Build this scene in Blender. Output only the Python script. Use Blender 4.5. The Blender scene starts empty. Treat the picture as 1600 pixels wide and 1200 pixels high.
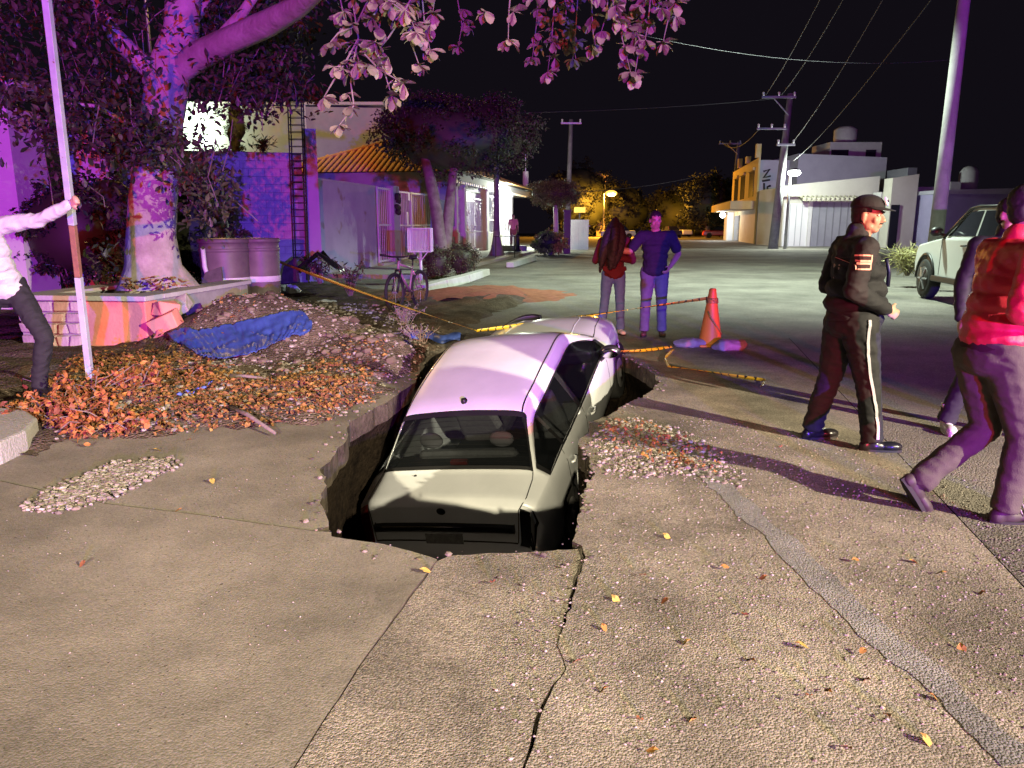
import bpy, bmesh, math, random
from mathutils import Vector, Matrix, noise

random.seed(7)
SC = bpy.context.scene
COL = SC.collection
V = Vector

# ------------------------------------------------------------------ camera, world, lights
FPX, HZ, CH = 1186.0, 352.0, 1.55
PITCH = math.atan((600 - HZ) / FPX)
CP, SP = math.cos(PITCH), math.sin(PITCH)
cam_data = bpy.data.cameras.new('camera')
cam = bpy.data.objects.new('camera', cam_data)
COL.objects.link(cam)
cam.location = (0, 0, CH)
cam.rotation_euler = (math.pi / 2 - PITCH, 0, 0)
cam_data.sensor_width = 36
cam_data.lens = 36 * FPX / 1600
cam_data.clip_start = 0.05
cam_data.clip_end = 2000
SC.camera = cam

world = bpy.data.worlds.new('World')
SC.world = world
world.use_nodes = True
wn = world.node_tree
bg = wn.nodes['Background']
sky = wn.nodes.new('ShaderNodeTexSky')
sky.sky_type = 'NISHITA'
sky.sun_disc = False
sky.sun_elevation = math.radians(-4)
sky.sun_rotation = math.radians(200)
mixc = wn.nodes.new('ShaderNodeMix')
mixc.data_type = 'RGBA'
mixc.inputs[0].default_value = 0.985
mixc.inputs[7].default_value = (0.0048, 0.0038, 0.0062, 1)
wn.links.new(sky.outputs[0], mixc.inputs[6])
wn.links.new(mixc.outputs[2], bg.inputs[0])
bg.inputs[1].default_value = 1.0

SC.view_settings.view_transform = 'Standard'
SC.view_settings.look = 'None'
SC.view_settings.exposure = 0.10
SC.view_settings.gamma = 1.0
SC.render.engine = 'CYCLES'
SC.cycles.use_denoising = True
SC.cycles.max_bounces = 5
SC.cycles.transparent_max_bounces = 10
SC.cycles.sample_clamp_indirect = 4.0
SC.cycles.caustics_reflective = False
SC.cycles.caustics_refractive = False

def lamp(name, loc, color, watts, radius=0.1, target=None, cone=None, blend=0.5):
    d = bpy.data.lights.new(name, 'SPOT' if cone else 'POINT')
    d.color = color
    d.energy = watts
    d.shadow_soft_size = radius
    if cone:
        d.spot_size = math.radians(cone)
        d.spot_blend = blend
    o = bpy.data.objects.new(name, d)
    COL.objects.link(o)
    o.location = loc
    if target is not None:
        o.rotation_euler = (V(target) - V(loc)).to_track_quat('-Z', 'Y').to_euler()
    return o

# moonlight (very weak sun)
sd = bpy.data.lights.new('moon', 'SUN')
sd.energy = 0.006
sd.angle = math.radians(0.5)
so = bpy.data.objects.new('moon', sd)
COL.objects.link(so)
so.rotation_euler = (math.radians(40), 0, math.radians(30))
# unseen street lantern behind the photographer, kept as weak ambience
lamp('ambience_lantern_light', (-1.5, -5.0, 7.5), (1.0, 0.80, 0.55), 260, 0.18)
# floodlight of the emergency vehicle behind the photographer
lamp('scene_floodlight', (-1.8, -12.5, 4.6), (1.0, 0.86, 0.56), 20500, 0.16, (-1.6, 1.7, 0), 28, 0.9)
# vehicle work light off to the right, gives the long leg shadows
lamp('work_light', (11.0, -4.2, 4.9), (1.0, 0.87, 0.60), 25000, 0.10, (1.9, 3.0, 0), 40, 0.75)
# roof light bar of the emergency vehicle behind the photographer
lamp('beacon_red', (3.0, -20.0, 2.05), (1.0, 0.035, 0.12), 27000, 0.09, (-4.5, 15, 3.0), 74, 0.7)
lamp('beacon_blue', (6.4, -20.0, 2.05), (0.17, 0.05, 1.0), 54000, 0.09, (-4.0, 15, 3.0), 78, 0.7)

# ------------------------------------------------------------------ geometry of the place
def ray(u, v):
    a, b = (u - 800) / FPX, (600 - v) / FPX
    return V((a, CP + b * SP, -SP + b * CP))
def G(u, v, z=0.0):
    r = ray(u, v)
    return V((0, 0, CH)) + r * ((z - CH) / r.z)
def D(u, v, y):
    r = ray(u, v)
    return V((0, 0, CH)) + r * (y / r.y)

# ------------------------------------------------------------------ materials
MATS = {}
def mat(name, col, col2=None, scale=4.0, detail=6, rough=0.75, bump=0.0, bscale=60.0, metal=0.0,
        vor=0.0, vscale=50.0, island=None, spec=0.4, emit=None, estr=0.0, coat=0.0, spot=None, sheen=0.0):
    if name in MATS:
        return MATS[name]
    m = bpy.data.materials.new(name)
    m.use_nodes = True
    nt = m.node_tree
    N, L = nt.nodes, nt.links
    b = N['Principled BSDF']
    b.inputs['Roughness'].default_value = rough
    b.inputs['Metallic'].default_value = metal
    b.inputs['Specular IOR Level'].default_value = spec
    b.inputs['Coat Weight'].default_value = coat
    b.inputs['Coat Roughness'].default_value = 0.06
    if sheen:
        b.inputs['Sheen Weight'].default_value = sheen
    tc = N.new('ShaderNodeTexCoord')
    c4 = tuple(col) + (1,)
    b.inputs['Base Color'].default_value = c4
    out = None
    if col2 is not None:
        t = N.new('ShaderNodeTexNoise')
        t.inputs['Scale'].default_value = scale
        t.inputs['Detail'].default_value = detail
        t.inputs['Roughness'].default_value = 0.65
        L.new(tc.outputs['Object'], t.inputs['Vector'])
        r = N.new('ShaderNodeValToRGB')
        r.color_ramp.elements[0].position = 0.36
        r.color_ramp.elements[1].position = 0.66
        r.color_ramp.elements[0].color = c4
        r.color_ramp.elements[1].color = tuple(col2) + (1,)
        L.new(t.outputs['Fac'], r.inputs['Fac'])
        out = r.outputs['Color']
    if island:
        g = N.new('ShaderNodeNewGeometry')
        r = N.new('ShaderNodeValToRGB')
        e = r.color_ramp.elements
        n = len(island)
        while len(e) < n:
            e.new(0.5)
        for i, c in enumerate(island):
            e[i].position = i / max(1, n - 1)
            e[i].color = tuple(c) + (1,)
        L.new(g.outputs['Random Per Island'], r.inputs['Fac'])
        out = r.outputs['Color']
    hgt = None
    if vor > 0:
        vv = N.new('ShaderNodeTexVoronoi')
        vv.inputs['Scale'].default_value = vscale
        L.new(tc.outputs['Object'], vv.inputs['Vector'])
        bw = N.new('ShaderNodeRGBToBW')
        L.new(vv.outputs['Color'], bw.inputs[0])
        mr = N.new('ShaderNodeMapRange')
        mr.inputs['To Min'].default_value = 1.0 - vor
        mr.inputs['To Max'].default_value = 1.0 + vor * 0.7
        L.new(bw.outputs[0], mr.inputs['Value'])
        mx = N.new('ShaderNodeMix')
        mx.data_type = 'RGBA'
        mx.blend_type = 'MULTIPLY'
        mx.inputs[0].default_value = 1.0
        if out is not None:
            L.new(out, mx.inputs[6])
        else:
            mx.inputs[6].default_value = c4
        L.new(mr.outputs[0], mx.inputs[7])
        out = mx.outputs[2]
        hgt = vv.outputs['Distance']
    if spot:
        t2 = N.new('ShaderNodeTexNoise')
        t2.inputs['Scale'].default_value = spot[0]
        t2.inputs['Detail'].default_value = 2
        L.new(tc.outputs['Object'], t2.inputs['Vector'])
        r2 = N.new('ShaderNodeValToRGB')
        r2.color_ramp.elements[0].position = spot[1]
        r2.color_ramp.elements[1].position = spot[1] + 0.06
        r2.color_ramp.elements[0].color = (0, 0, 0, 1)
        r2.color_ramp.elements[1].color = (1, 1, 1, 1)
        L.new(t2.outputs['Fac'], r2.inputs['Fac'])
        mx = N.new('ShaderNodeMix')
        mx.data_type = 'RGBA'
        L.new(r2.outputs['Color'], mx.inputs[0])
        if out is not None:
            L.new(out, mx.inputs[6])
        else:
            mx.inputs[6].default_value = c4
        mx.inputs[7].default_value = tuple(spot[2]) + (1,)
        out = mx.outputs[2]
    if out is not None:
        L.new(out, b.inputs['Base Color'])
    if bump > 0:
        t3 = N.new('ShaderNodeTexNoise')
        t3.inputs['Scale'].default_value = bscale
        t3.inputs['Detail'].default_value = 5
        L.new(tc.outputs['Object'], t3.inputs['Vector'])
        bp = N.new('ShaderNodeBump')
        bp.inputs['Strength'].default_value = bump
        bp.inputs['Distance'].default_value = 0.02
        src = t3.outputs['Fac']
        if hgt is not None:
            ad = N.new('ShaderNodeMath')
            ad.operation = 'SUBTRACT'
            L.new(t3.outputs['Fac'], ad.inputs[0])
            L.new(hgt, ad.inputs[1])
            src = ad.outputs[0]
        L.new(src, bp.inputs['Height'])
        L.new(bp.outputs['Normal'], b.inputs['Normal'])
    if emit is not None:
        b.inputs['Emission Color'].default_value = tuple(emit) + (1,)
        b.inputs['Emission Strength'].default_value = estr
    MATS[name] = m
    return m

def glass_mat(name, tint, mixf=0.55):
    if name in MATS:
        return MATS[name]
    m = bpy.data.materials.new(name)
    m.use_nodes = True
    nt = m.node_tree
    N, L = nt.nodes, nt.links
    b = N['Principled BSDF']
    b.inputs['Base Color'].default_value = (0.012, 0.014, 0.016, 1)
    b.inputs['Roughness'].default_value = 0.06
    t = N.new('ShaderNodeBsdfTransparent')
    t.inputs[0].default_value = tuple(tint) + (1,)
    mx = N.new('ShaderNodeMixShader')
    mx.inputs[0].default_value = mixf
    L.new(t.outputs[0], mx.inputs[1])
    L.new(b.outputs[0], mx.inputs[2])
    L.new(mx.outputs[0], N['Material Output'].inputs[0])
    MATS[name] = m
    return m

concrete = mat('concrete_apron', (0.145, 0.13, 0.105), (0.32, 0.285, 0.235), 0.75, 11, 0.9, 0.16, 100, vor=0.26, vscale=130, spec=0.2,
               spot=(55, 0.66, (0.07, 0.06, 0.05)))
aggregate = mat('aggregate_road', (0.145, 0.13, 0.105), (0.35, 0.31, 0.25), 1.3, 12, 0.9, 0.30, 110, vor=0.6, vscale=135, spec=0.15)
asphalt = mat('street_surface', (0.13, 0.12, 0.105), (0.27, 0.25, 0.215), 0.5, 11, 0.88, 0.45, 70, vor=0.4, vscale=90, spec=0.12)
smooth_conc = mat('repair_concrete', (0.14, 0.138, 0.13), (0.285, 0.275, 0.26), 1.8, 11, 0.85, 0.35, 80, vor=0.35, vscale=120, spec=0.2)
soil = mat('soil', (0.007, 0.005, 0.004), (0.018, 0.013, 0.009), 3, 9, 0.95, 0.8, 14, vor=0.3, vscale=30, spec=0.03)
dirt = mat('dirt', (0.08, 0.06, 0.045), (0.17, 0.135, 0.10), 2.2, 9, 0.95, 0.8, 22, vor=0.3, vscale=40, spec=0.05)
darkgrass = mat('dark_turf', (0.035, 0.03, 0.018), (0.07, 0.06, 0.035), 4, 8, 0.95, 0.8, 40)
white_paint = mat('white_paint', (0.72, 0.72, 0.70), None, rough=0.5)
black = mat('black_plastic', (0.012, 0.012, 0.013), None, rough=0.45)
rubber = mat('rubber', (0.02, 0.02, 0.02), None, rough=0.8)
steel = mat('grey_steel', (0.35, 0.35, 0.36), None, rough=0.4, metal=0.7)
dark_iron = mat('dark_iron', (0.03, 0.028, 0.03), (0.06, 0.045, 0.035), 9, rough=0.6)
concrete_pole = mat('pole_concrete', (0.16, 0.155, 0.15), (0.24, 0.235, 0.225), 2, 8, 0.9, 0.3, 30)
plaster_white = mat('white_plaster', (0.58, 0.57, 0.55), (0.66, 0.65, 0.62), 1.2, 7, 0.85, 0.15, 30)
plaster_grey = mat('grey_plaster', (0.36, 0.36, 0.37), (0.44, 0.44, 0.44), 1.0, 8, 0.85, 0.2, 25)
bark = mat('bark', (0.28, 0.24, 0.20), (0.44, 0.39, 0.34), 3.5, 9, 0.9, 0.7, 16)
bark2 = mat('bark_dark', (0.13, 0.10, 0.09), (0.22, 0.18, 0.16), 5, 9, 0.9, 0.6, 20)
leaf_tree = mat('tree_leaf', (0.07, 0.09, 0.04), rough=0.5, island=[(0.02, 0.026, 0.012), (0.045, 0.052, 0.024), (0.09, 0.085, 0.05), (0.03, 0.038, 0.016), (0.06, 0.06, 0.03)])
leaf_hang = mat('hanging_leaf', (0.13, 0.125, 0.08), rough=0.55, col2=(0.26, 0.22, 0.14), scale=3.0)
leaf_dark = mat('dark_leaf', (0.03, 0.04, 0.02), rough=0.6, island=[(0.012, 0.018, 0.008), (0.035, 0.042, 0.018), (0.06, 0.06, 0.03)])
leaf_topiary = mat('topiary_leaf', (0.08, 0.10, 0.03), rough=0.6, island=[(0.06, 0.08, 0.02), (0.12, 0.14, 0.04), (0.16, 0.18, 0.06)])
leaf_bright = mat('bright_shrub_leaf', (0.2, 0.3, 0.05), rough=0.6, island=[(0.14, 0.24, 0.03), (0.26, 0.36, 0.06), (0.36, 0.44, 0.10)])
leaf_dry = mat('dry_leaf', (0.3, 0.12, 0.03), rough=0.8, island=[(0.10, 0.04, 0.02), (0.22, 0.10, 0.03), (0.34, 0.18, 0.05), (0.08, 0.045, 0.025), (0.30, 0.13, 0.04), (0.16, 0.06, 0.03)])
leaf_pile = mat('pile_leaf', (0.3, 0.12, 0.03), rough=0.7, island=[(0.14, 0.045, 0.025), (0.34, 0.12, 0.035), (0.24, 0.07, 0.03), (0.42, 0.18, 0.05), (0.10, 0.04, 0.02)])
pebble = mat('pebble', (0.3, 0.3, 0.3), rough=0.8, island=[(0.10, 0.085, 0.07), (0.20, 0.175, 0.15), (0.34, 0.31, 0.28), (0.14, 0.115, 0.09), (0.24, 0.20, 0.16)])

shaded_edge = mat('shaded_slab_edge', (0.035, 0.029, 0.023), (0.085, 0.07, 0.055), 7, 8, 0.95, 0.8, 30, spec=0.03)  # slab sides darkened, the pit's shade is put into their colour

# ------------------------------------------------------------------ mesh builder
class MB:
    def __init__(s):
        s.v, s.f = [], []
    def add(s, vs, fs):
        o = len(s.v)
        s.v += [tuple(p) for p in vs]
        s.f += [tuple(i + o for i in f) for f in fs]
        return s
    def box(s, c, size, rot=None):
        hx, hy, hz = size[0] / 2, size[1] / 2, size[2] / 2
        vs = [V((x, y, z)) for x in (-hx, hx) for y in (-hy, hy) for z in (-hz, hz)]
        if rot is not None:
            vs = [rot @ p for p in vs]
        vs = [p + V(c) for p in vs]
        return s.add(vs, [(0, 1, 3, 2), (4, 6, 7, 5), (0, 4, 5, 1), (2, 3, 7, 6), (0, 2, 6, 4), (1, 5, 7, 3)])
    def hexa(s, b, t):
        """box from 4 bottom and 4 top points"""
        return s.add(list(b) + list(t), [(3, 2, 1, 0), (4, 5, 6, 7), (0, 1, 5, 4), (1, 2, 6, 5), (2, 3, 7, 6), (3, 0, 4, 7)])
    def tube(s, pts, rad, n=8, caps=True, flat=None):
        pts = [V(p) for p in pts]
        if not hasattr(rad, '__len__'):
            rad = [rad] * len(pts)
        vs, fs = [], []
        prev = None
        for i, p in enumerate(pts):
            d = (pts[min(i + 1, len(pts) - 1)] - pts[max(i - 1, 0)])
            if d.length < 1e-9:
                d = V((0, 0, 1))
            d.normalize()
            if prev is None:
                a = V((0, 0, 1)) if abs(d.z) < 0.9 else V((1, 0, 0))
                x = d.cross(a).normalized()
            else:
                x = (prev - d * prev.dot(d)).normalized()
            prev = x
            y = d.cross(x)
            for k in range(n):
                an = 2 * math.pi * (k + 0.5) / n
                vs.append(p + (x * math.cos(an) + y * math.sin(an)) * rad[i])
        for i in range(len(pts) - 1):
            for k in range(n):
                fs.append((i * n + k, i * n + (k + 1) % n, (i + 1) * n + (k + 1) % n, (i + 1) * n + k))
        if caps:
            fs.append(tuple(range(n))[::-1])
            fs.append(tuple((len(pts) - 1) * n + k for k in range(n)))
        return s.add(vs, fs)
    def ball(s, c, r, nu=12, nv=8, rot=None):
        if not hasattr(r, '__len__'):
            r = (r, r, r)
        vs = [V((0, 0, r[2]))]
        for j in range(1, nv):
            a = math.pi * j / nv
            for i in range(nu):
                b = 2 * math.pi * i / nu
                vs.append(V((r[0] * math.sin(a) * math.cos(b), r[1] * math.sin(a) * math.sin(b), r[2] * math.cos(a))))
        vs.append(V((0, 0, -r[2])))
        if rot is not None:
            vs = [rot @ p for p in vs]
        vs = [p + V(c) for p in vs]
        fs = [(0, 1 + i, 1 + (i + 1) % nu) for i in range(nu)]
        for j in range(nv - 2):
            for i in range(nu):
                a, b = 1 + j * nu + i, 1 + j * nu + (i + 1) % nu
                fs.append((a, a + nu, b + nu, b))
        l = len(vs) - 1
        fs += [(l, 1 + (nv - 2) * nu + (i + 1) % nu, 1 + (nv - 2) * nu + i) for i in range(nu)]
        return s.add(vs, fs)
    def cone(s, p0, r0, p1, r1, n=10):
        """closed round cone"""
        s.tube([p0, p1], [r0, r1], n)
        s.ball(p0, r0, n, 6)
        s.ball(p1, r1, n, 6)
        return s
    def lathe(s, prof, n=24, c=(0, 0, 0)):
        vs, fs = [], []
        for r, z in prof:
            for k in range(n):
                a = 2 * math.pi * k / n
                vs.append(V((r * math.cos(a), r * math.sin(a), z)) + V(c))
        for i in range(len(prof) - 1):
            for k in range(n):
                fs.append((i * n + k, i * n + (k + 1) % n, (i + 1) * n + (k + 1) % n, (i + 1) * n + k))
        fs.append(tuple(range(n))[::-1])
        fs.append(tuple((len(prof) - 1) * n + k for k in range(n)))
        return s.add(vs, fs)
    def prism(s, poly, z0, z1):
        n = len(poly)
        b = [V((p[0], p[1], z0)) for p in poly]
        t = [V((p[0], p[1], z1)) for p in poly]
        fs = [tuple(range(n))[::-1], tuple(range(n, 2 * n))]
        fs += [(i, (i + 1) % n, n + (i + 1) % n, n + i) for i in range(n)]
        return s.add(b + t, fs)
    def mesh(s, name, m, smooth=False, tri=False):
        me = bpy.data.meshes.new(name)
        me.from_pydata(s.v, [], s.f)
        if tri:
            bm = bmesh.new()
            bm.from_mesh(me)
            bmesh.ops.triangulate(bm, faces=bm.faces[:])
            bmesh.ops.recalc_face_normals(bm, faces=bm.faces[:])
            bm.to_mesh(me)
            bm.free()
        if smooth:
            me.polygons.foreach_set('use_smooth', [True] * len(me.polygons))
        if m is not None:
            me.materials.append(m)
        me.update()
        return me
    def build(s, name, m, parent=None, smooth=False, tri=False, bevel=0.0, loc=None):
        o = bpy.data.objects.new(name, s.mesh(name, m, smooth, tri))
        COL.objects.link(o)
        if parent is not None:
            o.parent = parent
        if loc is not None:
            o.location = loc
        if bevel:
            md = o.modifiers.new('bevel', 'BEVEL')
            md.width = bevel
            md.segments = 2
            md.limit_method = 'ANGLE'
        return o

def obj(name, me, parent=None, loc=None):
    o = bpy.data.objects.new(name, me)
    COL.objects.link(o)
    if parent is not None:
        o.parent = parent
    if loc is not None:
        o.location = loc
    return o
def tag(o, label=None, cat=None, group=None, kind=None):
    if label: o['label'] = label
    if cat: o['category'] = cat
    if group: o['group'] = group
    if kind: o['kind'] = kind
    return o
def thing(name, label, cat, loc=(0, 0, 0), rz=0.0, group=None):
    o = bpy.data.objects.new(name, None)
    COL.objects.link(o)
    o.location = loc
    o.rotation_euler = (0, 0, rz)
    o.empty_display_size = 0.1
    return tag(o, label, cat, group)
def rotz(a):
    return Matrix.Rotation(a, 3, 'Z')
def smooth01(t):
    t = max(0.0, min(1.0, t))
    return t * t * (3 - 2 * t)
def inpoly(x, y, poly):
    c = False
    j = len(poly) - 1
    for i in range(len(poly)):
        xi, yi = poly[i][0], poly[i][1]
        xj, yj = poly[j][0], poly[j][1]
        if (yi > y) != (yj > y) and x < (xj - xi) * (y - yi) / (yj - yi) + xi:
            c = not c
        j = i
    return c
def dseg(x, y, poly):
    best = 1e9
    j = len(poly) - 1
    for i in range(len(poly)):
        ax, ay = poly[j][0], poly[j][1]
        bx, by = poly[i][0], poly[i][1]
        dx, dy = bx - ax, by - ay
        l = dx * dx + dy * dy
        t = 0 if l == 0 else max(0, min(1, ((x - ax) * dx + (y - ay) * dy) / l))
        d = math.hypot(x - ax - t * dx, y - ay - t * dy)
        best = min(best, d)
        j = i
    return best
def rough_line(pts, step=0.06, amp=0.03, seed=0.0, keep=None):
    """subdivide a polyline in xy and jitter it"""
    out = []
    for i in range(len(pts) - 1):
        a, b = V(pts[i]), V(pts[i + 1])
        n = max(1, int((b - a).length / step))
        am = amp if not hasattr(amp, '__len__') else amp[i]
        for k in range(n):
            p = a.lerp(b, k / n)
            if not (i == 0 and k == 0):
                q = V((p.x * 3, p.y * 3, seed))
                w = noise.noise_vector(q) * am * 1.6 + noise.noise_vector(q * 4.3) * am * 0.9
                p = p + V((w.x, w.y, 0))
            out.append(p)
    out.append(V(pts[-1]))
    return out

# ------------------------------------------------------------------ ground with the sinkhole
GP = lambda l: [G(u, v) for u, v in l]
nearL, nearM, nearR = G(518, 838), G(683, 874), G(910, 853)
far_pt = V((0.55, 9.85, 0))
e_near1 = rough_line([nearL, G(600, 850), nearM], 0.05, 0.008, 1)            # clean slab edge
e_near2 = rough_line([nearM, G(700, 866), G(800, 862), nearR], 0.04, 0.02, 2)
e_right = rough_line(GP([(910, 853), (906, 832), (900, 800), (924, 745), (908, 692), (916, 662), (962, 640), (1006, 622), (1027, 598),
                         (1022, 582), (1000, 570), (972, 559)]) + [V((1.35, 9.3, 0)), far_pt], 0.05, 0.035, 3)
e_left = rough_line([far_pt, V((-0.3, 9.95, 0))] + GP([(708, 540), (672, 560), (645, 598), (604, 628), (548, 660), (540, 688), (516, 714),
                         (500, 733), (513, 757), (504, 785), (514, 806), (518, 838)]), 0.07, 0.02, 4)
HOLE = e_near1[:-1] + e_near2[:-1] + e_right[:-1] + e_left[:-1]
SD = V((0.182, 0.983, 0))          # direction of the street
JC = lambda y: 2.97 + (y - 6.4) * 0.22
jointA = rough_line([nearM, G(662, 905), G(640, 932), G(560, 1045), G(460, 1200), V((-1.05, 0.4, 0)), V((-2.2, -3, 0))], 0.08, 0.004, 5)
crackB = rough_line([nearR, G(916, 870), G(896, 920), G(880, 960), G(876, 1010), G(890, 1045), G(845, 1110), G(825, 1200), V((0.02, 0.6, 0)), V((0.1, -3, 0))], 0.05, 0.014, 6)
TOPY = 10.6
def slab(name, poly, m, sag=0.0, top=0.0, gap=0.0):
    mb = MB()
    mb.prism(poly, -0.17, top)
    if sag:
        n = len(poly)
        for i in range(n):
            x, y, z = mb.v[n + i]
            d = min((V((x, y, 0)) - p).length for p in e_near2)
            mb.v[n + i] = (x, y, z - sag * (1 - smooth01(d / 1.4)))
    o = mb.build(name, m, tri=True)
    o.data.materials.append(shaded_edge)
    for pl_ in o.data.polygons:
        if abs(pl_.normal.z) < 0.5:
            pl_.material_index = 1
    tag(o, kind='structure')
    return o
def off(line, dx):
    return [V((p.x + dx, p.y, 0)) for p in line]
apron = off(jointA[::-1], -0.003)[:-1] + e_near1[::-1][:-1] + e_left[::-1] + [V((0.52, TOPY, 0)), V((-9, TOPY, 0)), V((-9, -3, 0))]
# transverse joint in the apron: split into two slabs along the line (0,752)-(165,787)-(520,832)
jt = rough_line([V((-9, 5.05, 0)), G(0, 752), G(165, 787), G(340, 808), G(518, 834)], 0.1, 0.004, 8)
k_left = min(range(len(e_left)), key=lambda i: (e_left[i] - jt[-1]).length)
jt[-1] = e_left[k_left].copy()
apron_near = off(jointA[::-1], -0.003)[:-1] + e_near1[::-1] + e_left[::-1][1:len(e_left) - k_left] + off(jt[::-1], 0)[1:] + [V((-9, -3, 0))]
apron_near = [p for i, p in enumerate(apron_near) if i == 0 or (p - apron_near[i - 1]).length > 1e-4]
jt2 = [p + V((0, 0.012, 0)) for p in jt]
apron_far = jt2[:-1] + e_left[:k_left][::-1] + [V((0.52, TOPY, 0)), V((-9, TOPY, 0))]
slab('concrete_apron', apron_near, concrete)
slab('concrete_apron_behind', apron_far, concrete, top=-0.003)
strip = [p + V((0.002, 0, 0)) for p in jointA[::-1]][:-1] + e_near2 + [V((p.x - 0.009 - 0.012 * noise.noise(p * 2.5), p.y, 0)) for p in crackB[1:]]
slab('road_patch', strip, aggregate, sag=0.010)
road = crackB[::-1][:-1] + e_right + [V((0.52, TOPY, 0)), V((JC(TOPY), TOPY, 0)), V((JC(-3), -3, 0))]
slab('road_slab', road, aggregate)
# street all around
st = MB()
B = 150
st.add([(-B, -60, 0), (-9.01, -60, 0), (-9.01, B, 0), (-B, B, 0)], [(0, 1, 2, 3)])
st.add([(JC(-3) + 0.012, -3, 0), (B, -3, 0), (B, B, 0), (JC(TOPY) + 0.012, B, 0), (JC(TOPY) + 0.012, TOPY, 0)], [(0, 1, 2, 3, 4)])
st.add([(-9.01, -60, 0), (B, -60, 0), (B, -3.01, 0), (-9.01, -3.01, 0)], [(0, 1, 2, 3)])
st.add([(-9.01, TOPY + 0.01, 0), (JC(TOPY) + 0.012, TOPY + 0.01, 0), (JC(TOPY) + 0.012, B, 0), (-9.01, B, 0)], [(0, 1, 2, 3)])
st.v = [(x, y, z - 0.004) for x, y, z in st.v]
tag(st.build('street', asphalt, tri=True), kind='structure')
# bed under the joints and the pit
cx = sum(p.x for p in HOLE) / len(HOLE)
cy = sum(p.y for p in HOLE) / len(HOLE)
def floor_z(y):
    return max(-1.95, min(-0.35, -1.42 + (y - 6.85) * 0.36))
rings = []
for lev in range(9):
    f = lev / 8
    ring = []
    for p in HOLE:
        d = V((p.x - cx, p.y - cy, 0))
        dn = d.normalized()
        zb = floor_z(p.y) - 0.05
        z = -0.165 + (zb + 0.165) * f
        o_ = 0.02 + 0.16 * math.sin(f * 2.2) if lev else 0.0
        o_ += (0.10 * noise.noise(V((p.x * 2.5, p.y * 2.5, z * 3))) + 0.05 * noise.noise(V((p.x * 9, p.y * 9, z * 9)))) if lev else 0
        if f > 0.7:
            o_ -= (f - 0.7) * 0.5
        ring.append(V((p.x, p.y, z)) + dn * o_)
    rings.append(ring)
pit = MB()
n = len(HOLE)
for r in rings:
    pit.v += [tuple(p) for p in r]
for i in range(8):
    for k in range(n):
        pit.f.append((i * n + k, (i + 1) * n + k, (i + 1) * n + (k + 1) % n, i * n + (k + 1) % n))
# pit floor: inner rings towards the axis
base = 8 * n
for s_ in (0.66, 0.33):
    o0 = len(pit.v)
    for p in rings[-1]:
        ax = V((cx + (p.y - cy) * 0.12, p.y * s_ + cy * (1 - s_), 0))
        x = ax.x + (p.x - ax.x) * s_
        y = ax.y
        pit.v.append((x, y, floor_z(y) + 0.12 * noise.noise(V((x * 3, y * 3, 1)))))
    for k in range(n):
        pit.f.append((base + k, o0 + k, o0 + (k + 1) % n, base + (k + 1) % n))
    base = o0
pit.v.append((cx, cy, floor_z(cy)))
for k in range(n):
    pit.f.append((base + k, len(pit.v) - 1, base + (k + 1) % n))
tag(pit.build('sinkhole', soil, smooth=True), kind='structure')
bed = MB()
ring_o = []
for p in rings[0]:
    ring_o.append(V((p.x, p.y, -0.166)))
ob = [V((cx, cy, 0)) + (p - V((cx, cy, p.z))).normalized() * 14 for p in ring_o]
m_ = len(ring_o)
bed.v = [tuple(p) for p in ring_o] + [(p.x, p.y, -0.172) for p in ob]
bed.f = [(k, m_ + k, m_ + (k + 1) % m_, (k + 1) % m_) for k in range(m_)]
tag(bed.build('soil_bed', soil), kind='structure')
# smooth filled seam running down the road
seam = []
for u, v, w in [(1058, 692, 20), (1105, 738, 26), (1150, 780, 32), (1215, 838, 36), (1285, 905, 42), (1345, 965, 48), (1440, 1042, 52), (1520, 1120, 50), (1600, 1195, 52)]:
    seam.append((G(u - w * .58, v + 4), G(u + w * 0.42, v - 4)))
sm = MB()
fine = []
for i in range(len(seam) - 1):
    for k in range(14):
        fine.append((seam[i][0].lerp(seam[i + 1][0], k / 14), seam[i][1].lerp(seam[i + 1][1], k / 14)))
seam = fine + [seam[-1]]
for a, b in seam:
    ja = .035 * noise.noise(a * 4) + .02 * noise.noise(a * 17)
    jb = .035 * noise.noise(b * 4 + V((5, 0, 0))) + .02 * noise.noise(b * 17)
    sm.v.append((a.x + ja, a.y, 0.003))
    sm.v.append((b.x + jb, b.y, 0.003))
for i in range(len(seam) - 1):
    sm.f.append((2 * i, 2 * i + 1, 2 * i + 3, 2 * i + 2))
tag(sm.build('filled_seam', smooth_conc), kind='structure')

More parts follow.
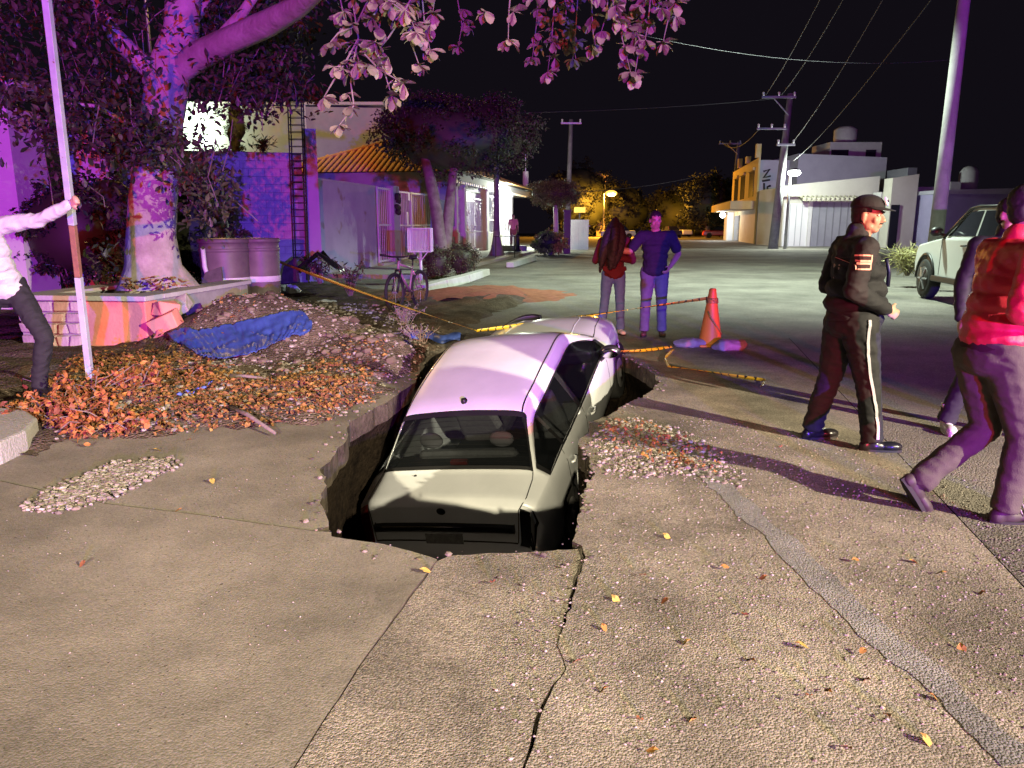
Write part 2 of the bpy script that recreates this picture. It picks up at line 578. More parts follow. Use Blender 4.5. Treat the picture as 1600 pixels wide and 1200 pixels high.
# verge of dirt on the left with the spoil heap
VG = GP([(-420, 800), (0, 737), (130, 694), (400, 674), (540, 662), (602, 626), (640, 600), (672, 560), (716, 522), (770, 498), (842, 466), (800, 448), (690, 462), (560, 448), (430, 432), (-500, 440)])
MOUNDS = [(G(420, 535), 1.0, 0.42), (G(330, 540), 0.8, 0.26), (G(500, 545), 0.9, 0.30), (G(590, 565), 0.65, 0.24), (G(740, 468), 1.8, 0.10), (G(350, 500), 1.6, 0.06), (G(190, 630), 0.6, 0.10), (G(480, 610), 0.7, 0.08)]
def verge_h(x, y):
    d = dseg(x, y, VG)
    if not inpoly(x, y, VG):
        d = -d
    h = -0.06 + 0.10 * smooth01((d + 0.25) / 0.7)
    if d < -0.3:
        return -0.12
    for c, r, a in MOUNDS:
        q = ((x - c.x) ** 2 + (y - c.y) ** 2) / (r * r)
        h += a * math.exp(-q * 1.3) * smooth01((d + 0.05) / 0.5)
    f = smooth01((d + 0.2) / 0.3)
    h += f * (0.055 * noise.noise(V((x * 2.0, y * 2.0, 3))) + 0.035 * noise.noise(V((x * 4.5, y * 4.5, 9))) + 0.02 * noise.noise(V((x * 9, y * 9, 5))))
    return h
vb = MB()
xs = [-14 + i * 0.11 for i in range(int(16.4 / 0.11))]
ys = []
y = 5.0
while y < 27:
    ys.append(y)
    y += 0.075 * (1 + max(0, y - 8) * 0.16)
vid = {}
HP = [(p.x, p.y) for p in HOLE]
for j, y in enumerate(ys):
    for i, x in enumerate(xs):
        h = verge_h(x, y)
        vid[i, j] = (x, y, h)
idx = {}
def gv(k):
    if k not in idx:
        idx[k] = len(vb.v)
        vb.v.append(vid[k])
    return idx[k]
for j in range(len(ys) - 1):
    for i in range(len(xs) - 1):
        ks = [(i, j), (i + 1, j), (i + 1, j + 1), (i, j + 1)]
        if max(vid[k][2] for k in ks) < -0.05:
            continue
        mx_, my_ = (xs[i] + xs[i + 1]) / 2, (ys[j] + ys[j + 1]) / 2
        if -2 < mx_ < 2.2 and my_ < 10.6 and (inpoly(mx_, my_, HP) or dseg(mx_, my_, HP) < 0.05):
            continue
        vb.f.append(tuple(gv(k) for k in ks))
tag(vb.build('dirt_verge', dirt, smooth=True), kind='structure')

# ------------------------------------------------------------------ white saloon car in the hole
car_paint = mat('car_paint', (0.64, 0.67, 0.70), (0.74, 0.77, 0.80), 1.6, 8, rough=0.28, coat=0.7, spec=0.5)
car_dark = mat('car_dark', (0.016, 0.016, 0.018), None, rough=0.5)
seat_grey = mat('seat_cloth', (0.17, 0.17, 0.18), (0.22, 0.22, 0.23), 30, rough=0.9)
lamp_red = mat('tail_lamp', (0.16, 0.012, 0.012), None, rough=0.15, coat=0.8)
lamp_clear = mat('clear_plastic', (0.55, 0.55, 0.52), None, rough=0.25)
chrome = mat('chrome', (0.6, 0.6, 0.6), None, rough=0.15, metal=1.0)
car_glass = glass_mat('car_glass', (0.50, 0.52, 0.53), 0.30)

# station: y, sill(w,z), mid(w,z), shoulder(w,z), belt(w,z), rail(w,z), edge(w,z), centre z
ST = [
    (2.04, (.46, .26), (.56, .38), (.57, .52), (.55, .62), (.47, .67), (.38, .70), .715),
    (1.93, (.60, .21), (.71, .38), (.72, .56), (.68, .71), (.58, .77), (.46, .81), .825),
    (1.64, (.70, .20), (.79, .38), (.81, .62), (.765, .81), (.66, .875), (.53, .915), .94),
    (1.26, (.73, .20), (.82, .38), (.845, .65), (.81, .865), (.70, .94), (.55, .985), 1.005),
    (0.95, (.74, .20), (.84, .38), (.87, .66), (.845, .895), (.745, .965), (.60, 1.02), 1.06),
    (0.22, (.74, .20), (.84, .38), (.875, .67), (.855, .925), (.64, 1.335), (.56, 1.405), 1.445),
    (-0.30, (.74, .20), (.84, .38), (.875, .68), (.86, .94), (.64, 1.385), (.56, 1.45), 1.485),
    (-0.80, (.74, .20), (.84, .38), (.875, .69), (.855, .955), (.63, 1.37), (.555, 1.435), 1.47),
    (-1.22, (.74, .20), (.84, .38), (.87, .69), (.845, .97), (.61, 1.31), (.545, 1.385), 1.42),
    (-1.66, (.73, .21), (.83, .38), (.86, .69), (.83, .975), (.72, 1.03), (.64, 1.06), 1.075),
    (-1.98, (.70, .22), (.81, .38), (.835, .68), (.80, .95), (.72, 1.00), (.62, 1.03), 1.045),
    (-2.06, (.68, .23), (.79, .38), (.815, .66), (.775, .90), (.70, .955), (.60, .985), 1.00),
    (-2.14, (.66, .24), (.77, .38), (.79, .58), (.745, .68), (.68, .705), (.58, .72), .73),
    (-2.24, (.62, .26), (.72, .38), (.73, .52), (.70, .60), (.64, .625), (.55, .635), .64),
    (-2.26, (.58, .27), (.68, .34), (.69, .40), (.66, .44), (.60, .45), (.52, .46), .46),
    (-2.16, (.54, .24), (.62, .26), (.63, .28), (.60, .29), (.54, .30), (.48, .30), .30),
]
CTRL = []
for r in ST:
    y, p0, p1, p2, p3, p4, p5, zc = r
    CTRL.append([V((p[0], y, p[1])) for p in (p0, p1, p2, p3, p4, p5)] + [V((p5[0] * 0.55, y, p5[1] + (zc - p5[1]) * 0.72)), V((0, y, zc))])
def cr(a, b, c, d, t, k=0.5):
    m1, m2 = (c - a) * k, (d - b) * k
    t2, t3 = t * t, t * t * t
    return b * (2 * t3 - 3 * t2 + 1) + m1 * (t3 - 2 * t2 + t) + c * (-2 * t3 + 3 * t2) + m2 * (t3 - t2)
SHARP_S = {4: .25, 5: .9, 8: .7, 9: .15, 10: .2, 11: .2, 12: .2, 13: .25, 14: .25}
def S(s, t, side=1, offset=0.0):
    """point of the car skin: s along the car (0 nose .. 15 rear), t round it (0 sill .. 7 centre line)"""
    def at(si, t):
        row = CTRL[si]
        i = min(6, int(t))
        f = t - i
        a = row[max(0, i - 1)]
        b, c = row[i], row[i + 1]
        d = row[min(7, i + 2)] if i + 2 <= 7 else V((-row[6].x, row[6].y, row[6].z))
        k = 0.5
        if i == 3:
            k = 0.15
        return cr(a, b, c, d, f, k)
    i = min(len(CTRL) - 2, int(s))
    f = s - i
    P = [at(max(0, min(len(CTRL) - 1, j)), t) for j in (i - 1, i, i + 1, i + 2)]
    m1 = (P[2] - P[0]) * 0.5 * SHARP_S.get(i, 1)
    m2 = (P[3] - P[1]) * 0.5 * SHARP_S.get(i + 1, 1)
    # scale tangents by interval length
    L1 = (P[2] - P[1]).length
    for m_ in (m1, m2):
        if m_.length > 1.1 * L1:
            m_ *= 1.1 * L1 / m_.length
    t2, t3 = f * f, f * f * f
    p = P[1] * (2 * t3 - 3 * t2 + 1) + m1 * (t3 - 2 * t2 + f) + P[2] * (-2 * t3 + 3 * t2) + m2 * (t3 - t2)
    if offset:
        e = 0.02
        a_ = S(min(14.99, s + e), t) - S(max(0, s - e), t)
        b_ = S(s, min(7, t + e)) - S(s, max(0, t - e))
        nrm = b_.cross(a_)
        if nrm.length > 1e-9:
            nrm.normalize()
            if nrm.dot(p - V((0, p.y * 0.85, 0.5))) < 0:
                nrm = -nrm
            p = p + nrm * offset
    return V((p.x * side, p.y, p.z))
def patch(mb, s0, s1, t0, t1, ns, nt, side=1, offset=0.0):
    o = len(mb.v)
    for i in range(ns + 1):
        for j in range(nt + 1):
            mb.v.append(tuple(S(s0 + (s1 - s0) * i / ns, t0 + (t1 - t0) * j / nt, side, offset)))
    for i in range(ns):
        for j in range(nt):
            a = o + i * (nt + 1) + j
            q = (a, a + 1, a + nt + 2, a + nt + 1)
            mb.f.append(q if side > 0 else q[::-1])
def full_patch(mb, s0, s1, t0, ns, nt, offset=0.0):
    """patch across the centre line, from t0 on the left to t0 on the right"""
    o = len(mb.v)
    ts = [(-1, t0 + (7 - t0) * j / nt) for j in range(nt)] + [(1, 7 - (7 - t0) * j / nt) for j in range(nt + 1)]
    for i in range(ns + 1):
        for sd_, t in ts:
            mb.v.append(tuple(S(s0 + (s1 - s0) * i / ns, t, sd_, offset)))
    w = len(ts)
    for i in range(ns):
        for j in range(w - 1):
            a = o + i * w + j
            mb.f.append((a, a + w, a + w + 1, a + 1))
def weld(me, d=0.0006):
    bm = bmesh.new()
    bm.from_mesh(me)
    bmesh.ops.remove_doubles(bm, verts=bm.verts[:], dist=d)
    bmesh.ops.recalc_face_normals(bm, faces=bm.faces[:])
    bm.to_mesh(me)
    bm.free()

car = thing('saloon_car', 'white saloon car sunk tail first in the hole in the road', 'car')
car.rotation_mode = 'XYZ'
car.location = (0.1966, 7.9826, -0.981)
car.rotation_euler = (math.radians(18.73), math.radians(-7.0), math.radians(-19.3))
# skin, leaving out the window openings
SW0, SW1 = 4.30, 8.75      # side glass
OPEN_SIDE = (SW0, SW1, 3.12, 3.80)
WS = (4.10, 4.90, 4.50)     # windscreen
RW = (8.10, 8.90, 4.30)     # rear window
sk = MB()
def region(s, t):
    if OPEN_SIDE[0] < s < OPEN_SIDE[1] and OPEN_SIDE[2] < t < OPEN_SIDE[3]:
        return True
    if WS[0] < s < WS[1] and t > WS[2]:
        return True
    if RW[0] < s < RW[1] and t > RW[2]:
        return True
    return False
def lines(base, extra):
    l = sorted(set([round(x, 4) for x in base + extra]))
    return l
ss = lines([i * 0.25 for i in range(61)], [SW0, SW1, WS[0], WS[1], RW[0], RW[1], 4.2, 8.5, 10.9, 11.1])
tt = lines([i * 0.25 for i in range(29)], [OPEN_SIDE[2], OPEN_SIDE[3], WS[2], RW[2]])
for side in (1, -1):
    o = len(sk.v)
    for s_ in ss:
        for t_ in tt:
            sk.v.append(tuple(S(min(14.999, s_), min(6.9999, t_), side)))
    w = len(tt)
    for i in range(len(ss) - 1):
        for j in range(w - 1):
            sm_, tm_ = (ss[i] + ss[i + 1]) / 2, (tt[j] + tt[j + 1]) / 2
            if region(sm_, tm_):
                continue
            # wheel arches
            c = S(sm_, tm_)
            if tm_ < 2.2 and (math.hypot(c.y - 1.36, c.z - 0.30) < 0.35 or math.hypot(c.y + 1.30, c.z - 0.30) < 0.35):
                continue
            # empty tail lamp opening on the right
            if side == 1 and 10.45 < sm_ < 12.3 and 2.5 < tm_ < 4.25:
                continue
            a = o + i * w + j
            q = (a, a + 1, a + w + 1, a + w)
            sk.f.append(q)
me = sk.mesh('body_shell', car_paint, True)
weld(me)
body = obj('body_shell', me, car)
md = body.modifiers.new('thick', 'SOLIDIFY')
md.thickness = 0.012
md.offset = -1
# inner floor pan
fl = MB()
fl.box((0, 0, 0.27), (1.5, 3.9, 0.05))
fl.box((0, 1.0, 0.62), (1.5, 0.08, 0.60))
fl.box((0, -1.45, 0.75), (1.45, 0.35, 0.40))
fl.build('cabin_floor', car_dark, car)
# glass
g1 = MB(); full_patch(g1, WS[0] - .02, WS[1] + .02, WS[2] - .03, 8, 8, -0.006)
g1.build('windscreen', car_glass, car, True)
g2 = MB(); full_patch(g2, RW[0] - .02, RW[1] + .02, RW[2] - .03, 8, 8, -0.006)
rwin = g2.build('rear_window', car_glass, car, True)
hl = MB()
for k in range(9):
    s_ = RW[0] + 0.12 + k * 0.075
    pts = [S(s_, t, -1, -0.008) for t in (4.5, 5.2, 6, 6.6)] + [S(s_, t, 1, -0.008) for t in (6.99, 6.4, 5.6, 4.9, 4.5)]
    hl.tube(pts, 0.0012, 4)
hl.build('heater_line', dark_iron, rwin)
def band(mb, s0, s1, t0, t1, wd, full):
    pass
# black ceramic border of the rear window
bd = MB()
full_patch(bd, RW[0] - .06, RW[0] + .05, RW[2] - .1, 2, 8, 0.003)
full_patch(bd, RW[1] - .07, RW[1] + .03, RW[2] - .1, 2, 8, 0.003)
for sd_ in (1, -1):
    patch(bd, RW[0] - .05, RW[1] + .02, RW[2] - .12, RW[2] + .22, 8, 2, sd_, 0.003)
bd.build('window_border', black, rwin, True)
bd = MB()
full_patch(bd, WS[0] - .05, WS[0] + .05, WS[2] - .08, 2, 8, 0.003)
full_patch(bd, WS[1] - .05, WS[1] + .05, WS[2] - .08, 2, 8, 0.003)
bd.build('windscreen_border', black, car, True)
for sd_ in (1, -1):
    for (a, b) in ((SW0, 6.30), (6.42, 7.75), (7.83, SW1)):
        g = MB()
        patch(g, a, b, OPEN_SIDE[2] - .01, OPEN_SIDE[3] + .01, 10, 4, sd_, -0.010)
        g.build('side_window', car_glass, car, True)
    tr = MB()
    patch(tr, SW0 - .02, SW1 + .03, OPEN_SIDE[3] - .02, OPEN_SIDE[3] + .012, 26, 1, sd_, 0.004)
    patch(tr, SW0 - .05, SW1 + .05, OPEN_SIDE[2] - .05, OPEN_SIDE[2] + .015, 26, 1, sd_, 0.005)
    patch(tr, 6.28, 6.45, OPEN_SIDE[2] - .02, OPEN_SIDE[3] + .02, 2, 4, sd_, -0.004)
    patch(tr, 7.73, 7.85, OPEN_SIDE[2] - .02, OPEN_SIDE[3] + .02, 2, 4, sd_, -0.004)
    patch(tr, SW0 - .06, SW0 + .06, OPEN_SIDE[2] - .02, OPEN_SIDE[3] + .02, 2, 4, sd_, 0.003)
    patch(tr, SW1 - .06, SW1 + .05, OPEN_SIDE[2] - .02, OPEN_SIDE[3] + .02, 2, 4, sd_, 0.003)
    tr.build('window_trim', black, car, True)
    # roof ditch
    dt = MB()
    patch(dt, 4.85, 8.15, 4.80, 4.93, 26, 1, sd_, 0.003)
    dt.build('roof_gutter', black, car, True)
    # door seams
    sl = MB()
    for s_ in (4.45, 6.36, 8.05):
        sl.tube([S(s_ + (0.12 if t > 2.6 else 0) * 0, t, sd_, 0.001) for t in (0.3, .8, 1.4, 2.0, 2.6, 3.05)], 0.0035, 4)
    sl.tube([S(s_, 0.35, sd_, 0.001) for s_ in (4.45, 5, 5.6, 6.2, 7, 8.05)], 0.0035, 4)
    sl.build('door_seam', black, car)
    for s_ in (6.05, 7.85):
        h_ = MB()
        h_.tube([S(s_ - .22, 2.45, sd_, .012), S(s_ - .18, 2.45, sd_, .035), S(s_ + .02, 2.45, sd_, .035), S(s_ + .06, 2.45, sd_, .012)], 0.012, 8)
        h_.build('door_handle', car_paint, car, True)
    mi = MB()
    c = S(4.62, 3.15, sd_, 0.10)
    mi.ball(c + V((0.04 * sd_, 0.0, 0.02)), (0.115, 0.055, 0.075), 14, 10)
    mi.tube([S(4.62, 3.05, sd_, -.01), c], 0.025, 8)
    mi_o = mi.build('door_mirror', black, car, True)
    mg = MB()
    mg.ball(c + V((0.04 * sd_, -0.045, 0.02)), (0.095, 0.018, 0.058), 14, 8)
    mg.build('mirror_glass', chrome, mi_o, True)
    # wheels
    for wy in (1.36, -1.30):
        w_ = MB()
        prof = [(0.20, -0.09), (0.27, -0.095), (0.295, -0.07), (0.30, 0), (0.295, .07), (0.27, .095), (0.20, .09)]
        w_.lathe(prof, 28)
        w_.v = [(z + 0.74 * sd_, x + wy, y_ + 0.30) for x, y_, z in w_.v]
        wo = w_.build('wheel', rubber, car, True)
        r_ = MB()
        r_.lathe([(0.19, -.02), (0.2, .03), (0.15, .05), (0.06, .04), (0.05, .06)], 24)
        r_.v = [(z * sd_ + 0.79 * sd_, x + wy, y_ + 0.30) for x, y_, z in r_.v]
        r_.build('rim', steel, wo, True)
    # wheel-arch liners
    for wy in (1.36, -1.30):
        a_ = MB()
        pts = []
        for k in range(13):
            an = math.pi * k / 12
            pts.append((wy + 0.36 * math.cos(an), 0.30 + 0.36 * math.sin(an)))
        for i, (yy, zz) in enumerate(pts):
            a_.v += [(0.86 * sd_ * 0.985, yy, zz), (0.5 * sd_, yy, zz)]
        a_.f = [(2 * i, 2 * i + 1, 2 * i + 3, 2 * i + 2) for i in range(12)]
        a_.build('arch_liner', car_dark, car, True)
# hood and boot seams
sl = MB()
for sd_ in (1, -1):
    sl.tube([S(s_, 4.35, sd_, 0.001) for s_ in (1.0, 1.6, 2.2, 2.9, 3.5, 4.0)], 0.005, 4)
sl.tube([S(4.0, t, -1, 0.001) for t in (4.35, 5, 5.7, 6.4)] + [S(4.0, t, 1, 0.001) for t in (6.99, 6.4, 5.7, 5, 4.35)], 0.006, 4)
sl.build('bonnet_seam', black, car)
sl = MB()
for sd_ in (1, -1):
    sl.tube([S(s_, t_, sd_, 0.001) for s_, t_ in ((8.95, 4.25), (9.3, 4.1), (9.8, 4.05), (10.4, 4.2), (11.0, 4.35), (11.6, 4.45), (12.1, 4.5))], 0.0045, 4)
sl.tube([S(12.15, t, -1, 0.001) for t in (4.5, 5, 5.7, 6.4)] + [S(12.15, t, 1, 0.001) for t in (6.99, 6.4, 5.7, 5, 4.5)], 0.006, 4)
sl.build('boot_seam', black, car)
hc = MB()
for sd_ in (1, -1):
    hc.tube([S(s_, 5.6, sd_, 0.0) for s_ in (1.0, 1.6, 2.2, 2.9, 3.5, 3.95)], 0.006, 6)
hc.build('bonnet_crease', car_paint, car, True)
# boot trim bar over the plate recess
bt = MB()
o_ = V((0, -0.018, 0))
pts = [S(11.55, t, -1, 0.02) for t in (4.75, 5.2, 5.8, 6.4)] + [S(11.55, t, 1, 0.02) for t in (6.99, 6.4, 5.8, 5.2, 4.75)]
for i, p in enumerate(pts):
    bt.v += [tuple(p + V((0, .02, .026))), tuple(p + V((0, -.02, .020))), tuple(p + V((0, -.022, -.03))), tuple(p + V((0, .02, -.034)))]
for i in range(len(pts) - 1):
    for k in range(4):
        bt.f.append((i * 4 + k, i * 4 + (k + 1) % 4, (i + 1) * 4 + (k + 1) % 4, (i + 1) * 4 + k))
bt.f += [(0, 1, 2, 3), tuple(len(bt.v) - 4 + k for k in (3, 2, 1, 0))]
bt.build('boot_trim_bar', black, car, False, bevel=0.006)
gl = MB()
gl.tube([p + V((0, -.024, .012)) for p in pts[1:6]], 0.004, 6)
gl.build('trim_highlight', chrome, car)
pl = MB()
c = S(12.05, 6.99, 1, 0.004)
pl.box(c + V((0, -.012, -.01)), (0.34, 0.012, 0.14), Matrix.Rotation(math.radians(-14), 3, 'X'))
pl.build('number_plate', mat('plate', (0.35, 0.35, 0.34), (0.2, 0.2, 0.2), 30), car, bevel=0.004)
bg_ = MB()
c = S(11.22, 6.99, 1, 0.004)
bg_.ball(c, (0.04, 0.012, 0.034), 16, 8)
bg_.build('badge', black, car, True)
kh = MB()
kh.ball(S(9.25, 6.0, -1, 0.003), (0.014, 0.01, 0.01), 10, 6)
kh.build('washer_nozzle', black, car, True)
# roof aerial base
ab = MB()
c = S(7.75, 6.99, 1, 0)
ab.lathe([(0.030, -0.01), (0.030, 0.012), (0.022, 0.028), (0.010, 0.034)], 14, c)
ab.build('aerial_base', black, car, True)
# tail lamps
tl = MB()
patch(tl, 10.45, 12.3, 2.5, 4.25, 10, 8, -1, 0.006)
tl.build('tail_lamp', lamp_red, car, True)
cav = MB()
patch(cav, 10.42, 12.33, 2.45, 4.3, 8, 8, 1, -0.075)
cav_o = tag(cav.build('tail_lamp_recess', car_dark, car, True), 'empty tail lamp opening with loose wires')
for nm, (s0, s1, t0, t1), mm in (('recess_edge', (10.42, 10.62, 2.48, 4.28), car_paint), ('recess_panel', (10.6, 12.3, 2.5, 3.25), lamp_clear)):
    e_ = MB()
    patch(e_, s0, s1, t0, t1, 8, 6, 1, -0.045)
    e_.build(nm, mm, cav_o, True)
wr = MB()
for k in range(4):
    p = S(11.6, 3.3 + 0.2 * k, 1, -0.05)
    wr.tube([p, p + V((.02, -.05, -.04)), p + V((.03 + .01 * k, -.08, -.12)), p + V((.01 * k, -.07, -.20)), p + V((.03, -.09, -.24 - .01 * k))], 0.005, 5)
wr.build('loose_wire', black, cav_o, True)
# seats with head restraints
def seat(name, x, y, w):
    m_ = MB()
    m_.box((x, y, 0.48), (w, 0.5, 0.16))
    m_.hexa([V((x - w / 2, y - .28, .5)), V((x + w / 2, y - .28, .5)), V((x + w / 2, y - .14, .5)), V((x - w / 2, y - .14, .5))],
            [V((x - w * .4, y - .46, 1.08)), V((x + w * .4, y - .46, 1.08)), V((x + w * .4, y - .36, 1.08)), V((x - w * .4, y - .36, 1.08))])
    so_ = m_.build(name, seat_grey, car, bevel=0.04)
    return so_
for x in (-.36, .36):
    s_ = seat('front_seat', x, 0.05, 0.48)
    hr = MB()
    hr.ball((x, -0.40, 1.19), (0.125, 0.05, 0.085), 14, 10)
    hr.build('head_restraint', mat('head_restraint', (0.33, 0.31, 0.34), None, rough=0.9), s_, True)
s_ = seat('rear_seat', 0, -0.95, 1.15)
for x in (-.34, .34):
    hr = MB()
    hr.ball((x, -1.30, 1.15), (0.115, 0.05, 0.08), 14, 10)
    hr.build('head_restraint', mat('head_restraint_rear', (0.28, 0.27, 0.3), None, rough=0.9), s_, True)
ps = MB()
ps.box((0, -1.52, 1.005), (1.3, 0.34, 0.02))
ps.build('parcel_shelf', car_dark, car)
hs = MB()
hs.box((-.02, -1.50, 1.045), (0.16, 0.05, 0.055))
hs.build('high_brake_lamp', lamp_red, car, bevel=0.01)
dsh = MB()
dsh.box((0, 0.85, 0.86), (1.42, 0.30, 0.16))
dsh.build('dashboard', car_dark, car, bevel=0.04)
sw = MB()
pts = [V((-.36 + .18 * math.cos(a), 0.52 + .05 * math.sin(a), .90 + .17 * math.sin(a))) for a in [k * math.pi / 10 for k in range(21)]]
sw.tube(pts, 0.015, 6, False)
sw.build('steering_wheel', car_dark, car, True)
# dislodged black bumper piece at the front left corner
bp_ = MB()
for k in range(7):
    f = k / 6
    c = V((-.76 + .52 * f, 1.66 + .40 * math.sin(f * 1.6), .74 + .06 * math.sin(f * 3)))
    bp_.v += [tuple(c + V((0, -.03, .07))), tuple(c + V((0, .03, .07))), tuple(c + V((0, .05, -.10))), tuple(c + V((0, -.01, -.10)))]
for i in range(6):
    for k in range(4):
        bp_.f.append((i * 4 + k, i * 4 + (k + 1) % 4, (i + 1) * 4 + (k + 1) % 4, (i + 1) * 4 + k))
bp_.f += [(0, 1, 2, 3), (24, 27, 26, 25)]
tag(bp_.build('bumper_piece', black, car, True, bevel=0.01), 'dislodged black bumper piece sticking up at the bonnet corner')
hlm = MB()
for sd_ in (1, -1):
    h_ = MB()
    patch(h_, 0.6, 1.7, 3.0, 4.1, 6, 5, sd_, 0.004)
    h_.build('headlamp', lamp_clear, car, True)

# ------------------------------------------------------------------ houses on the left
FO, FE, FN = V((-5.9, 21.9, 0)), V((0.182, 0.983, 0)).normalized(), V((0.983, -0.182, 0)).normalized()
def tU(u):
    k = (u - 800) / FPX * CP
    return (k * FO.y - FO.x) / (FE.x - k * FE.y)
def FP(t, q, z):
    return FO + FE * t + FN * q + V((0, 0, z))
def zV(u, v):
    return D(u, v, FP(tU(u), 0, 0).y).z
def fbox(mb, t0, t1, q0, q1, z0, z1, z1b=None):
    z1b = z1 if z1b is None else z1b
    mb.hexa([FP(t0, q0, z0), FP(t1, q0, z0), FP(t1, q1, z0), FP(t0, q1, z0)], [FP(t0, q0, z1), FP(t1, q0, z1b), FP(t1, q1, z1b), FP(t0, q1, z1)])
    return mb
purple_wall = mat('lilac_plaster', (0.36, 0.34, 0.40), (0.44, 0.42, 0.47), 0.9, 8, 0.85, 0.2, 25, spot=(1.6, 0.66, (0.30, 0.25, 0.22)))
tile_m = mat('roof_tile_clay', (0.52, 0.28, 0.11), (0.66, 0.40, 0.17), 2.2, 5, 0.7, 0.2, 20)
gate_white = mat('gate_white', (0.60, 0.60, 0.60), None, rough=0.5)
pave = mat('pavement', (0.30, 0.29, 0.26), (0.40, 0.385, 0.35), 0.8, 8, 0.85, 0.3, 40, vor=0.12, vscale=60)

# raised pavement in front of the house
pv = MB()
fbox(pv, tU(500), tU(838), -1.0, 3.1, -0.05, 0.12)
tag(pv.build('pavement', pave), kind='structure')
# low garden wall
lw = thing('garden_wall', 'plain lilac rendered garden wall beside the white barred gate', 'wall')
mb = MB()
fbox(mb, tU(484), tU(588), -0.2, 0.0, -0.1, zV(484, 279), zV(588, 293))
mb.build('wall_panel', purple_wall, lw)
mb = MB()
fbox(mb, tU(484) - .02, tU(588) + .02, -0.23, 0.03, zV(484, 279), zV(484, 279) + .06, zV(588, 293) + .06)
mb.build('coping', plaster_grey, lw)

house = thing('tiled_house', 'single storey house with orange clay tile roof and white ornate gates', 'house')
TC = tU(702)
TE = tU(826)
ZE = zV(702, 268)
HD = 8.2
mb = MB()
fbox(mb, TC + 0.9, TE, -HD, -2.2, 0, ZE - 0.05)
mb.build('wall', purple_wall, house)
mb = MB()
fbox(mb, TC, TE, -2.2 + .01, 0.25, ZE - 0.42, ZE)
mb.build('porch_fascia', mat('fascia', (0.5, 0.48, 0.52), None, rough=0.8), house)
mb = MB()
fbox(mb, TC - 0.05, TC + 0.9, -HD, 0.1, 1.5, ZE)
mb.build('side_wall', purple_wall, house)
# dentil trim under the eave
dn = MB()
for k in range(46):
    fbox(dn, TC + 0.3 + k * 0.45, TC + 0.52 + k * 0.45, 0.25, 0.32, ZE - 0.5, ZE - 0.38)
tag(dn.build('dentil_trim', white_paint, house), kind='stuff')
# hipped roof: base planes
EO = 0.45
ZR = ZE + 1.75
a0, a1 = TC - EO, TE + EO
q0, q1 = -HD - EO, 0.25 + EO
qm = (q0 + q1) / 2
ridge0, ridge1 = a0 + 3.6, a1 - 3.6
rf = MB()
zz = ZE + 0.02
P_ = [FP(a0, q0, zz), FP(a1, q0, zz), FP(a1, q1, zz), FP(a0, q1, zz), FP(ridge0, qm, ZR), FP(ridge1, qm, ZR)]
rf.add(P_, [(3, 2, 5, 4), (1, 0, 4, 5), (0, 3, 4), (2, 1, 5), (0, 1, 2, 3)])
roof = rf.build('roof', mat('roof_under', (0.05, 0.03, 0.025), None, rough=0.9), house)
# barrel tiles
tm = MB()
nn = 7
for (w0, w1, y0_, y1_) in ((0.105, 0.085, 0.0, 0.48),):
    for k in range(nn):
        a = math.pi * k / (nn - 1)
        tm.v += [(w0 * math.cos(a), y0_, 0.075 * math.sin(a)), (w1 * math.cos(a), y1_, 0.06 * math.sin(a) + 0.0)]
for k in range(nn - 1):
    tm.f.append((2 * k, 2 * k + 1, 2 * k + 3, 2 * k + 2))
tm.f.append(tuple(2 * k for k in range(nn)))
tile_me = tm.mesh('roof_tile', tile_m, True)
cnt = 0
far_tiles = MB()
def tile_face(A, Bp, C, apex0, apex1, colstep, rowlen, limit):
    """tile a roof face whose eave runs A->B and which climbs to apex0..apex1"""
    global cnt
    ex = (Bp - A)
    W = ex.length
    ex.normalize()
    up = (apex0 - A) - ex * (apex0 - A).dot(ex)
    H_ = up.length
    up.normalize()
    nz = ex.cross(up)
    if nz.z < 0:
        nz = -nz
    l0 = (apex0 - A).dot(ex)
    l1 = (apex1 - A).dot(ex)
    nc = int(W / colstep)
    for r in range(int(H_ / rowlen) + 1):
        for c in range(nc + 1):
            x, y = c * colstep + colstep / 2, r * rowlen - 0.04
            f = y / H_
            if f > 0.97 or x < l0 * f - 0.02 or x > W - (W - l1) * f:
                continue
            p = A + ex * x + up * y + nz * (0.012 + 0.0)
            M4 = Matrix((ex, up, nz)).transposed()
            if cnt < limit:
                o = obj('roof_tile', tile_me, roof)
                o.matrix_world = Matrix.Translation(p) @ (M4 @ Matrix.Rotation(0.03, 3, 'X')).to_4x4()
                cnt += 1
            else:
                far_tiles.add([p + M4 @ V(v) for v in tm.v], tm.f)
tile_face(P_[0], P_[3], None, P_[4], P_[4], 0.30, 0.42, 300)
tile_face(P_[3], P_[2], None, P_[4], P_[5], 0.30, 0.42, 300)
if far_tiles.v:
    tag(far_tiles.build('roof_tiling', tile_m, roof, True), kind='stuff')
hp = MB()
hp.tube([P_[3] + V((0, 0, .05)), P_[4] + V((0, 0, .05)), P_[5] + V((0, 0, .05))], 0.1, 8)
hp.tube([P_[0] + V((0, 0, .05)), P_[4] + V((0, 0, .05))], 0.1, 8)
hp.build('ridge_cap', tile_m, roof, True)
ch = MB()
tc_ = tU(766)
fbox(ch, tc_, tc_ + 0.9, -3.0, -2.2, ZE + .6, ZE + 1.3)
fbox(ch, tc_ - .12, tc_ + 1.02, -3.12, -2.08, ZE + 1.3, ZE + 1.5)
ch.build('chimney', plaster_white, house)

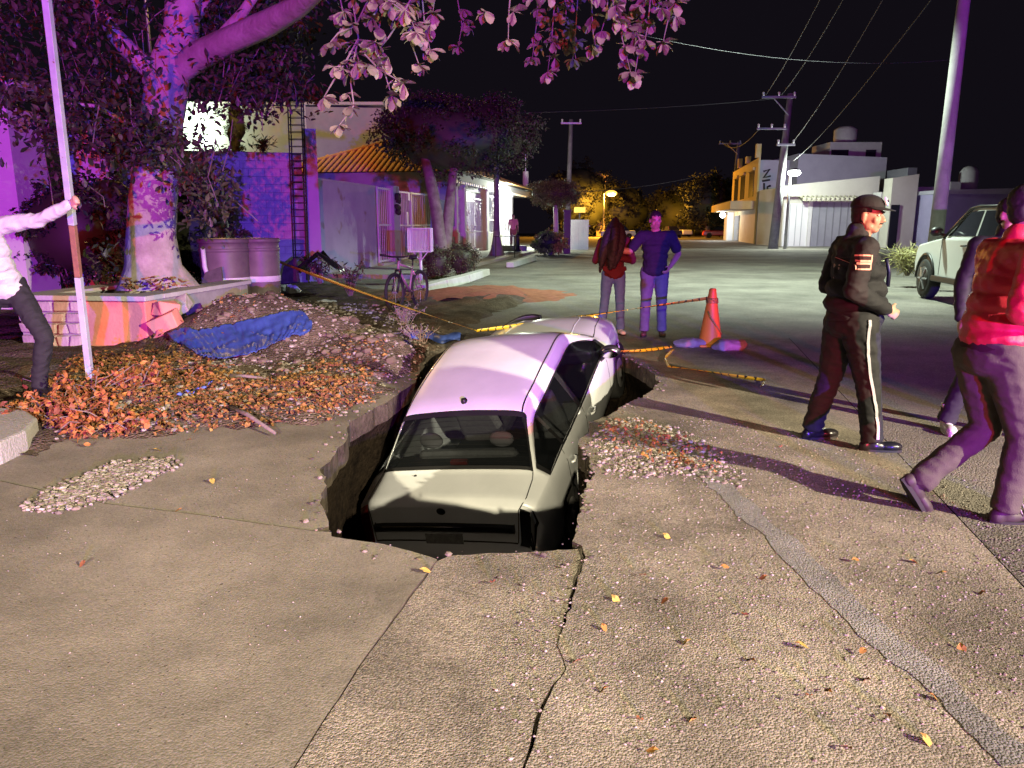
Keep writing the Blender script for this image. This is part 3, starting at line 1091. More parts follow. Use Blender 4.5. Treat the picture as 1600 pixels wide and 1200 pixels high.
bar_m = MB(); bar_m.box((0, 0, 0.5), (0.022, 0.022, 1.0)); bar_me = bar_m.mesh('bar', gate_white)
def gate(parent, name, t0, t1, z0, z1, n, rails, z1b=None, q=0.0, mm=None):
    z1b = z1 if z1b is None else z1b
    g = MB()
    for zf in rails:
        za, zb = z0 + (z1 - z0) * zf, z0 + (z1b - z0) * zf
        g.hexa([FP(t0, q - .025, za - .03), FP(t1, q - .025, zb - .03), FP(t1, q + .025, zb - .03), FP(t0, q + .025, za - .03)],
               [FP(t0, q - .025, za + .03), FP(t1, q - .025, zb + .03), FP(t1, q + .025, zb + .03), FP(t0, q + .025, za + .03)])
    for t in (t0, t1):
        fbox(g, t - .03, t + .03, q - .03, q + .03, z0, z1 if t == t0 else z1b)
    go = g.build(name, gate_white, parent)
    for k in range(1, n):
        f = k / n
        o = obj('bar', bar_me, go)
        o.location = FP(t0 + (t1 - t0) * f, q, z0)
        o.scale = (1, 1, (z1 + (z1b - z1) * f) - z0)
        o.rotation_euler = (0, 0, -math.atan2(FE.x, FE.y))
    return go
fence = thing('barred_gate', 'tall white barred gates between lilac pillars left of the forked tree', 'gate')
gz0 = 0.22
gate(fence, 'gate_leaf', tU(591), tU(611), gz0, zV(591, 291), 7, (0.02, 0.5, 0.98), zV(611, 294))
gate(fence, 'gate_leaf', tU(621), tU(643), gz0, zV(621, 297), 9, (0.02, 0.5, 0.98), zV(643, 300))
gate(fence, 'gate_leaf', tU(643.6), tU(672), gz0, zV(643, 300), 10, (0.02, 0.5, 0.98), zV(672, 303))
for (ua, ub, vt) in ((611.5, 620.5, 290), (672.5, 681, 302)):
    p = MB(); fbox(p, tU(ua), tU(ub), -0.18, 0.12, 0.05, zV(ua, vt)); p.build('pillar', purple_wall, fence)
p = MB(); fbox(p, tU(589), tU(672), -0.4, 0.2, 0.0, gz0 - .02); p.build('step', pave, fence)
nt_ = MB(); fbox(nt_, tU(634), tU(636.5), 0.03, 0.05, zV(634, 352), zV(634, 331)); nt_.build('notice', white_paint, fence)
nt_ = MB(); fbox(nt_, tU(637), tU(640), 0.03, 0.05, zV(637, 313), zV(637, 302)); nt_.build('notice', white_paint, fence)
wr_ = MB()
c = FP(tU(616), 0.18, zV(616, 318))
for k in range(40):
    a = random.uniform(0, 6.28); r = random.uniform(.12, .3)
    wr_.ball(c + FE * (r * math.cos(a) * .8) + V((0, 0, r * math.sin(a) * 1.3)), random.uniform(.05, .1), 6, 5)
tag(wr_.build('wreath', mat('wreath', (0.02, 0.03, 0.02), (0.05, 0.02, 0.03), 9), None, True), 'dark wreath hung on the pillar of the barred gate', 'wreath')

# white wall piece behind the forked tree, ornate gate and railings
wall2 = thing('white_porch', 'white porch front of columns and lattice railings under the tile roof', 'porch')
p = MB(); fbox(p, tU(681.5), tU(702), -0.2, 0.0, 0.0, zV(690, 312)); p.build('wall_panel', mat('pale_green_plaster', (0.55, 0.57, 0.52), None), wall2)
for (u, w) in ((709, .16), (722, .2), (757.5, .3), (784, .22), (796, .22)):
    p = MB()
    t = tU(u)
    fbox(p, t - w, t + w, -0.2, 0.2, 0.1, ZE - .42)
    fbox(p, t - w - .08, t + w + .08, -0.28, 0.28, ZE - .62, ZE - .425)
    fbox(p, t - w - .06, t + w + .06, -0.26, 0.26, 0.1, 1.2)
    p.build('column', plaster_white if u < 770 else purple_wall, wall2)
def scroll_panel(parent, name, t0, t1, z0, z1, nb, arch=0.0):
    g = MB()
    n = nb
    for k in range(n + 1):
        f = k / n
        zt = z1 + arch * math.sin(math.pi * f)
        a = FP(t0 + (t1 - t0) * f, 0, z0)
        g.tube([a, a + V((0, 0, zt - z0))], 0.022, 5)
    for zf in (0.0, 0.35, 0.98):
        a, b = FP(t0, 0, z0 + (z1 - z0) * zf), FP(t1, 0, z0 + (z1 - z0) * zf)
        g.tube([a, b], 0.035, 5)
    random.seed(int(t0 * 100))
    for k in range(int((t1 - t0) * 7)):
        t = random.uniform(t0 + .1, t1 - .1)
        z = random.uniform(z0 + (z1 - z0) * .4, z1 - .12)
        r = random.uniform(.12, .28)
        ph = random.uniform(0, 6.28)
        pts = []
        for j in range(9):
            a = ph + j * 0.62
            rr = r * (1 - j / 11)
            pts.append(FP(t + rr * math.cos(a), 0.01, z + rr * math.sin(a)))
        g.tube(pts, 0.018, 4)
    return g.build(name, gate_white, parent)
zf0 = 0.25
scroll_panel(wall2, 'railing_panel', tU(703), tU(708), 1.0, zV(705, 308), 5)
scroll_panel(wall2, 'railing_panel', tU(711), tU(720), 1.0, zV(715, 308), 6)
og = thing('ornate_gate', 'white ornate scrollwork gate lit by the porch lamp', 'gate')
scroll_panel(og, 'gate_leaf', tU(725), tU(740), zf0, zV(732, 312), 9, 0.0)
scroll_panel(og, 'gate_leaf', tU(740.5), tU(754), zf0, zV(747, 310), 8, 0.25)
scroll_panel(wall2, 'railing_panel', tU(761), tU(774), 1.1, zV(767, 306), 9, 0.35)
p = MB(); fbox(p, tU(703), tU(722), -0.12, 0.12, 0.1, 1.0); p.build('plinth', pave, wall2)
p = MB(); fbox(p, tU(760), tU(782), -0.12, 0.12, 0.1, 1.0); p.build('plinth', pave, wall2)
p = MB(); fbox(p, tU(786), tU(826), -2.18, -2.0, 0.1, ZE - .45); p.build('recessed_wall', purple_wall, wall2)
# porch lamp
lp = thing('porch_lamp', 'bright white porch lamp under the eave of the tiled house', 'lamp')
pc = FP(tU(778), 0.55, ZE - 0.42)
mb = MB(); mb.ball(pc, (0.22, 0.22, 0.14), 12, 8)
mb.build('bulb', mat('porch_bulb', (1, 1, 1), emit=(0.85, 1.0, 0.85), estr=14), lp, True)
mb = MB(); fbox(mb, tU(778) - .1, tU(778) + .1, 0.25, 0.55, ZE - .30, ZE - .24)
mb.build('bracket', white_paint, lp)
lamp('porch_lamp_light', pc + FN * 0.5 + V((0, 0, -0.3)), (0.88, 1.0, 0.80), 2700, 0.2)

# taller pale building behind
bk = thing('pale_building', 'tall pale flat roofed building behind the block wall', 'building')
YB = 47.0
A_, B_ = D(250, 170, YB), D(596, 190, YB)
zt = D(400, 163, YB).z
mb = MB(); mb.hexa([V((A_.x, YB, 0)), V((B_.x, YB, 0)), V((B_.x, YB + 6, 0)), V((A_.x, YB + 6, 0))], [V((A_.x, YB, zt)), V((B_.x, YB, zt - .2)), V((B_.x, YB + 6, zt)), V((A_.x, YB + 6, zt))])
mb.build('wall', plaster_grey, bk)
mb = MB(); mb.box(((A_.x + B_.x) / 2, YB + 3, zt + .04), (B_.x - A_.x + .3, 6.3, 0.16)); mb.build('roof_edge', plaster_white, bk)
mb = MB(); xw = D(478, 200, YB).x; mb.box((xw, YB - .04, zt / 2), (0.12, 0.06, zt)); mb.build('corner_strip', plaster_white, bk)
wl = thing('wall_lamp', 'glaring greenish white wall lamp on the pale building behind the tree', 'lamp')
c = D(289, 193, YB - .6)
mb = MB(); mb.ball(c, (0.28, 0.2, 0.2), 12, 8); mb.build('bulb', mat('wall_bulb', (1, 1, 1), emit=(0.8, 1.0, 0.75), estr=20), wl, True)
mb = MB(); mb.box(c + V((0, 0.35, .1)), (0.1, 0.55, 0.08)); mb.build('bracket', dark_iron, wl)
lamp('wall_lamp_light', c + V((0.5, -0.4, -0.2)), (0.75, 1.0, 0.70), 900, 0.25)

# block wall
bw = thing('block_wall', 'bare concrete block wall washed in purple behind the big tree', 'wall')
A_, B_ = D(165, 400, 19.6), D(479, 400, 20.8)
A_.z = B_.z = 0
ex = (B_ - A_); LW = ex.length; ex.normalize()
ny = V((ex.y, -ex.x, 0))
HWALL = D(400, 236, 20.4).z
mortar = mat('mortar', (0.24, 0.23, 0.23), (0.30, 0.29, 0.29), 6, rough=0.95)
mb = MB(); mb.hexa([A_ - ny * .02, B_ - ny * .02, B_ - ny * .2, A_ - ny * .2], [p + V((0, 0, HWALL - .01)) for p in (A_ - ny * .02, B_ - ny * .02, B_ - ny * .2, A_ - ny * .2)])
mb.build('mortar_core', mortar, bw)
bm_ = MB(); bm_.box((0, 0, 0), (0.388, 0.06, 0.188))
block_me = bm_.mesh('block', mat('block', (0.36, 0.34, 0.34), (0.46, 0.44, 0.43), 5, 7, 0.9, 0.4, 40))
rows = int(HWALL / 0.2)
for r in range(rows):
    x = 0.2 if r % 2 == 0 else 0.4
    while x < LW - 0.15:
        o = obj('block', block_me, bw)
        o.location = A_ + ex * x + V((0, 0, r * 0.2 + 0.1)) - ny * (0.02 + random.uniform(-.004, .006))
        o.rotation_euler = (0, 0, math.atan2(ex.y, ex.x))
        x += 0.4
mb = MB(); c = B_ + ex * 0.2
mb.box(c + V((0, .1, HWALL / 2 + .3)), (0.36, 0.3, HWALL + .6), rotz(math.atan2(ex.y, ex.x)))
mb.build('end_pillar', purple_wall, bw)
# rebar cage standing against it
rc = thing('rebar_cage', 'rusty steel rebar cage column standing against the block wall', 'rebar')
c0, c1 = D(470, 402, 20.2), D(462, 150, 20.2)
for dx in (-.17, .17):
    for dy in (-.1, .1):
        mb = MB(); mb.tube([c0 + V((dx, dy, -.6)), c1 + V((dx, dy, 0.5))], 0.018, 5); mb.build('bar', dark_iron, rc)
for k in range(24):
    f = k / 23
    c = c0.lerp(c1, f)
    mb = MB()
    q = [c + V((sx * .18, sy * .11, 0)) for sx, sy in ((-1, -1), (1, -1), (1, 1), (-1, 1), (-1, -1))]
    mb.tube(q, 0.011, 4); mb.build('stirrup', dark_iron, rc)

# wall fragments at the far left
fl_ = thing('side_house', 'purple lit house front at the left edge behind the man', 'house')
mb = MB(); a, b = D(-60, 300, 14), D(26, 300, 14); mb.box(((a.x + b.x) / 2, 14.5, 1.8), (b.x - a.x, 1.0, 3.6)); mb.build('wall', plaster_white, fl_)
mb = MB(); a = D(-60, 140, 13.8); b = D(30, 140, 13.8); mb.box(((a.x + b.x) / 2, 14.3, D(0, 132, 13.8).z), (b.x - a.x + .2, 1.6, 0.16)); mb.build('roof_edge', plaster_white, fl_)
fr = thing('boundary_wall', 'purple and red lit boundary wall seen through the tree leaves', 'wall')
mb = MB(); a, b = D(38, 280, 17.5), D(170, 280, 17.5); z0_, z1_ = D(90, 279, 17.5).z, D(90, 195, 17.5).z
mb.box(((a.x + b.x) / 2, 17.7, (z1_) / 2), (b.x - a.x, 0.2, z1_)); mb.build('wall_panel', plaster_white, fr)
mb = MB(); mb.box(((a.x + b.x) / 2, 17.66, z1_ + .05), (b.x - a.x + .1, 0.34, .1)); mb.build('coping', plaster_grey, fr)

# ------------------------------------------------------------------ right side of the street
def frontbox(mb, u0, u1, vt, y, depth, vb=None, vt2=None):
    """a building front standing at depth y between two image columns"""
    a, b = D(u0, 352, y).x, D(u1, 352, y).x
    zt = D((u0 + u1) / 2, vt, y).z
    zt2 = zt if vt2 is None else D((u0 + u1) / 2, vt2, y).z
    zb = 0 if vb is None else D((u0 + u1) / 2, vb, y).z
    mb.hexa([V((a, y, zb)), V((b, y, zb)), V((b, y + depth, zb)), V((a, y + depth, zb))], [V((a, y, zt)), V((b, y, zt2)), V((b, y + depth, zt2)), V((a, y + depth, zt))])
    return mb
YR = 58.0
cream = mat('cream_plaster', (0.52, 0.50, 0.42), (0.58, 0.56, 0.48), 0.7, 7, 0.85)
bluegrey = mat('blue_grey_plaster', (0.34, 0.34, 0.40), (0.40, 0.40, 0.46), 0.6, 7, 0.85)
orange_p = mat('sodium_orange_plaster', (0.58, 0.42, 0.20), (0.64, 0.48, 0.25), 0.7, 7, 0.85)  # the sodium lamp's orange is put into the plaster colour
darkwin = mat('dark_window', (0.02, 0.02, 0.03), None, rough=0.15)
# corner shop, sodium lamplight put into the orange of its front
cs = thing('corner_building', 'two storey corner building with sodium tinted orange street front and grey side wall', 'building')
yc = 74.0
mb = MB()
A1 = D(1182, 352, 66); A2 = D(1143, 352, 84)
# street front runs away from us between the two points; grey side faces us
sx = D(1252, 352, 66)
h1 = D(1182, 250, 66).z
mb.add([V((A1.x, 66, 0)), V((sx.x, 66, 0)), V((sx.x, 66, h1)), V((A1.x, 66, h1))], [(0, 1, 2, 3)])
mb.add([V((A1.x + .02, 66.3, h1)), V((sx.x, 66.3, h1)), V((sx.x, 84, h1)), V((A2.x, 84, h1))], [(0, 1, 2, 3)])
mb.hexa([V((A1.x + .05, 66.02, 0)), V((sx.x, 66.02, 0)), V((sx.x, 84, 0)), V((A2.x + .3, 84, 0))], [V((A1.x + .05, 66.02, h1)), V((sx.x, 66.02, h1)), V((sx.x, 84, h1)), V((A2.x + .3, 84, h1))])
mb.build('side_wall', bluegrey, cs)
mb = MB()
e_ = (A2 - A1); e_.z = 0; e_.normalize(); n_ = V((-e_.y, e_.x, 0))
LS = (V((A2.x, 84, 0)) - V((A1.x, 66, 0))).length
def sf(d, q, z):
    return V((A1.x, 66, 0)) + e_ * d + n_ * q + V((0, 0, z))
def sbox(mb, d0, d1, q0, q1, z0, z1):
    mb.hexa([sf(d0, q0, z0), sf(d1, q0, z0), sf(d1, q1, z0), sf(d0, q1, z0)], [sf(d0, q0, z1), sf(d1, q0, z1), sf(d1, q1, z1), sf(d0, q1, z1)])
sbox(mb, 0, LS, 0.0, 0.15, 0, h1 + .2)
mb.build('street_front', orange_p, cs)
for d0, d1, z0, z1 in ((2, 5, 4.0, 6.2), (8, 11, 4.0, 6.2), (13, 16, 4.0, 6.2)):
    mb = MB(); sbox(mb, d0, d1, 0.151, 0.19, z0, z1); w_ = mb.build('window', darkwin, cs)
    mb = MB(); sbox(mb, d0 - .2, d1 + .2, 0.151, 0.35, z1, z1 + .25); mb.build('lintel', orange_p, w_)
for d0, d1, zt in ((0, .6, 1.1), (6, 6.8, .6), (12, 12.6, .9)):
    mb = MB(); sbox(mb, d0, d1, 0.0, 0.4, h1 + .21, h1 + .2 + zt); mb.build('parapet_post', orange_p, cs)
mb = MB(); sbox(mb, 0.5, LS, 0.16, 2.2, 2.9, 3.6); mb.build('canopy', orange_p, cs)
mb = MB(); sbox(mb, LS - 3, LS - .2, 0.16, 0.8, 0, 2.88); mb.build('pier', plaster_white, cs)
mb = MB(); sbox(mb, LS - 8, LS - 4, 0.16, 0.2, 0, 2.5); mb.build('doorway', darkwin, cs)
mb = MB()
def stroke(uv):
    mb.tube([D(u, v, 65.93) for u, v in uv], 0.09, 5)
stroke([(1193, 268), (1203, 264), (1193, 278), (1204, 275)])
stroke([(1194, 286), (1194, 312), (1195, 315)])
stroke([(1191, 283), (1203, 281)])
stroke([(1204, 290), (1199, 292), (1199, 298), (1205, 300), (1204, 308), (1198, 311)])
mb.build('graffiti', black, cs)
cl = thing('shop_lamp', 'small white lamp under the corner building canopy', 'lamp')
c = sf(LS - 6, 1.6, 2.55)
mb = MB(); mb.ball(c, 0.28, 10, 8); mb.build('bulb', mat('shop_bulb', (1, 1, 1), emit=(0.8, 0.92, 1.0), estr=12), cl, True)
mb = MB(); mb.tube([c + V((0, 0, .2)), c + V((0, 0, .36))], .05, 6); mb.build('stem', dark_iron, cl)
lamp('shop_lamp_light', c + n_ * .5 + V((0, 0, -.3)), (0.8, 0.92, 1.0), 700, 0.2)

# house with garage
gh = thing('garage_house', 'pale two storey house with grey garage door and small tiled canopy', 'house')
mb = MB(); frontbox(mb, 1240, 1376, 240, YR + 6, 8, vt2=246); mb.build('upper_wall', bluegrey, gh)
mb = MB(); frontbox(mb, 1287, 1366, 222, YR + 9, 4, vb=262); mb.build('roof_room', plaster_grey, gh)
for ua, ub, va, vb_ in ((1290, 1316, 234, 252), (1343, 1358, 234, 258)):
    mb = MB(); frontbox(mb, ua, ub, va, YR + 8.9, 0.1, vb=vb_); mb.build('window', darkwin, gh)
mb = MB(); c = D(1320, 222, YR + 11); mb.lathe([(0.9, 0), (0.95, .3), (0.95, 1.0), (0.6, 1.25), (0.3, 1.3)], 16, c); mb.build('water_tank', plaster_grey, gh, True)
mb = MB(); frontbox(mb, 1222, 1366, 292, YR, 5.9, vt2=276); mb.build('front_wall', cream, gh)
mb = MB(); frontbox(mb, 1220, 1368, 290, YR - 1.1, 1.08, vb=307, vt2=275); mb.build('awning_slab', cream, gh)
gd = MB(); frontbox(gd, 1268, 1345, 316, YR - 0.12, 0.1, vb=385); gdo = gd.build('garage_door', mat('garage_door', (0.26, 0.26, 0.29), (0.32, 0.32, 0.35), 0.8, rough=0.6), gh)
for k in range(6):
    mb = MB(); u = 1268 + 77 * (k + 1) / 7; frontbox(mb, u - .6, u + .6, 317, YR - 0.16, 0.05, vb=384); mb.build('door_rib', mat('rib', (0.2, 0.2, 0.22), None), gdo)
mb = MB(); frontbox(mb, 1224, 1262, 318, YR - 0.12, 0.1, vb=385); wg = mb.build('white_gate', white_paint, gh)
for u in (1233, 1243, 1252):
    mb = MB(); frontbox(mb, u - .5, u + .5, 319, YR - 0.16, 0.05, vb=384); mb.build('gate_rib', plaster_grey, wg)
mb = MB(); frontbox(mb, 1262.5, 1267.5, 310, YR - 0.3, 0.3, vb=386); mb.build('door_jamb', plaster_white, gh)
# tiled canopy over the garage door
cn = MB(); a = D(1254, 305, YR - 1.6); b = D(1342, 303, YR - 1.6); zt_ = D(1300, 303, YR - .2).z
cn.hexa([V((a.x, YR - 1.7, zt_ - .55)), V((b.x, YR - 1.7, zt_ - .55)), V((b.x, YR - .13, zt_ - .2)), V((a.x + .4, YR - .13, zt_ - .2))],
        [V((a.x, YR - 1.7, zt_ - .45)), V((b.x, YR - 1.7, zt_ - .45)), V((b.x, YR - .13, zt_ + .05)), V((a.x + .4, YR - .13, zt_ + .05))])
cno = cn.build('tile_canopy', mat('pale_tile', (0.50, 0.48, 0.36), None), gh)
k = 0
x = a.x + .2
while x < b.x:
    for r in range(3):
        mb = MB(); yy = YR - 1.72 + r * .52
        zz_ = zt_ - .47 + (yy - YR + 1.7) * .318
        mb.tube([V((x, yy, zz_ + .03)), V((x, yy + .55, zz_ + .03 + .175))], [0.15, 0.12], 6)
        mb.build('canopy_tile', MATS['pale_tile'], cno, True)
    x += 0.34
# tall pillar gate to the right
tp = thing('pillar_gateway', 'cream gateway with one tall square pillar and dark doors', 'gateway')
mb = MB(); frontbox(mb, 1388, 1428, 278, YR - 4, 1.2, vt2=272); mb.build('pillar', cream, tp)
mb = MB(); frontbox(mb, 1372, 1387, 300, YR - 2.5, 1.2); mb.build('side_wall', plaster_white, tp)
mb = MB(); frontbox(mb, 1390, 1403, 320, YR - 4.08, 0.05, vb=388); mb.build('dark_door', darkwin, tp)
mb = MB(); frontbox(mb, 1410, 1424, 262, YR - 3.5, 3); mb.build('side_return', mat('dark_plaster', (0.10, 0.10, 0.12), None), tp)
mb = MB(); frontbox(mb, 1424, 1456, 292, YR - 3.2, 1.2, vb=322); mb.build('lintel', plaster_grey, tp)
mb = MB(); frontbox(mb, 1420, 1448, 322, YR - 2.6, .2, vb=388); mb.build('blue_gate', mat('blue_gate', (0.10, 0.14, 0.32), None, rough=0.5), tp)
mb = MB(); frontbox(mb, 1446, 1458, 320, YR - 3.4, 1.0); mb.build('white_post', plaster_white, tp)
ns = thing('neon_strip', 'thin glowing violet blue light strip on the blue gate', 'light strip')
mb = MB(); p0, p1 = D(1431, 326, YR - 3.0), D(1426, 367, YR - 3.0)
mb.tube([p0, p1], 0.07, 8); mb.build('tube', mat('neon', (1, 1, 1), emit=(0.35, 0.3, 1.0), estr=5), ns)
mb = MB(); mb.box((p0 + p1) / 2 + V((0, .12, 0)), (.2, .08, (p0 - p1).length + .2)); mb.build('holder', dark_iron, ns)
lamp('neon_light', (p0 + p1) / 2 + V((0, -.4, 0)), (0.2, 0.25, 1.0), 180, 0.3)
pw = thing('violet_wall_house', 'low house with long violet wall and water tank on the roof', 'house')
mb = MB(); frontbox(mb, 1459, 1660, 303, YR - 6, 6, vt2=298); mb.build('wall', mat('violet_plaster', (0.28, 0.26, 0.42), (0.34, 0.31, 0.48), 1.0), pw)  # the wall colour itself is violet
mb = MB(); frontbox(mb, 1457, 1662, 297, YR - 6.15, 6.3, vb=303, vt2=292); mb.build('parapet', bluegrey, pw)
mb = MB(); c = D(1512, 292, YR - 3); mb.lathe([(0.6, -.2), (0.62, .2), (0.62, 1.0), (0.4, 1.3), (0.2, 1.4)], 16, c); mb.build('water_tank', plaster_grey, pw, True)
mb = MB(); frontbox(mb, 1478, 1494, 284, YR - 4, 2, vb=298); mb.build('roof_block', plaster_grey, pw)

# ------------------------------------------------------------------ poles and wires
def util_pole(name, label, u, vb, y, ztop, r0, r1, arms, lean=0.0, mm=None):
    t = thing(name, label, 'utility pole', (0, 0, 0), 0, 'utility poles along the street')
    b = D(u, 352, y); b.z = 0
    top = b + V((lean, 0, ztop))
    mb = MB(); mb.tube([b + V((0, 0, -.1)), top], [r0, r1], 10); mb.build('shaft', mm or concrete_pole, t, True)
    for (dz, x0, x1, th) in arms:
        mb = MB(); c = b.lerp(top, (ztop - dz) / ztop)
        mb.box(c + V(((x0 + x1) / 2, -r1 - .06, 0)), (x1 - x0, 0.1, th)); a_ = mb.build('crossarm', steel, t)
        k = 0
        n_ = max(2, int((x1 - x0) / 0.9) + 1)
        for i in range(n_):
            mb = MB(); q = c + V((x0 + .1 + (x1 - x0 - .2) * i / (n_ - 1), -r1 - .06, th / 2))
            mb.lathe([(0.05, -.002), (0.07, .08), (0.05, .12), (0.08, .2), (0.04, .26)], 8, q); mb.build('insulator', plaster_white, a_, True)
        if x1 - x0 > 1.6 and dz < 1:
            mb = MB(); mb.tube([c + V((x0 * .6, -r1 - .06, -.05)), c + V((-.1, -r1 - .06, -1.1))], 0.04, 5); mb.build('brace', steel, t)
    return t, b, top
pR, bR, tR = util_pole('utility_pole', 'thick concrete utility pole rising behind the parked white vehicle', 1464, 0, 18.5, 9.0, 0.175, 0.12, [(0.4, -1.2, .3, .12)], 0.05)
pM, bM, tM = util_pole('utility_pole', 'concrete utility pole with crossarms beside the bright white street lamp', 1210, 0, 52, 9.9, 0.34, 0.18, [(0.25, -1.9, .3, .14), (2.2, -2.0, -.1, .12), (3.2, -.6, .6, .14)], 0.45)
pF, bF, tF = util_pole('utility_pole', 'distant grey utility pole in front of the orange corner building', 1142, 0, 86, 10.4, 0.28, 0.18, [(0.2, -2.2, .2, .14)], 0.35)
pL, bL, tL = util_pole('utility_pole', 'dim utility pole behind the trimmed tree near the sodium lamp', 886, 0, 62, 9.6, 0.22, 0.16, [(0.3, -.8, .8, .12)], 0.2)
def wire(name, label, a, b, sag, r=0.012, mm=None, group='overhead wires'):
    mb = MB()
    pts = []
    for i in range(17):
        f = i / 16
        p = V(a).lerp(V(b), f)
        p.z -= sag * 4 * f * (1 - f)
        pts.append(p)
    mb.tube(pts, r, 4)
    return tag(mb.build(name, mm or mat('wire_grey', (0.035, 0.035, 0.038), None, rough=0.7), smooth=True), label, 'wire', group)
wire('overhead_wire', 'overhead wire from the crossarm pole to the top of the thick pole', tM + V((-1.6, 0, -.1)), tR + V((-1.1, 0, 2.4)), 0.5, .016)
wire('overhead_wire', 'second overhead wire just right of the crossarm top', tM + V((-.6, 0, -.1)), tR + V((-.5, 0, 2.1)), 0.6, .016)
wire('overhead_wire', 'overhead wire from the middle crossarm rising to the right', tM + V((.3, 0, -3.1)), tR + V((-.3, 0, .6)), 0.5, .018)
wire('overhead_wire', 'lowest overhead wire from the lamp pole to the thick pole', tM + V((.5, 0, -4.2)), tR + V((-.2, 0, -1.7)), 0.4, .018)
wire('overhead_wire', 'overhead wire from the distant pole to the crossarm pole', tF + V((-1.8, 0, 0)), tM + V((-1.8, 0, -2.1)), 0.9, .025)
wire('overhead_wire', 'long wire crossing the dark sky at the level of the round tree top', D(700, 178, 34), D(1230, 152, 50), 0.2, .018)
wire('overhead_wire', 'bluish wire crossing the sky at the right end of the hanging leaves', D(990, 52, 20), D(1500, 92, 24), 0.35, .006)
wire('overhead_wire', 'faint wire between the sodium lamp and the distant pole', D(900, 300, 64), tF + V((-2.0, 0, -3.0)), 0.4, .03)

# ------------------------------------------------------------------ street lamps
def street_lamp(label, u, v, y, color, watts, emit, estr, arm=-0.8, r=0.3, hide=False, base_u=None):
    t = thing('street_lamp', label, 'street lamp', (0, 0, 0), 0, 'lit street lamps')
    c = D(u, v, y)
    mb = MB(); b = V((c.x - arm, y, 0))
    mb.tube([b + V((0, 0, -.004)), b + V((0, 0, c.z - .1)), b + V((arm * .3, 0, c.z + .25)), c + V((0, 0, .22))], [0.11, 0.07, 0.06, 0.05], 8); mb.build('mast', steel, t, True)
    mb = MB(); mb.ball(c + V((0, 0, .16)), (0.36, 0.28, 0.14), 12, 8); mb.build('hood', steel, t, True)
    mb = MB(); mb.ball(c, (r, r * .8, r * .5), 14, 10); mb.build('bulb', mat('bulb_%d' % int(u), (1, 1, 1), emit=emit, estr=estr), t, True)
    lamp('street_lamp_light', c + V((0, -.5, -.45)), color, watts, 0.2)
    return t
street_lamp('bright white street lamp in front of the pale garage house', 1241, 270, 52, (0.86, 1.0, 0.90), 2600, (0.95, 1.0, 0.92), 60, 0.25, 0.42)
street_lamp('glowing orange sodium street lamp down the street', 955, 302, 100, (1.0, 0.44, 0.04), 22000, (1.0, 0.47, 0.05), 2.4, 0.9, 0.75)
street_lamp('unseen sodium street lamp put in for the orange light on the roof tiles', 330, -60, 35.8, (1.0, 0.60, 0.16), 2600, (1.0, 0.6, 0.15), 10, 3.0, 0.14)  # lamp added out of view to light the roof tiles
# lantern on the thick pole, above the picture
la = thing('pole_lantern', 'street lantern on an arm high on the thick pole', 'street lamp')
mb = MB(); mb.tube([tR + V((0, -.1, -.6)), tR + V((-.9, .3, -.3)), tR + V((-3.0, .9, -.3))], .04, 6); mb.build('arm', steel, la)
mb = MB(); mb.ball(tR + V((-3.1, .9, -.32)), (.35, .2, .1), 12, 8); mb.build('head', steel, la, True)
lamp('pole_lantern_light', tR + V((-3.1, 1.0, -.6)), (0.80, 1.0, 0.82), 10500, 0.15, (6.6, 21.0, 0), 122, 0.6)

# ------------------------------------------------------------------ vegetation
def leaf_shape(L, W, bend=0.15, obov=0.6):
    """leaf lying along +y, folded on its midrib; 6 faces"""
    vs = [V((0, 0, 0)), V((0, L * .5, -L * bend * .3)), V((0, L, -L * bend)),
          V((-W * .55, L * .35, W * .15)), V((-W, L * obov, W * .12 - L * bend * .3)), V((-W * .6, L * .88, -L * bend * .8)),
          V((W * .55, L * .35, W * .15)), V((W, L * obov, W * .12 - L * bend * .3)), V((W * .6, L * .88, -L * bend * .8))]
    fs = [(0, 1, 4, 3), (1, 2, 5, 4), (0, 6, 7, 1), (1, 7, 8, 2)]
    return vs, fs
def quad_leaf(L, W):
    return [V((0, 0, 0)), V((-W, L * .5, W * .3)), V((0, L, -L * .1)), V((W, L * .5, W * .3))], [(0, 1, 2), (0, 2, 3)]
def rand_rot(down=0.3):
    d = V((random.gauss(0, 1), random.gauss(0, 1), random.gauss(-down, .8)))
    if d.length < 1e-6:
        d = V((1, 0, 0))
    q = d.to_track_quat('Y', 'Z').to_matrix()
    return q @ Matrix.Rotation(random.uniform(-.9, .9), 3, 'Y')
def scatter_leaves(mb, clumps, per, rad, L, W, shape=quad_leaf, down=0.3):
    vs, fs = shape(L, W)
    for c in clumps:
        for k in range(per):
            d = V((random.gauss(0, 1), random.gauss(0, 1), random.gauss(0, .8)))
            d = d.normalized() * rad * random.random() ** .45
            R = rand_rot(down)
            s = random.uniform(.65, 1.25)
            p = V(c) + d
            mb.add([p + R @ (v * s) for v in vs], fs)
def crown_pts(c, r, n, hollow=0.55, flat=None):
    out = []
    while len(out) < n:
        d = V((random.uniform(-1, 1), random.uniform(-1, 1), random.uniform(-1, 1)))
        l = d.length
        if l > 1 or l < hollow:
            continue
        l2 = 1 + .22 * noise.noise(d * 2.3 + V(c))
        out.append(V((c[0] + d.x * r[0] * l2, c[1] + d.y * r[1] * l2, c[2] + d.z * r[2] * l2)))
    return out

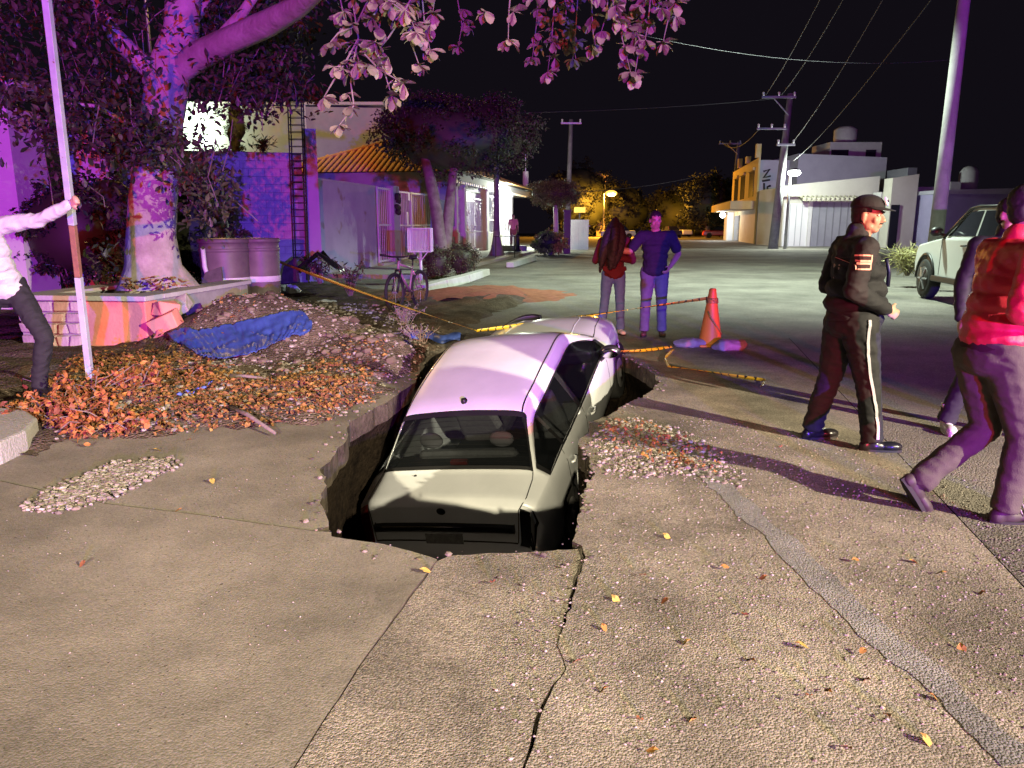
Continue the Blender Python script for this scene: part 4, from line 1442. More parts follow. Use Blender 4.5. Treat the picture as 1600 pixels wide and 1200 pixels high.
# big tree in the stone planter
random.seed(11)
tree = thing('big_tree', 'large pale trunked tree growing out of the stone planter', 'tree')
YT = 11.2
tb = MB()
def tp_(u, v, y=YT):
    return D(u, v, y)
tb.tube([tp_(244, 470), tp_(242, 445), tp_(240, 415), tp_(237, 370), tp_(240, 310), tp_(245, 250), tp_(254, 180), tp_(266, 110), tp_(280, 50), tp_(290, -40), tp_(296, -180)],
        [.62, .50, .40, .335, .315, .30, .285, .275, .25, .23, .16], 16)
for k in range(len(tb.v)):
    p = V(tb.v[k])
    p += noise.noise_vector(p * 1.7) * .05 + noise.noise_vector(p * 5) * .014
    if p.z < 1.0:
        an = math.atan2(p.y - YT, p.x - tp_(242, 445).x)
        f = smooth01((1.0 - p.z) / .5)
        c0_ = tp_(242, 445)
        p.x += (p.x - c0_.x) * .35 * f * max(0, math.sin(an * 3 + 1))
    tb.v[k] = tuple(p)
tb.build('trunk', bark, tree, True)
def limb(pts, r0, r1, name='limb', mm=bark, parent=tree):
    mb = MB()
    n = len(pts)
    mb.tube(pts, [r0 + (r1 - r0) * i / (n - 1) for i in range(n)], 8)
    mb.v = [tuple(V(p) + noise.noise_vector(V(p) * 2.5) * .035) for p in mb.v]
    return mb.build(name, mm, parent, True)
limb([tp_(256, 150, 11.4), tp_(276, 112, 11.25), tp_(310, 88, 10.9), tp_(360, 62, 10.4), tp_(420, 36, 9.8), tp_(470, 8, 9.2), tp_(540, -60, 8.0), tp_(640, -110, 7), tp_(800, -150, 6.2)], .21, .07)
limb([tp_(330, 78, 10.7), tp_(356, 48, 10.5), tp_(380, 20, 10.4), tp_(420, -40, 10)], .09, .05)
limb([tp_(262, 130), tp_(215, 95, 11), tp_(180, 55, 10.8), tp_(150, 5, 10.6), tp_(130, -60, 10)], .15, .06)
limb([tp_(256, 200), tp_(200, 195, 10.6), tp_(150, 165, 10.2), tp_(105, 160, 10)], .035, .018)
limb([tp_(280, 50), tp_(330, -20, 11.6), tp_(420, -90, 12)], .13, .06)
cl_ = []
def reg(u0, u1, v0, v1, n, y0=9.4, y1=12.6):
    for k in range(n):
        cl_.append(D(random.uniform(u0, u1), random.uniform(v0, v1), random.uniform(y0, y1)))
reg(-60, 240, -60, 120, 56)
reg(-40, 230, 120, 235, 44)
reg(130, 290, 215, 330, 36, 9.6, 10.9)
reg(90, 260, 170, 290, 20, 9.2, 10.8)
reg(285, 350, 230, 315, 12, 9.6, 11)
reg(310, 490, 70, 165, 44, 10.4, 12.4)
reg(320, 480, 20, 80, 16, 10.8, 12.6)
reg(300, 500, -90, 30, 34, 10, 12.6)
reg(-60, 500, -200, -60, 50, 9.6, 13)
reg(150, 200, 320, 400, 5, 10, 10.8)
reg(300, 330, 320, 345, 2, 10.2, 10.8)
def leaf4(L, W):
    return leaf_shape(L, W, .18)
cl_ = [c for c in cl_ if not (c.y < 11.2 and -5.95 < c.x * 11.2 / c.y < -4.75 and c.z * 1.0 < 2.45)]
fo = MB()
scatter_leaves(fo, cl_, 36, .36, .115, .028, leaf4, .35)
tag(fo.build('crown', leaf_tree, tree), kind='stuff')
tw = MB()
for c in cl_:
    if random.random() < .6:
        a = c + V((random.gauss(0, .15), random.gauss(0, .1), random.uniform(.1, .4)))
        b = c + V((random.gauss(0, .2), random.gauss(0, .1), -random.uniform(.1, .35)))
        tw.tube([a, (a + b) / 2 + V((random.gauss(0, .04), 0, 0)), b], .006, 4)
tag(tw.build('twigs', bark2, tree), kind='stuff')

# hanging branch ends over the car
hbs = []
STR = [
    ([(548, -60), (552, 10), (560, 60), (553, 92), (548, 130), (553, 165), (530, 196)], 5.6), ([(600, -60), (598, 20), (585, 70), (600, 110), (612, 150)], 5.5),
    ([(585, -60), (575, 0), (556, 40), (528, 52), (516, 66)], 5.4), ([(610, -60), (622, 20), (640, 60), (655, 102)], 5.7), ([(655, -60), (660, 0), (664, 45), (672, 78)], 5.9),
    ([(560, 60), (538, 100), (520, 128), (506, 152)], 5.6), ([(570, 85), (592, 108), (630, 130)], 5.5), ([(520, -60), (530, -10), (538, 30), (526, 60)], 5.8),
    ([(640, -60), (646, -10), (626, 30), (606, 60), (590, 80)], 5.6), ([(680, -60), (682, -20), (676, 20)], 6.0), ([(560, -60), (600, -5), (640, 25), (650, 50)], 5.3),
    ([(796, -60), (797, -5), (795, 20), (794, 62)], 5.6), ([(832, -60), (834, -10)], 6), ([(862, -60), (860, -10)], 6.1),
    ([(842, -20), (838, 40), (832, 90)], 7.2), ([(870, -40), (862, 60), (856, 112)], 7.0), ([(905, -40), (900, 40), (895, 92)], 7.2), ([(880, -40), (885, 30), (900, 92)], 7.4),
    ([(930, -60), (924, 0), (926, 40), (928, 70)], 6.2), ([(945, -60), (950, -10), (948, 20), (940, 48)], 6.0), ([(975, -60), (968, 0), (972, 60), (985, 112)], 6.1),
    ([(1000, -60), (1002, 10), (992, 60), (978, 92)], 6.3), ([(1020, -60), (1016, 0), (1012, 40), (1008, 62)], 6.2), ([(1042, -60), (1040, -10), (1044, 30), (1036, 66)], 6.0),
    ([(1050, -40), (1050, 10), (1056, 24)], 6.1), ([(960, -60), (956, -10), (962, 30)], 5.9), ([(990, 40), (998, 80), (992, 116)], 6.2), ([(715, 0), (722, 40), (716, 72)], 8.0),
]
leaf_mes = []
for k in range(4):
    vs, fs = leaf_shape(.105, .026 + .004 * k, .10 + .07 * k, .66)
    q = MB(); q.add(vs, fs); leaf_mes.append(q.mesh('leaf', leaf_hang, True))
hparent = None
spots = []
for pts, y in STR:
    P = [D(u, v, y + .12 * random.random()) for u, v in pts]
    hb = MB(); hb.tube(P, [.006] * (len(P) - 1) + [.003], 5); hbs.append(hb)
    for i in range(len(P) - 1):
        n_ = max(1, int((P[i + 1] - P[i]).length / .085))
        for k in range(n_):
            f = (k + random.random()) / n_
            c = P[i].lerp(P[i + 1], f)
            tip = (i == len(P) - 2 and k == n_ - 1)
            spots.append((P[-1] if tip else c + V((random.gauss(0, .05), random.gauss(0, .05), random.gauss(0, .02))), tip, len(hbs) - 1))
hparents = [q.build('hanging_branch', bark2, tree) for q in hbs]
rest = MB()
nleaf = 0
random.shuffle(spots)
for c, tip, hi in spots:
    nl = random.choice((5, 6, 7)) if not tip else 8
    ax = V((random.gauss(0, .5), random.gauss(0, .5) - .2, -1)).normalized()
    B3 = ax.to_track_quat('Z', 'Y').to_matrix()
    for k in range(nl):
        an = 2 * math.pi * k / nl + random.uniform(-.3, .3)
        el = random.uniform(.1, .95)
        d = B3 @ V((math.cos(an) * math.cos(el), math.sin(an) * math.cos(el), math.sin(el)))
        R = d.to_track_quat('Y', 'Z').to_matrix() @ Matrix.Rotation(random.uniform(-.5, .5), 3, 'Y')
        s = random.uniform(.7, 1.15)
        if nleaf < 300:
            o = obj('leaf', leaf_mes[nleaf % 4], hparents[hi])
            o.matrix_world = Matrix.Translation(c) @ (R * s).to_4x4()
            nleaf += 1
        else:
            m_ = leaf_mes[(k + nl) % 4]
            rest.add([c + R @ (v.co * s) for v in m_.vertices], [tuple(p.vertices) for p in m_.polygons])
tag(rest.build('leaf_mass', leaf_hang, tree), kind='stuff')

# stone planter
plan = thing('stone_planter', 'low stone planter with right half tinted beacon red round the big tree', 'planter')
pa, pb_ = V((-6.35, 9.75, 0)), V((-4.62, 9.55, 0))
ptop = D(245, 462, 9.6).z
stone_m = mat('rubble_stone', (0.30, 0.27, 0.24), (0.45, 0.41, 0.37), 4, 8, 0.9, 0.6, 18)
red_m = mat('red_masonry_tint', (0.55, 0.20, 0.15), (0.62, 0.27, 0.20), 2, 8, 0.85, 0.3, 25)  # beacon red on the planter's right half is put into this colour
ex = (pb_ - pa); LP_ = ex.length; ex.normalize(); ny = V((-ex.y, ex.x, 0))
def pl_box(mb, a, b, q0, q1, z0, z1):
    mb.hexa([pa + ex * a + ny * q0 + V((0, 0, z0)), pa + ex * b + ny * q0 + V((0, 0, z0)), pa + ex * b + ny * q1 + V((0, 0, z0)), pa + ex * a + ny * q1 + V((0, 0, z0))],
            [pa + ex * a + ny * q0 + V((0, 0, z1)), pa + ex * b + ny * q0 + V((0, 0, z1)), pa + ex * b + ny * q1 + V((0, 0, z1)), pa + ex * a + ny * q1 + V((0, 0, z1))])
split = LP_ * .50
mb = MB(); pl_box(mb, 0, split, .03, .28, -.05, ptop - .07); pl_box(mb, LP_ - .25, LP_ - .004, .30, 2.6, -.05, ptop - .07); pl_box(mb, 0, .25, .30, 2.6, -.05, ptop - .07); pl_box(mb, 0, LP_, 2.6, 2.85, -.05, ptop - .07)
mb.build('rubble_core', mortar, plan)
mb = MB(); pl_box(mb, split + .005, LP_, 0, .29, -.05, ptop - .07); mb.build('red_tinted_face', red_m, plan, bevel=.015)
# rubble stones as separate pieces
random.seed(5)
x = 0.0
row = 0
z = 0.0
while z < ptop - .16:
    hgt = random.uniform(.13, .20)
    x = random.uniform(-.05, 0)
    while x < split - .08:
        w = random.uniform(.14, .30)
        w = min(w, split - x)
        mb = MB()
        c = pa + ex * (x + w / 2) + ny * .02 + V((0, 0, z + hgt / 2))
        j_ = lambda s_: random.uniform(-s_, s_)
        hw_, hh_ = w * .475, hgt * .46
        mb.hexa([V((-hw_ + abs(j_(.03)), -.045 + j_(.02), -hh_ + abs(j_(.02)))), V((hw_ - abs(j_(.03)), -.045 + j_(.02), -hh_ + abs(j_(.02)))), V((hw_, .05, -hh_)), V((-hw_, .05, -hh_))],
                [V((-hw_ + abs(j_(.03)), -.045 + j_(.02), hh_ - abs(j_(.02)))), V((hw_ - abs(j_(.03)), -.045 + j_(.02), hh_ - abs(j_(.02)))), V((hw_, .05, hh_)), V((-hw_, .05, hh_))])
        o = mb.build('stone', stone_m, plan, bevel=.014, loc=c)
        o.rotation_euler = (0, 0, math.atan2(ex.y, ex.x))
        x += w
    z += hgt
mb = MB(); pl_box(mb, -.08, LP_ + .05, -.06, .36, ptop - .065, ptop); pl_box(mb, LP_ - .34, LP_ + .05, .365, 2.9, ptop - .065, ptop - .003); pl_box(mb, -.08, .3, .365, 2.9, ptop - .065, ptop - .003)
mb.build('coping', mat('coping', (0.38, 0.38, 0.36), (0.46, 0.46, 0.44), 3, 8, .85, .3, 30), plan, bevel=.012)
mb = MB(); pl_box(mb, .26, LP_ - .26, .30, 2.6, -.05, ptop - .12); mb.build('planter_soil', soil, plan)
# broken masonry beside it
for k, (u, v, y, s) in enumerate(((266, 508, 9.6, .17), (262, 484, 9.7, .13), (256, 532, 9.5, .12), (285, 478, 10.2, .12))):
    mb = MB(); c = D(u, v, y)
    mb.box((0, 0, 0), (s * 2.0, s * 1.4, s * 1.5), Matrix.Rotation(.5 * k - .4, 3, 'Y') @ rotz(.7 * k))
    mb.v = [tuple(V(p) + noise.noise_vector(V(p) * 5 + c) * s * .7) for p in mb.v]
    tag(mb.build('rubble_lump', red_m if k < 3 else stone_m, None, False, loc=c, bevel=.015), ['broken red masonry lump beside the planter corner', 'pinkish masonry lump at the planter top corner', 'low red masonry lump at the planter foot', 'grey masonry lump behind the planter corner'][k], 'rubble', 'rubble by the planter')

def tree_leafy(name, label, cat, trunk_pts, radii, crown, n, per, rad, L, W, mleaf, mbark, hollow=.5, group=None, inner=True):
    t = thing(name, label, cat, (0, 0, 0), 0, group)
    for pts, rr in zip(trunk_pts, radii):
        limb(pts, rr[0], rr[1], 'trunk', mbark, t)
    mb = MB()
    for c, r, f in crown:
        scatter_leaves(mb, crown_pts(c, r, int(n * f), hollow), per, rad, L, W)
    tag(mb.build('crown', mleaf, t), kind='stuff')
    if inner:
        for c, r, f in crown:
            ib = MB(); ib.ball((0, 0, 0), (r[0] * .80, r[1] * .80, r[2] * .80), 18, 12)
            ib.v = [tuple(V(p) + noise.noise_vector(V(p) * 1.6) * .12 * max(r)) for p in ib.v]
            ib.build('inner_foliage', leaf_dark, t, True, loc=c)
    return t
random.seed(21)
c1 = D(715, 215, 25.5)
tree_leafy('forked_tree', 'dark round crowned tree with two leaning trunks before the tiled house', 'tree',
           [[D(690, 432, 24.6), D(688, 380, 24.6), D(682, 330, 24.6), D(672, 280, 24.7), D(660, 230, 25)], [D(692, 425, 24.7), D(697, 370, 24.7), D(702, 320, 24.8), D(708, 270, 25), D(720, 230, 25)]],
           [(.25, .15), (.21, .12)],
           [(c1, (2.6, 2.3, 1.22), 1.0), (c1 + V((-1.1, .1, .35)), (1.5, 1.6, 1.05), .5), (c1 + V((1.2, 0, .15)), (1.4, 1.5, 1.05), .5)], 230, 55, .34, .12, .035, leaf_dark, bark2)
for (u, v, y, rx, rz, lab, ub, vb_) in ((868, 302, 44, 1.55, .72, 'box trimmed flat topped tree on the pavement beyond the house', 866, 385), (742, 135 + 170, 30, .01, .01, None, 0, 0)):
    if lab is None: continue
    c = D(u, v, y)
    t1 = D(u - 2, 352, y); t1.z = 0
    t2 = D(u + 22, 352, y); t2.z = 0
    tree_leafy('topiary_tree', lab, 'tree', [[t1, t1 + V((.1, 0, 1.4)), c]], [(.20, .12)], [(c, (rx, 1.3, rz), 1)], 150, 60, .26, .09, .03, leaf_topiary, mat('pale_bark', (.42, .40, .38), (.55, .52, .5), 3), .75)
def shrub(name, label, u, v0, y, rx, rz, ml, n=90, per=40, L=.06, W=.02, group=None):
    c = D(u, v0, y)
    t = thing(name, label, 'shrub', (0, 0, 0), 0, group)
    mb = MB()
    scatter_leaves(mb, crown_pts(c, (rx, rx * .8, rz), n, .45), per, .13, L, W)
    tag(mb.build('foliage', ml, t), kind='stuff')
    mb = MB()
    for k in range(7):
        a = k * .9
        mb.tube([V((c.x + .05 * math.cos(a), c.y + .05 * math.sin(a), -.02)), c + V((rx * .5 * math.cos(a), rx * .4 * math.sin(a), rz * .3))], [.02, .008], 5)
    mb.build('stems', bark2, t)
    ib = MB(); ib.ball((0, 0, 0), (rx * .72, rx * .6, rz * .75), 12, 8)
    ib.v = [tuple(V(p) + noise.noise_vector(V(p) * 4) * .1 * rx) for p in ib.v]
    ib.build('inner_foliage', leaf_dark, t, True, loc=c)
    return t
leaf_shrub = mat('shrub_leaf', (.05, .06, .02), rough=.6, island=[(.025, .03, .012), (.06, .065, .025), (.10, .095, .04)])
shrub('round_shrub', 'dark clipped shrub at the foot of the forked tree, left one', 683, 410, 22.6, .50, .52, leaf_shrub, group='clipped shrubs')
shrub('round_shrub', 'larger dark clipped shrub right of the forked tree foot', 720, 405, 23.2, .58, .50, leaf_shrub, group='clipped shrubs')
shrub('bright_shrub', 'bright lime green rounded shrub on the pavement edge', 859, 379, 41, .95, .60, leaf_bright, 100, 45, .12, .045)
random.seed(31)
def weed(name, label, u, v, y, h, n, ml, spread=.5, L=.09, W=.012):
    b = D(u, v, y)
    t = thing(name, label, 'weed')
    st_ = MB(); lf = MB()
    vs, fs = quad_leaf(L, W)
    for k in range(n):
        a = random.uniform(0, 6.28); r = random.uniform(.1, 1) * spread
        top = b + V((math.cos(a) * r, math.sin(a) * r * .7, h * random.uniform(.5, 1)))
        mid = b.lerp(top, .5) + V((0, 0, h * .12))
        st_.tube([b + V((math.cos(a) * .03, math.sin(a) * .03, -.05)), mid, top], [.006, .005, .003], 4)
        for j in range(14):
            f = .25 + .75 * j / 13
            p = b.lerp(mid, f * 2) if f < .5 else mid.lerp(top, (f - .5) * 2)
            R = rand_rot(-.2); s = random.uniform(.6, 1.2)
            lf.add([p + R @ (q * s) for q in vs], fs)
    st_.build('stems', bark2, t)
    tag(lf.build('leaves', ml, t), kind='stuff')
weed('weed', 'leafy dark weed growing against the lilac garden wall', 548, 462, 16.5, .75, 16, leaf_shrub, .42, .12, .02)
weed('weed', 'pale dry weed tuft below the bicycle', 632, 512, 11.6, .38, 26, mat('pale_weed', (.25, .24, .2), island=[(.16, .15, .12), (.3, .28, .24), (.2, .21, .14)]), .40, .06, .006)
weed('weed', 'pale weed tuft at the crest of the dirt heap near the car', 655, 545, 9.9, .34, 22, MATS['pale_weed'], .35, .05, .006)
weed('weed', 'dark spiky plant by the rebar cage foot', 500, 440, 17.5, .6, 14, leaf_dark, .45, .16, .02)
weed('dry_grass', 'dry pale grass tuft beside the parked white vehicle', 1418, 428, 19.5, .7, 60, mat('straw', (.5, .46, .25), island=[(.4, .36, .18), (.6, .55, .32), (.5, .5, .2)]), .55, .3, .008)
weed('spiky_plant', 'spiky agave plant on top of the block wall', 410, 244, 20.9, .55, 12, leaf_shrub, .4, .2, .02)
# cypress behind the block wall
random.seed(41)
cc = D(367, 195, 40)
tree_leafy('cypress', 'dark narrow cypress against the pale building', 'tree', [[V((cc.x, 40, 0)), cc]], [(.15, .08)], [(V((cc.x, 40, cc.z)), (.42, .42, 1.9), 1)], 70, 60, .2, .1, .02, leaf_dark, bark2)
# dark hedge behind the planter
for (u, v, y, rx, rz, lab) in ((110, 360, 14.5, 1.1, 1.0, 'dark bush behind the planter left of the tree trunk'), (300, 365, 15.2, 1.0, 1.0, 'dark bush between the tree trunk and the block wall'), (175, 350, 15.0, .9, 1.1, 'dark bush directly behind the big tree trunk')):
    shrub('dark_bush', lab, u, v, y, rx, rz, leaf_dark, 110, 40, .10, .03, 'dark bushes behind the planter')
# far trees
random.seed(51)
far_leaf = mat('far_leaf', (.04, .05, .02), rough=.7, island=[(.010, .012, .006), (.026, .028, .011), (.038, .038, .016)])
for (u, v, y, rx, rz, lab) in ((905, 312, 108, 5.2, 5.2, 'tree behind the sodium lamp glowing brown orange'), (960, 330, 120, 6.5, 4.6, 'low spreading tree to the right of the sodium lamp'),
                               (1070, 335, 118, 6.2, 4.4, 'dark tree at the end of the street'), (1108, 318, 96, 3.6, 3.4, 'dark tree left of the orange corner building')):
    c = D(u, v, y)
    tree_leafy('far_tree', lab, 'tree', [[V((c.x, y, 0)), c]], [(.35, .2)], [(c, (rx, rx * .8, rz), 1)], 130, 40, .9, .42, .16, far_leaf, bark2, .5, 'trees at the end of the street')

# ------------------------------------------------------------------ litter, stones, leaves (stuff)
random.seed(61)
def surf_h(x, y):
    return max(0.0, verge_h(x, y)) if y > 4.9 else 0.0
def in_hole(x, y):
    return -2.2 < x < 2.2 and 3 < y < 10.3 and (inpoly(x, y, HP) or dseg(x, y, HP) < .06)
def ico(r):
    """rough pebble"""
    t = (1 + 5 ** .5) / 2
    vs = [V(p).normalized() for p in ((-1, t, 0), (1, t, 0), (-1, -t, 0), (1, -t, 0), (0, -1, t), (0, 1, t), (0, -1, -t), (0, 1, -t), (t, 0, -1), (t, 0, 1), (-t, 0, -1), (-t, 0, 1))]
    fs = [(0, 11, 5), (0, 5, 1), (0, 1, 7), (0, 7, 10), (0, 10, 11), (1, 5, 9), (5, 11, 4), (11, 10, 2), (10, 7, 6), (7, 1, 8), (3, 9, 4), (3, 4, 2), (3, 2, 6), (3, 6, 8), (3, 8, 9), (4, 9, 5), (2, 4, 11), (6, 2, 10), (8, 6, 7), (9, 8, 1)]
    return [v * r for v in vs], fs
PV, PF = ico(1.0)
def pebbles(mb, pts, r0, r1):
    for p in pts:
        r = r0 + (r1 - r0) * random.random() ** 2.2
        S3 = Matrix.Diagonal((random.uniform(.7, 1.3), random.uniform(.7, 1.2), random.uniform(.45, .8))) * r
        R = rotz(random.uniform(0, 6.28))
        mb.add([V(p) + R @ (S3 @ (v * random.uniform(.85, 1.15))) for v in PV], PF)
def blob_pts(n, poly_uv, z=None):
    P = [G(u, v) for u, v in poly_uv]
    x0, x1 = min(p.x for p in P), max(p.x for p in P)
    y0, y1 = min(p.y for p in P), max(p.y for p in P)
    out = []
    tries = 0
    while len(out) < n and tries < n * 40:
        tries += 1
        x, y = random.uniform(x0, x1), random.uniform(y0, y1)
        if not inpoly(x, y, P) or in_hole(x, y):
            continue
        d = dseg(x, y, P)
        if random.random() > min(1, d / .34 + .06):
            continue
        out.append((x, y, surf_h(x, y) if z is None else z))
    return out
mb = MB(); pebbles(mb, blob_pts(2000, [(30, 790), (75, 762), (120, 745), (180, 718), (270, 712), (285, 728), (230, 755), (180, 782), (90, 803), (40, 803)], .004), .005, .024)
tag(mb.build('gravel', pebble), 'patch of loose grey gravel on the concrete apron', 'gravel', kind='stuff')
mb = MB(); pebbles(mb, blob_pts(2400, [(912, 690), (925, 662), (990, 648), (1075, 672), (1130, 705), (1170, 745), (1160, 765), (1060, 748), (960, 750), (925, 735), (905, 705)], .003), .004, .022)
tag(mb.build('gravel', pebble), 'spilled gravel beside the right edge of the hole', 'gravel', kind='stuff')
mb = MB(); pebbles(mb, blob_pts(3600, [(290, 660), (250, 590), (330, 520), (480, 500), (600, 520), (690, 540), (640, 598), (545, 656), (400, 668)]), .006, .030)
tag(mb.build('stony_spoil', pebble), 'stony spoil covering the dirt heap left of the car', 'stones', kind='stuff')
mb = MB(); pebbles(mb, blob_pts(900, [(30, 690), (60, 600), (300, 560), (420, 660), (160, 690)]), .008, .035)
tag(mb.build('stony_verge', pebble), 'small stones among the fallen leaves on the verge', 'stones', kind='stuff')
mb = MB(); pebbles(mb, blob_pts(500, [(440, 470), (600, 480), (700, 520), (640, 530), (480, 490)]), .01, .05)
tag(mb.build('rubble_scatter', pebble), 'scattered rubble on the dark ground behind the heap', 'stones', kind='stuff')
def litter(pts, L, W, mm, name, label, lift=.012):
    mb = MB()
    vs, fs = leaf_shape(L, W, .25, .5)
    for p in pts:
        R = rotz(random.uniform(0, 6.28)) @ Matrix.Rotation(random.uniform(-.55, .55), 3, 'X') @ Matrix.Rotation(random.uniform(-.6, .6), 3, 'Y')
        s = random.uniform(.6, 1.25)
        mb.add([V(p) + V((0, 0, lift + random.uniform(0, .02))) + R @ (v * s) for v in vs], fs)
    return tag(mb.build(name, mm), label, 'leaves', kind='stuff')
litter(blob_pts(4200, [(30, 680), (60, 610), (110, 560), (300, 560), (420, 600), (540, 600), (600, 610), (545, 655), (400, 672), (130, 692)]), .055, .017, leaf_dry, 'leaf_litter', 'orange fallen leaves carpeting the verge')
litter(blob_pts(500, [(420, 600), (540, 560), (620, 570), (600, 625), (500, 660)]), .05, .016, leaf_dry, 'leaf_litter', 'fallen leaves on the lower slope of the heap')
litter(blob_pts(260, [(80, 556), (300, 540), (420, 500), (520, 520), (300, 590)]), .06, .02, leaf_dry, 'leaf_litter', 'sparse fallen leaves in front of the planter')
litter([tuple(D(random.uniform(190, 285), random.uniform(436, 452), random.uniform(10.2, 10.9))) for k in range(90)], .09, .03, leaf_dry, 'leaf_litter', 'dry leaves lying on the planter rim by the trunk')
litter(blob_pts(190, [(925, 690), (935, 660), (1000, 655), (1080, 680), (1150, 735), (1120, 750), (1000, 735)], .012), .04, .014, leaf_dry, 'leaf_litter', 'small dry leaves mixed into the gravel beside the hole')
mb = MB(); pebbles(mb, blob_pts(5200, [(700, 1200), (760, 900), (905, 862), (915, 690), (1100, 640), (1500, 700), (1700, 900), (1800, 1200)], .001), .0025, .008)
tag(mb.build('road_grit', pebble), 'fine loose grit scattered over the rough road', 'grit', kind='stuff')
mb = MB(); pebbles(mb, blob_pts(450, [(-100, 1200), (0, 760), (500, 700), (600, 850), (660, 880), (450, 1200)], .001), .0015, .005)
tag(mb.build('apron_grit', pebble), 'fine grit scattered over the concrete apron', 'grit', kind='stuff')
# crumbled chunks on the hole rim, clods on the heap
random.seed(77)
mb = MB()
for p in HOLE:
    for k in range(3):
        d = V((p.x - cx, p.y - cy, 0)).normalized()
        q = p + d * (.02 + .16 * random.random() ** 2) + V((random.gauss(0, .03), random.gauss(0, .03), 0))
        if random.random() < .5:
            pebbles(mb, [(q.x, q.y, surf_h(q.x, q.y) + .002)], .003, .020)
tag(mb.build('rim_crumbs', mat('crumb', (.12, .1, .08), rough=.9, island=[(.06, .05, .04), (.13, .11, .085), (.22, .19, .155)])), 'crumbled concrete and soil bits along the hole rim', 'rubble', kind='stuff')
mb = MB(); pebbles(mb, blob_pts(420, [(300, 560), (330, 500), (480, 490), (600, 520), (690, 545), (620, 610), (545, 650), (430, 640)]), .02, .085)
tag(mb.build('soil_clods', mat('clod', (.1, .08, .06), rough=.95, spec=.05, island=[(.07, .052, .04), (.13, .10, .078), (.18, .145, .11)])), 'dirt clods on the spoil heap left of the car', 'clods', kind='stuff')
# heap of cut branches with dried leaves
random.seed(71)
cb = thing('cut_branch_heap', 'heap of cut branches with dried orange leaves at the post foot', 'branches')
st_, lf = MB(), MB()
vs, fs = leaf_shape(.062, .021, .3, .55)
for (u, v, rr, hh, nn_) in ((115, 645, .55, .42, 34), (200, 625, .5, .36, 30), (170, 668, .45, .28, 24), (75, 665, .35, .25, 14), (250, 600, .45, .2, 16)):
    c = G(u, v)
    for k in range(nn_):
        a = random.uniform(0, 6.28)
        r = rr * random.uniform(.2, 1)
        b = V((c.x + math.cos(a) * r, c.y + math.sin(a) * r * .7, .05))
        t_ = b + V((random.gauss(0, .18), random.gauss(0, .14), hh * random.uniform(.2, 1.0) * (1.15 - r / rr)))
        st_.tube([b, b.lerp(t_, .5) + V((0, 0, .03)), t_], [.006, .004, .003], 4)
        for j in range(26):
            p = b.lerp(t_, random.uniform(.15, 1.05)) + V((random.gauss(0, .035), random.gauss(0, .035), random.gauss(0, .03)))
            R = rand_rot(.2); s = random.uniform(.55, 1.15)
            lf.add([p + R @ (q * s) for q in vs], fs)
tag(st_.build('twigs', bark2, cb), kind='stuff')
tag(lf.build('dried_leaves', leaf_pile, cb), kind='stuff')
# single leaves lying on the road
random.seed(81)
lm = []
for k in range(3):
    vs, fs = leaf_shape(.036 + .007 * k, .013 + .002 * k, .5, .5)
    q = MB(); q.add(vs, fs); lm.append(q.mesh('fallen_leaf', mat('fallen_leaf_%d' % k, ((.28, .14, .03), (.20, .08, .03), (.36, .25, .05))[k], None, rough=.8)))
fixed = [(940, 980), (910, 1038), (1035, 838), (1352, 1020), (1360, 1070), (1435, 1152), (1330, 880), (1160, 965), (1080, 1005), (1265, 1095), (1045, 940), (955, 935), (1300, 1090), (1200, 905), (1480, 900), (1540, 930),
         (1390, 1130), (1090, 1130), (1030, 1180), (1330, 1180), (1500, 1010), (1000, 1130), (770, 915), (655, 895), (285, 800), (135, 880), (240, 705), (100, 690), (300, 690), (330, 752), (1125, 890), (1180, 1040), (1240, 1010), (1450, 1090), (1220, 700), (1420, 880), (950, 1080), (1010, 905)]
for i, (u, v) in enumerate(fixed):
    p = G(u, v)
    o = obj('fallen_leaf', lm[i % 3], None, p + V((0, 0, .018)))
    o.rotation_euler = (random.uniform(-.4, .4), random.uniform(-.4, .4), random.uniform(0, 6.28))
    side = 'road' if u > 700 else 'concrete apron'
    special = {(940, 980): 'yellow green leaf on the road right of the long crack', (910, 1038): 'broad orange leaf beside the bend of the long crack', (1035, 838): 'orange leaf between the hole and the filled seam',
               (1435, 1152): 'curled leaf lying on the filled seam near the lower right corner', (655, 895): 'leaf caught at the hole end of the slab joint', (240, 705): 'yellow leaf above the gravel patch', (285, 800): 'yellow leaf lying on the concrete joint line', (135, 880): 'lone yellow leaf on the concrete below the gravel patch'}
    if (u, v) in special:
        tag(o, special[(u, v)], 'leaf', 'loose leaves on the ' + side)
        continue
    tag(o, 'single dry curled leaf lying on the rough road surface' if u > 700 else 'single dry curled leaf lying on the concrete apron', 'leaf', 'loose leaves on the ' + side)

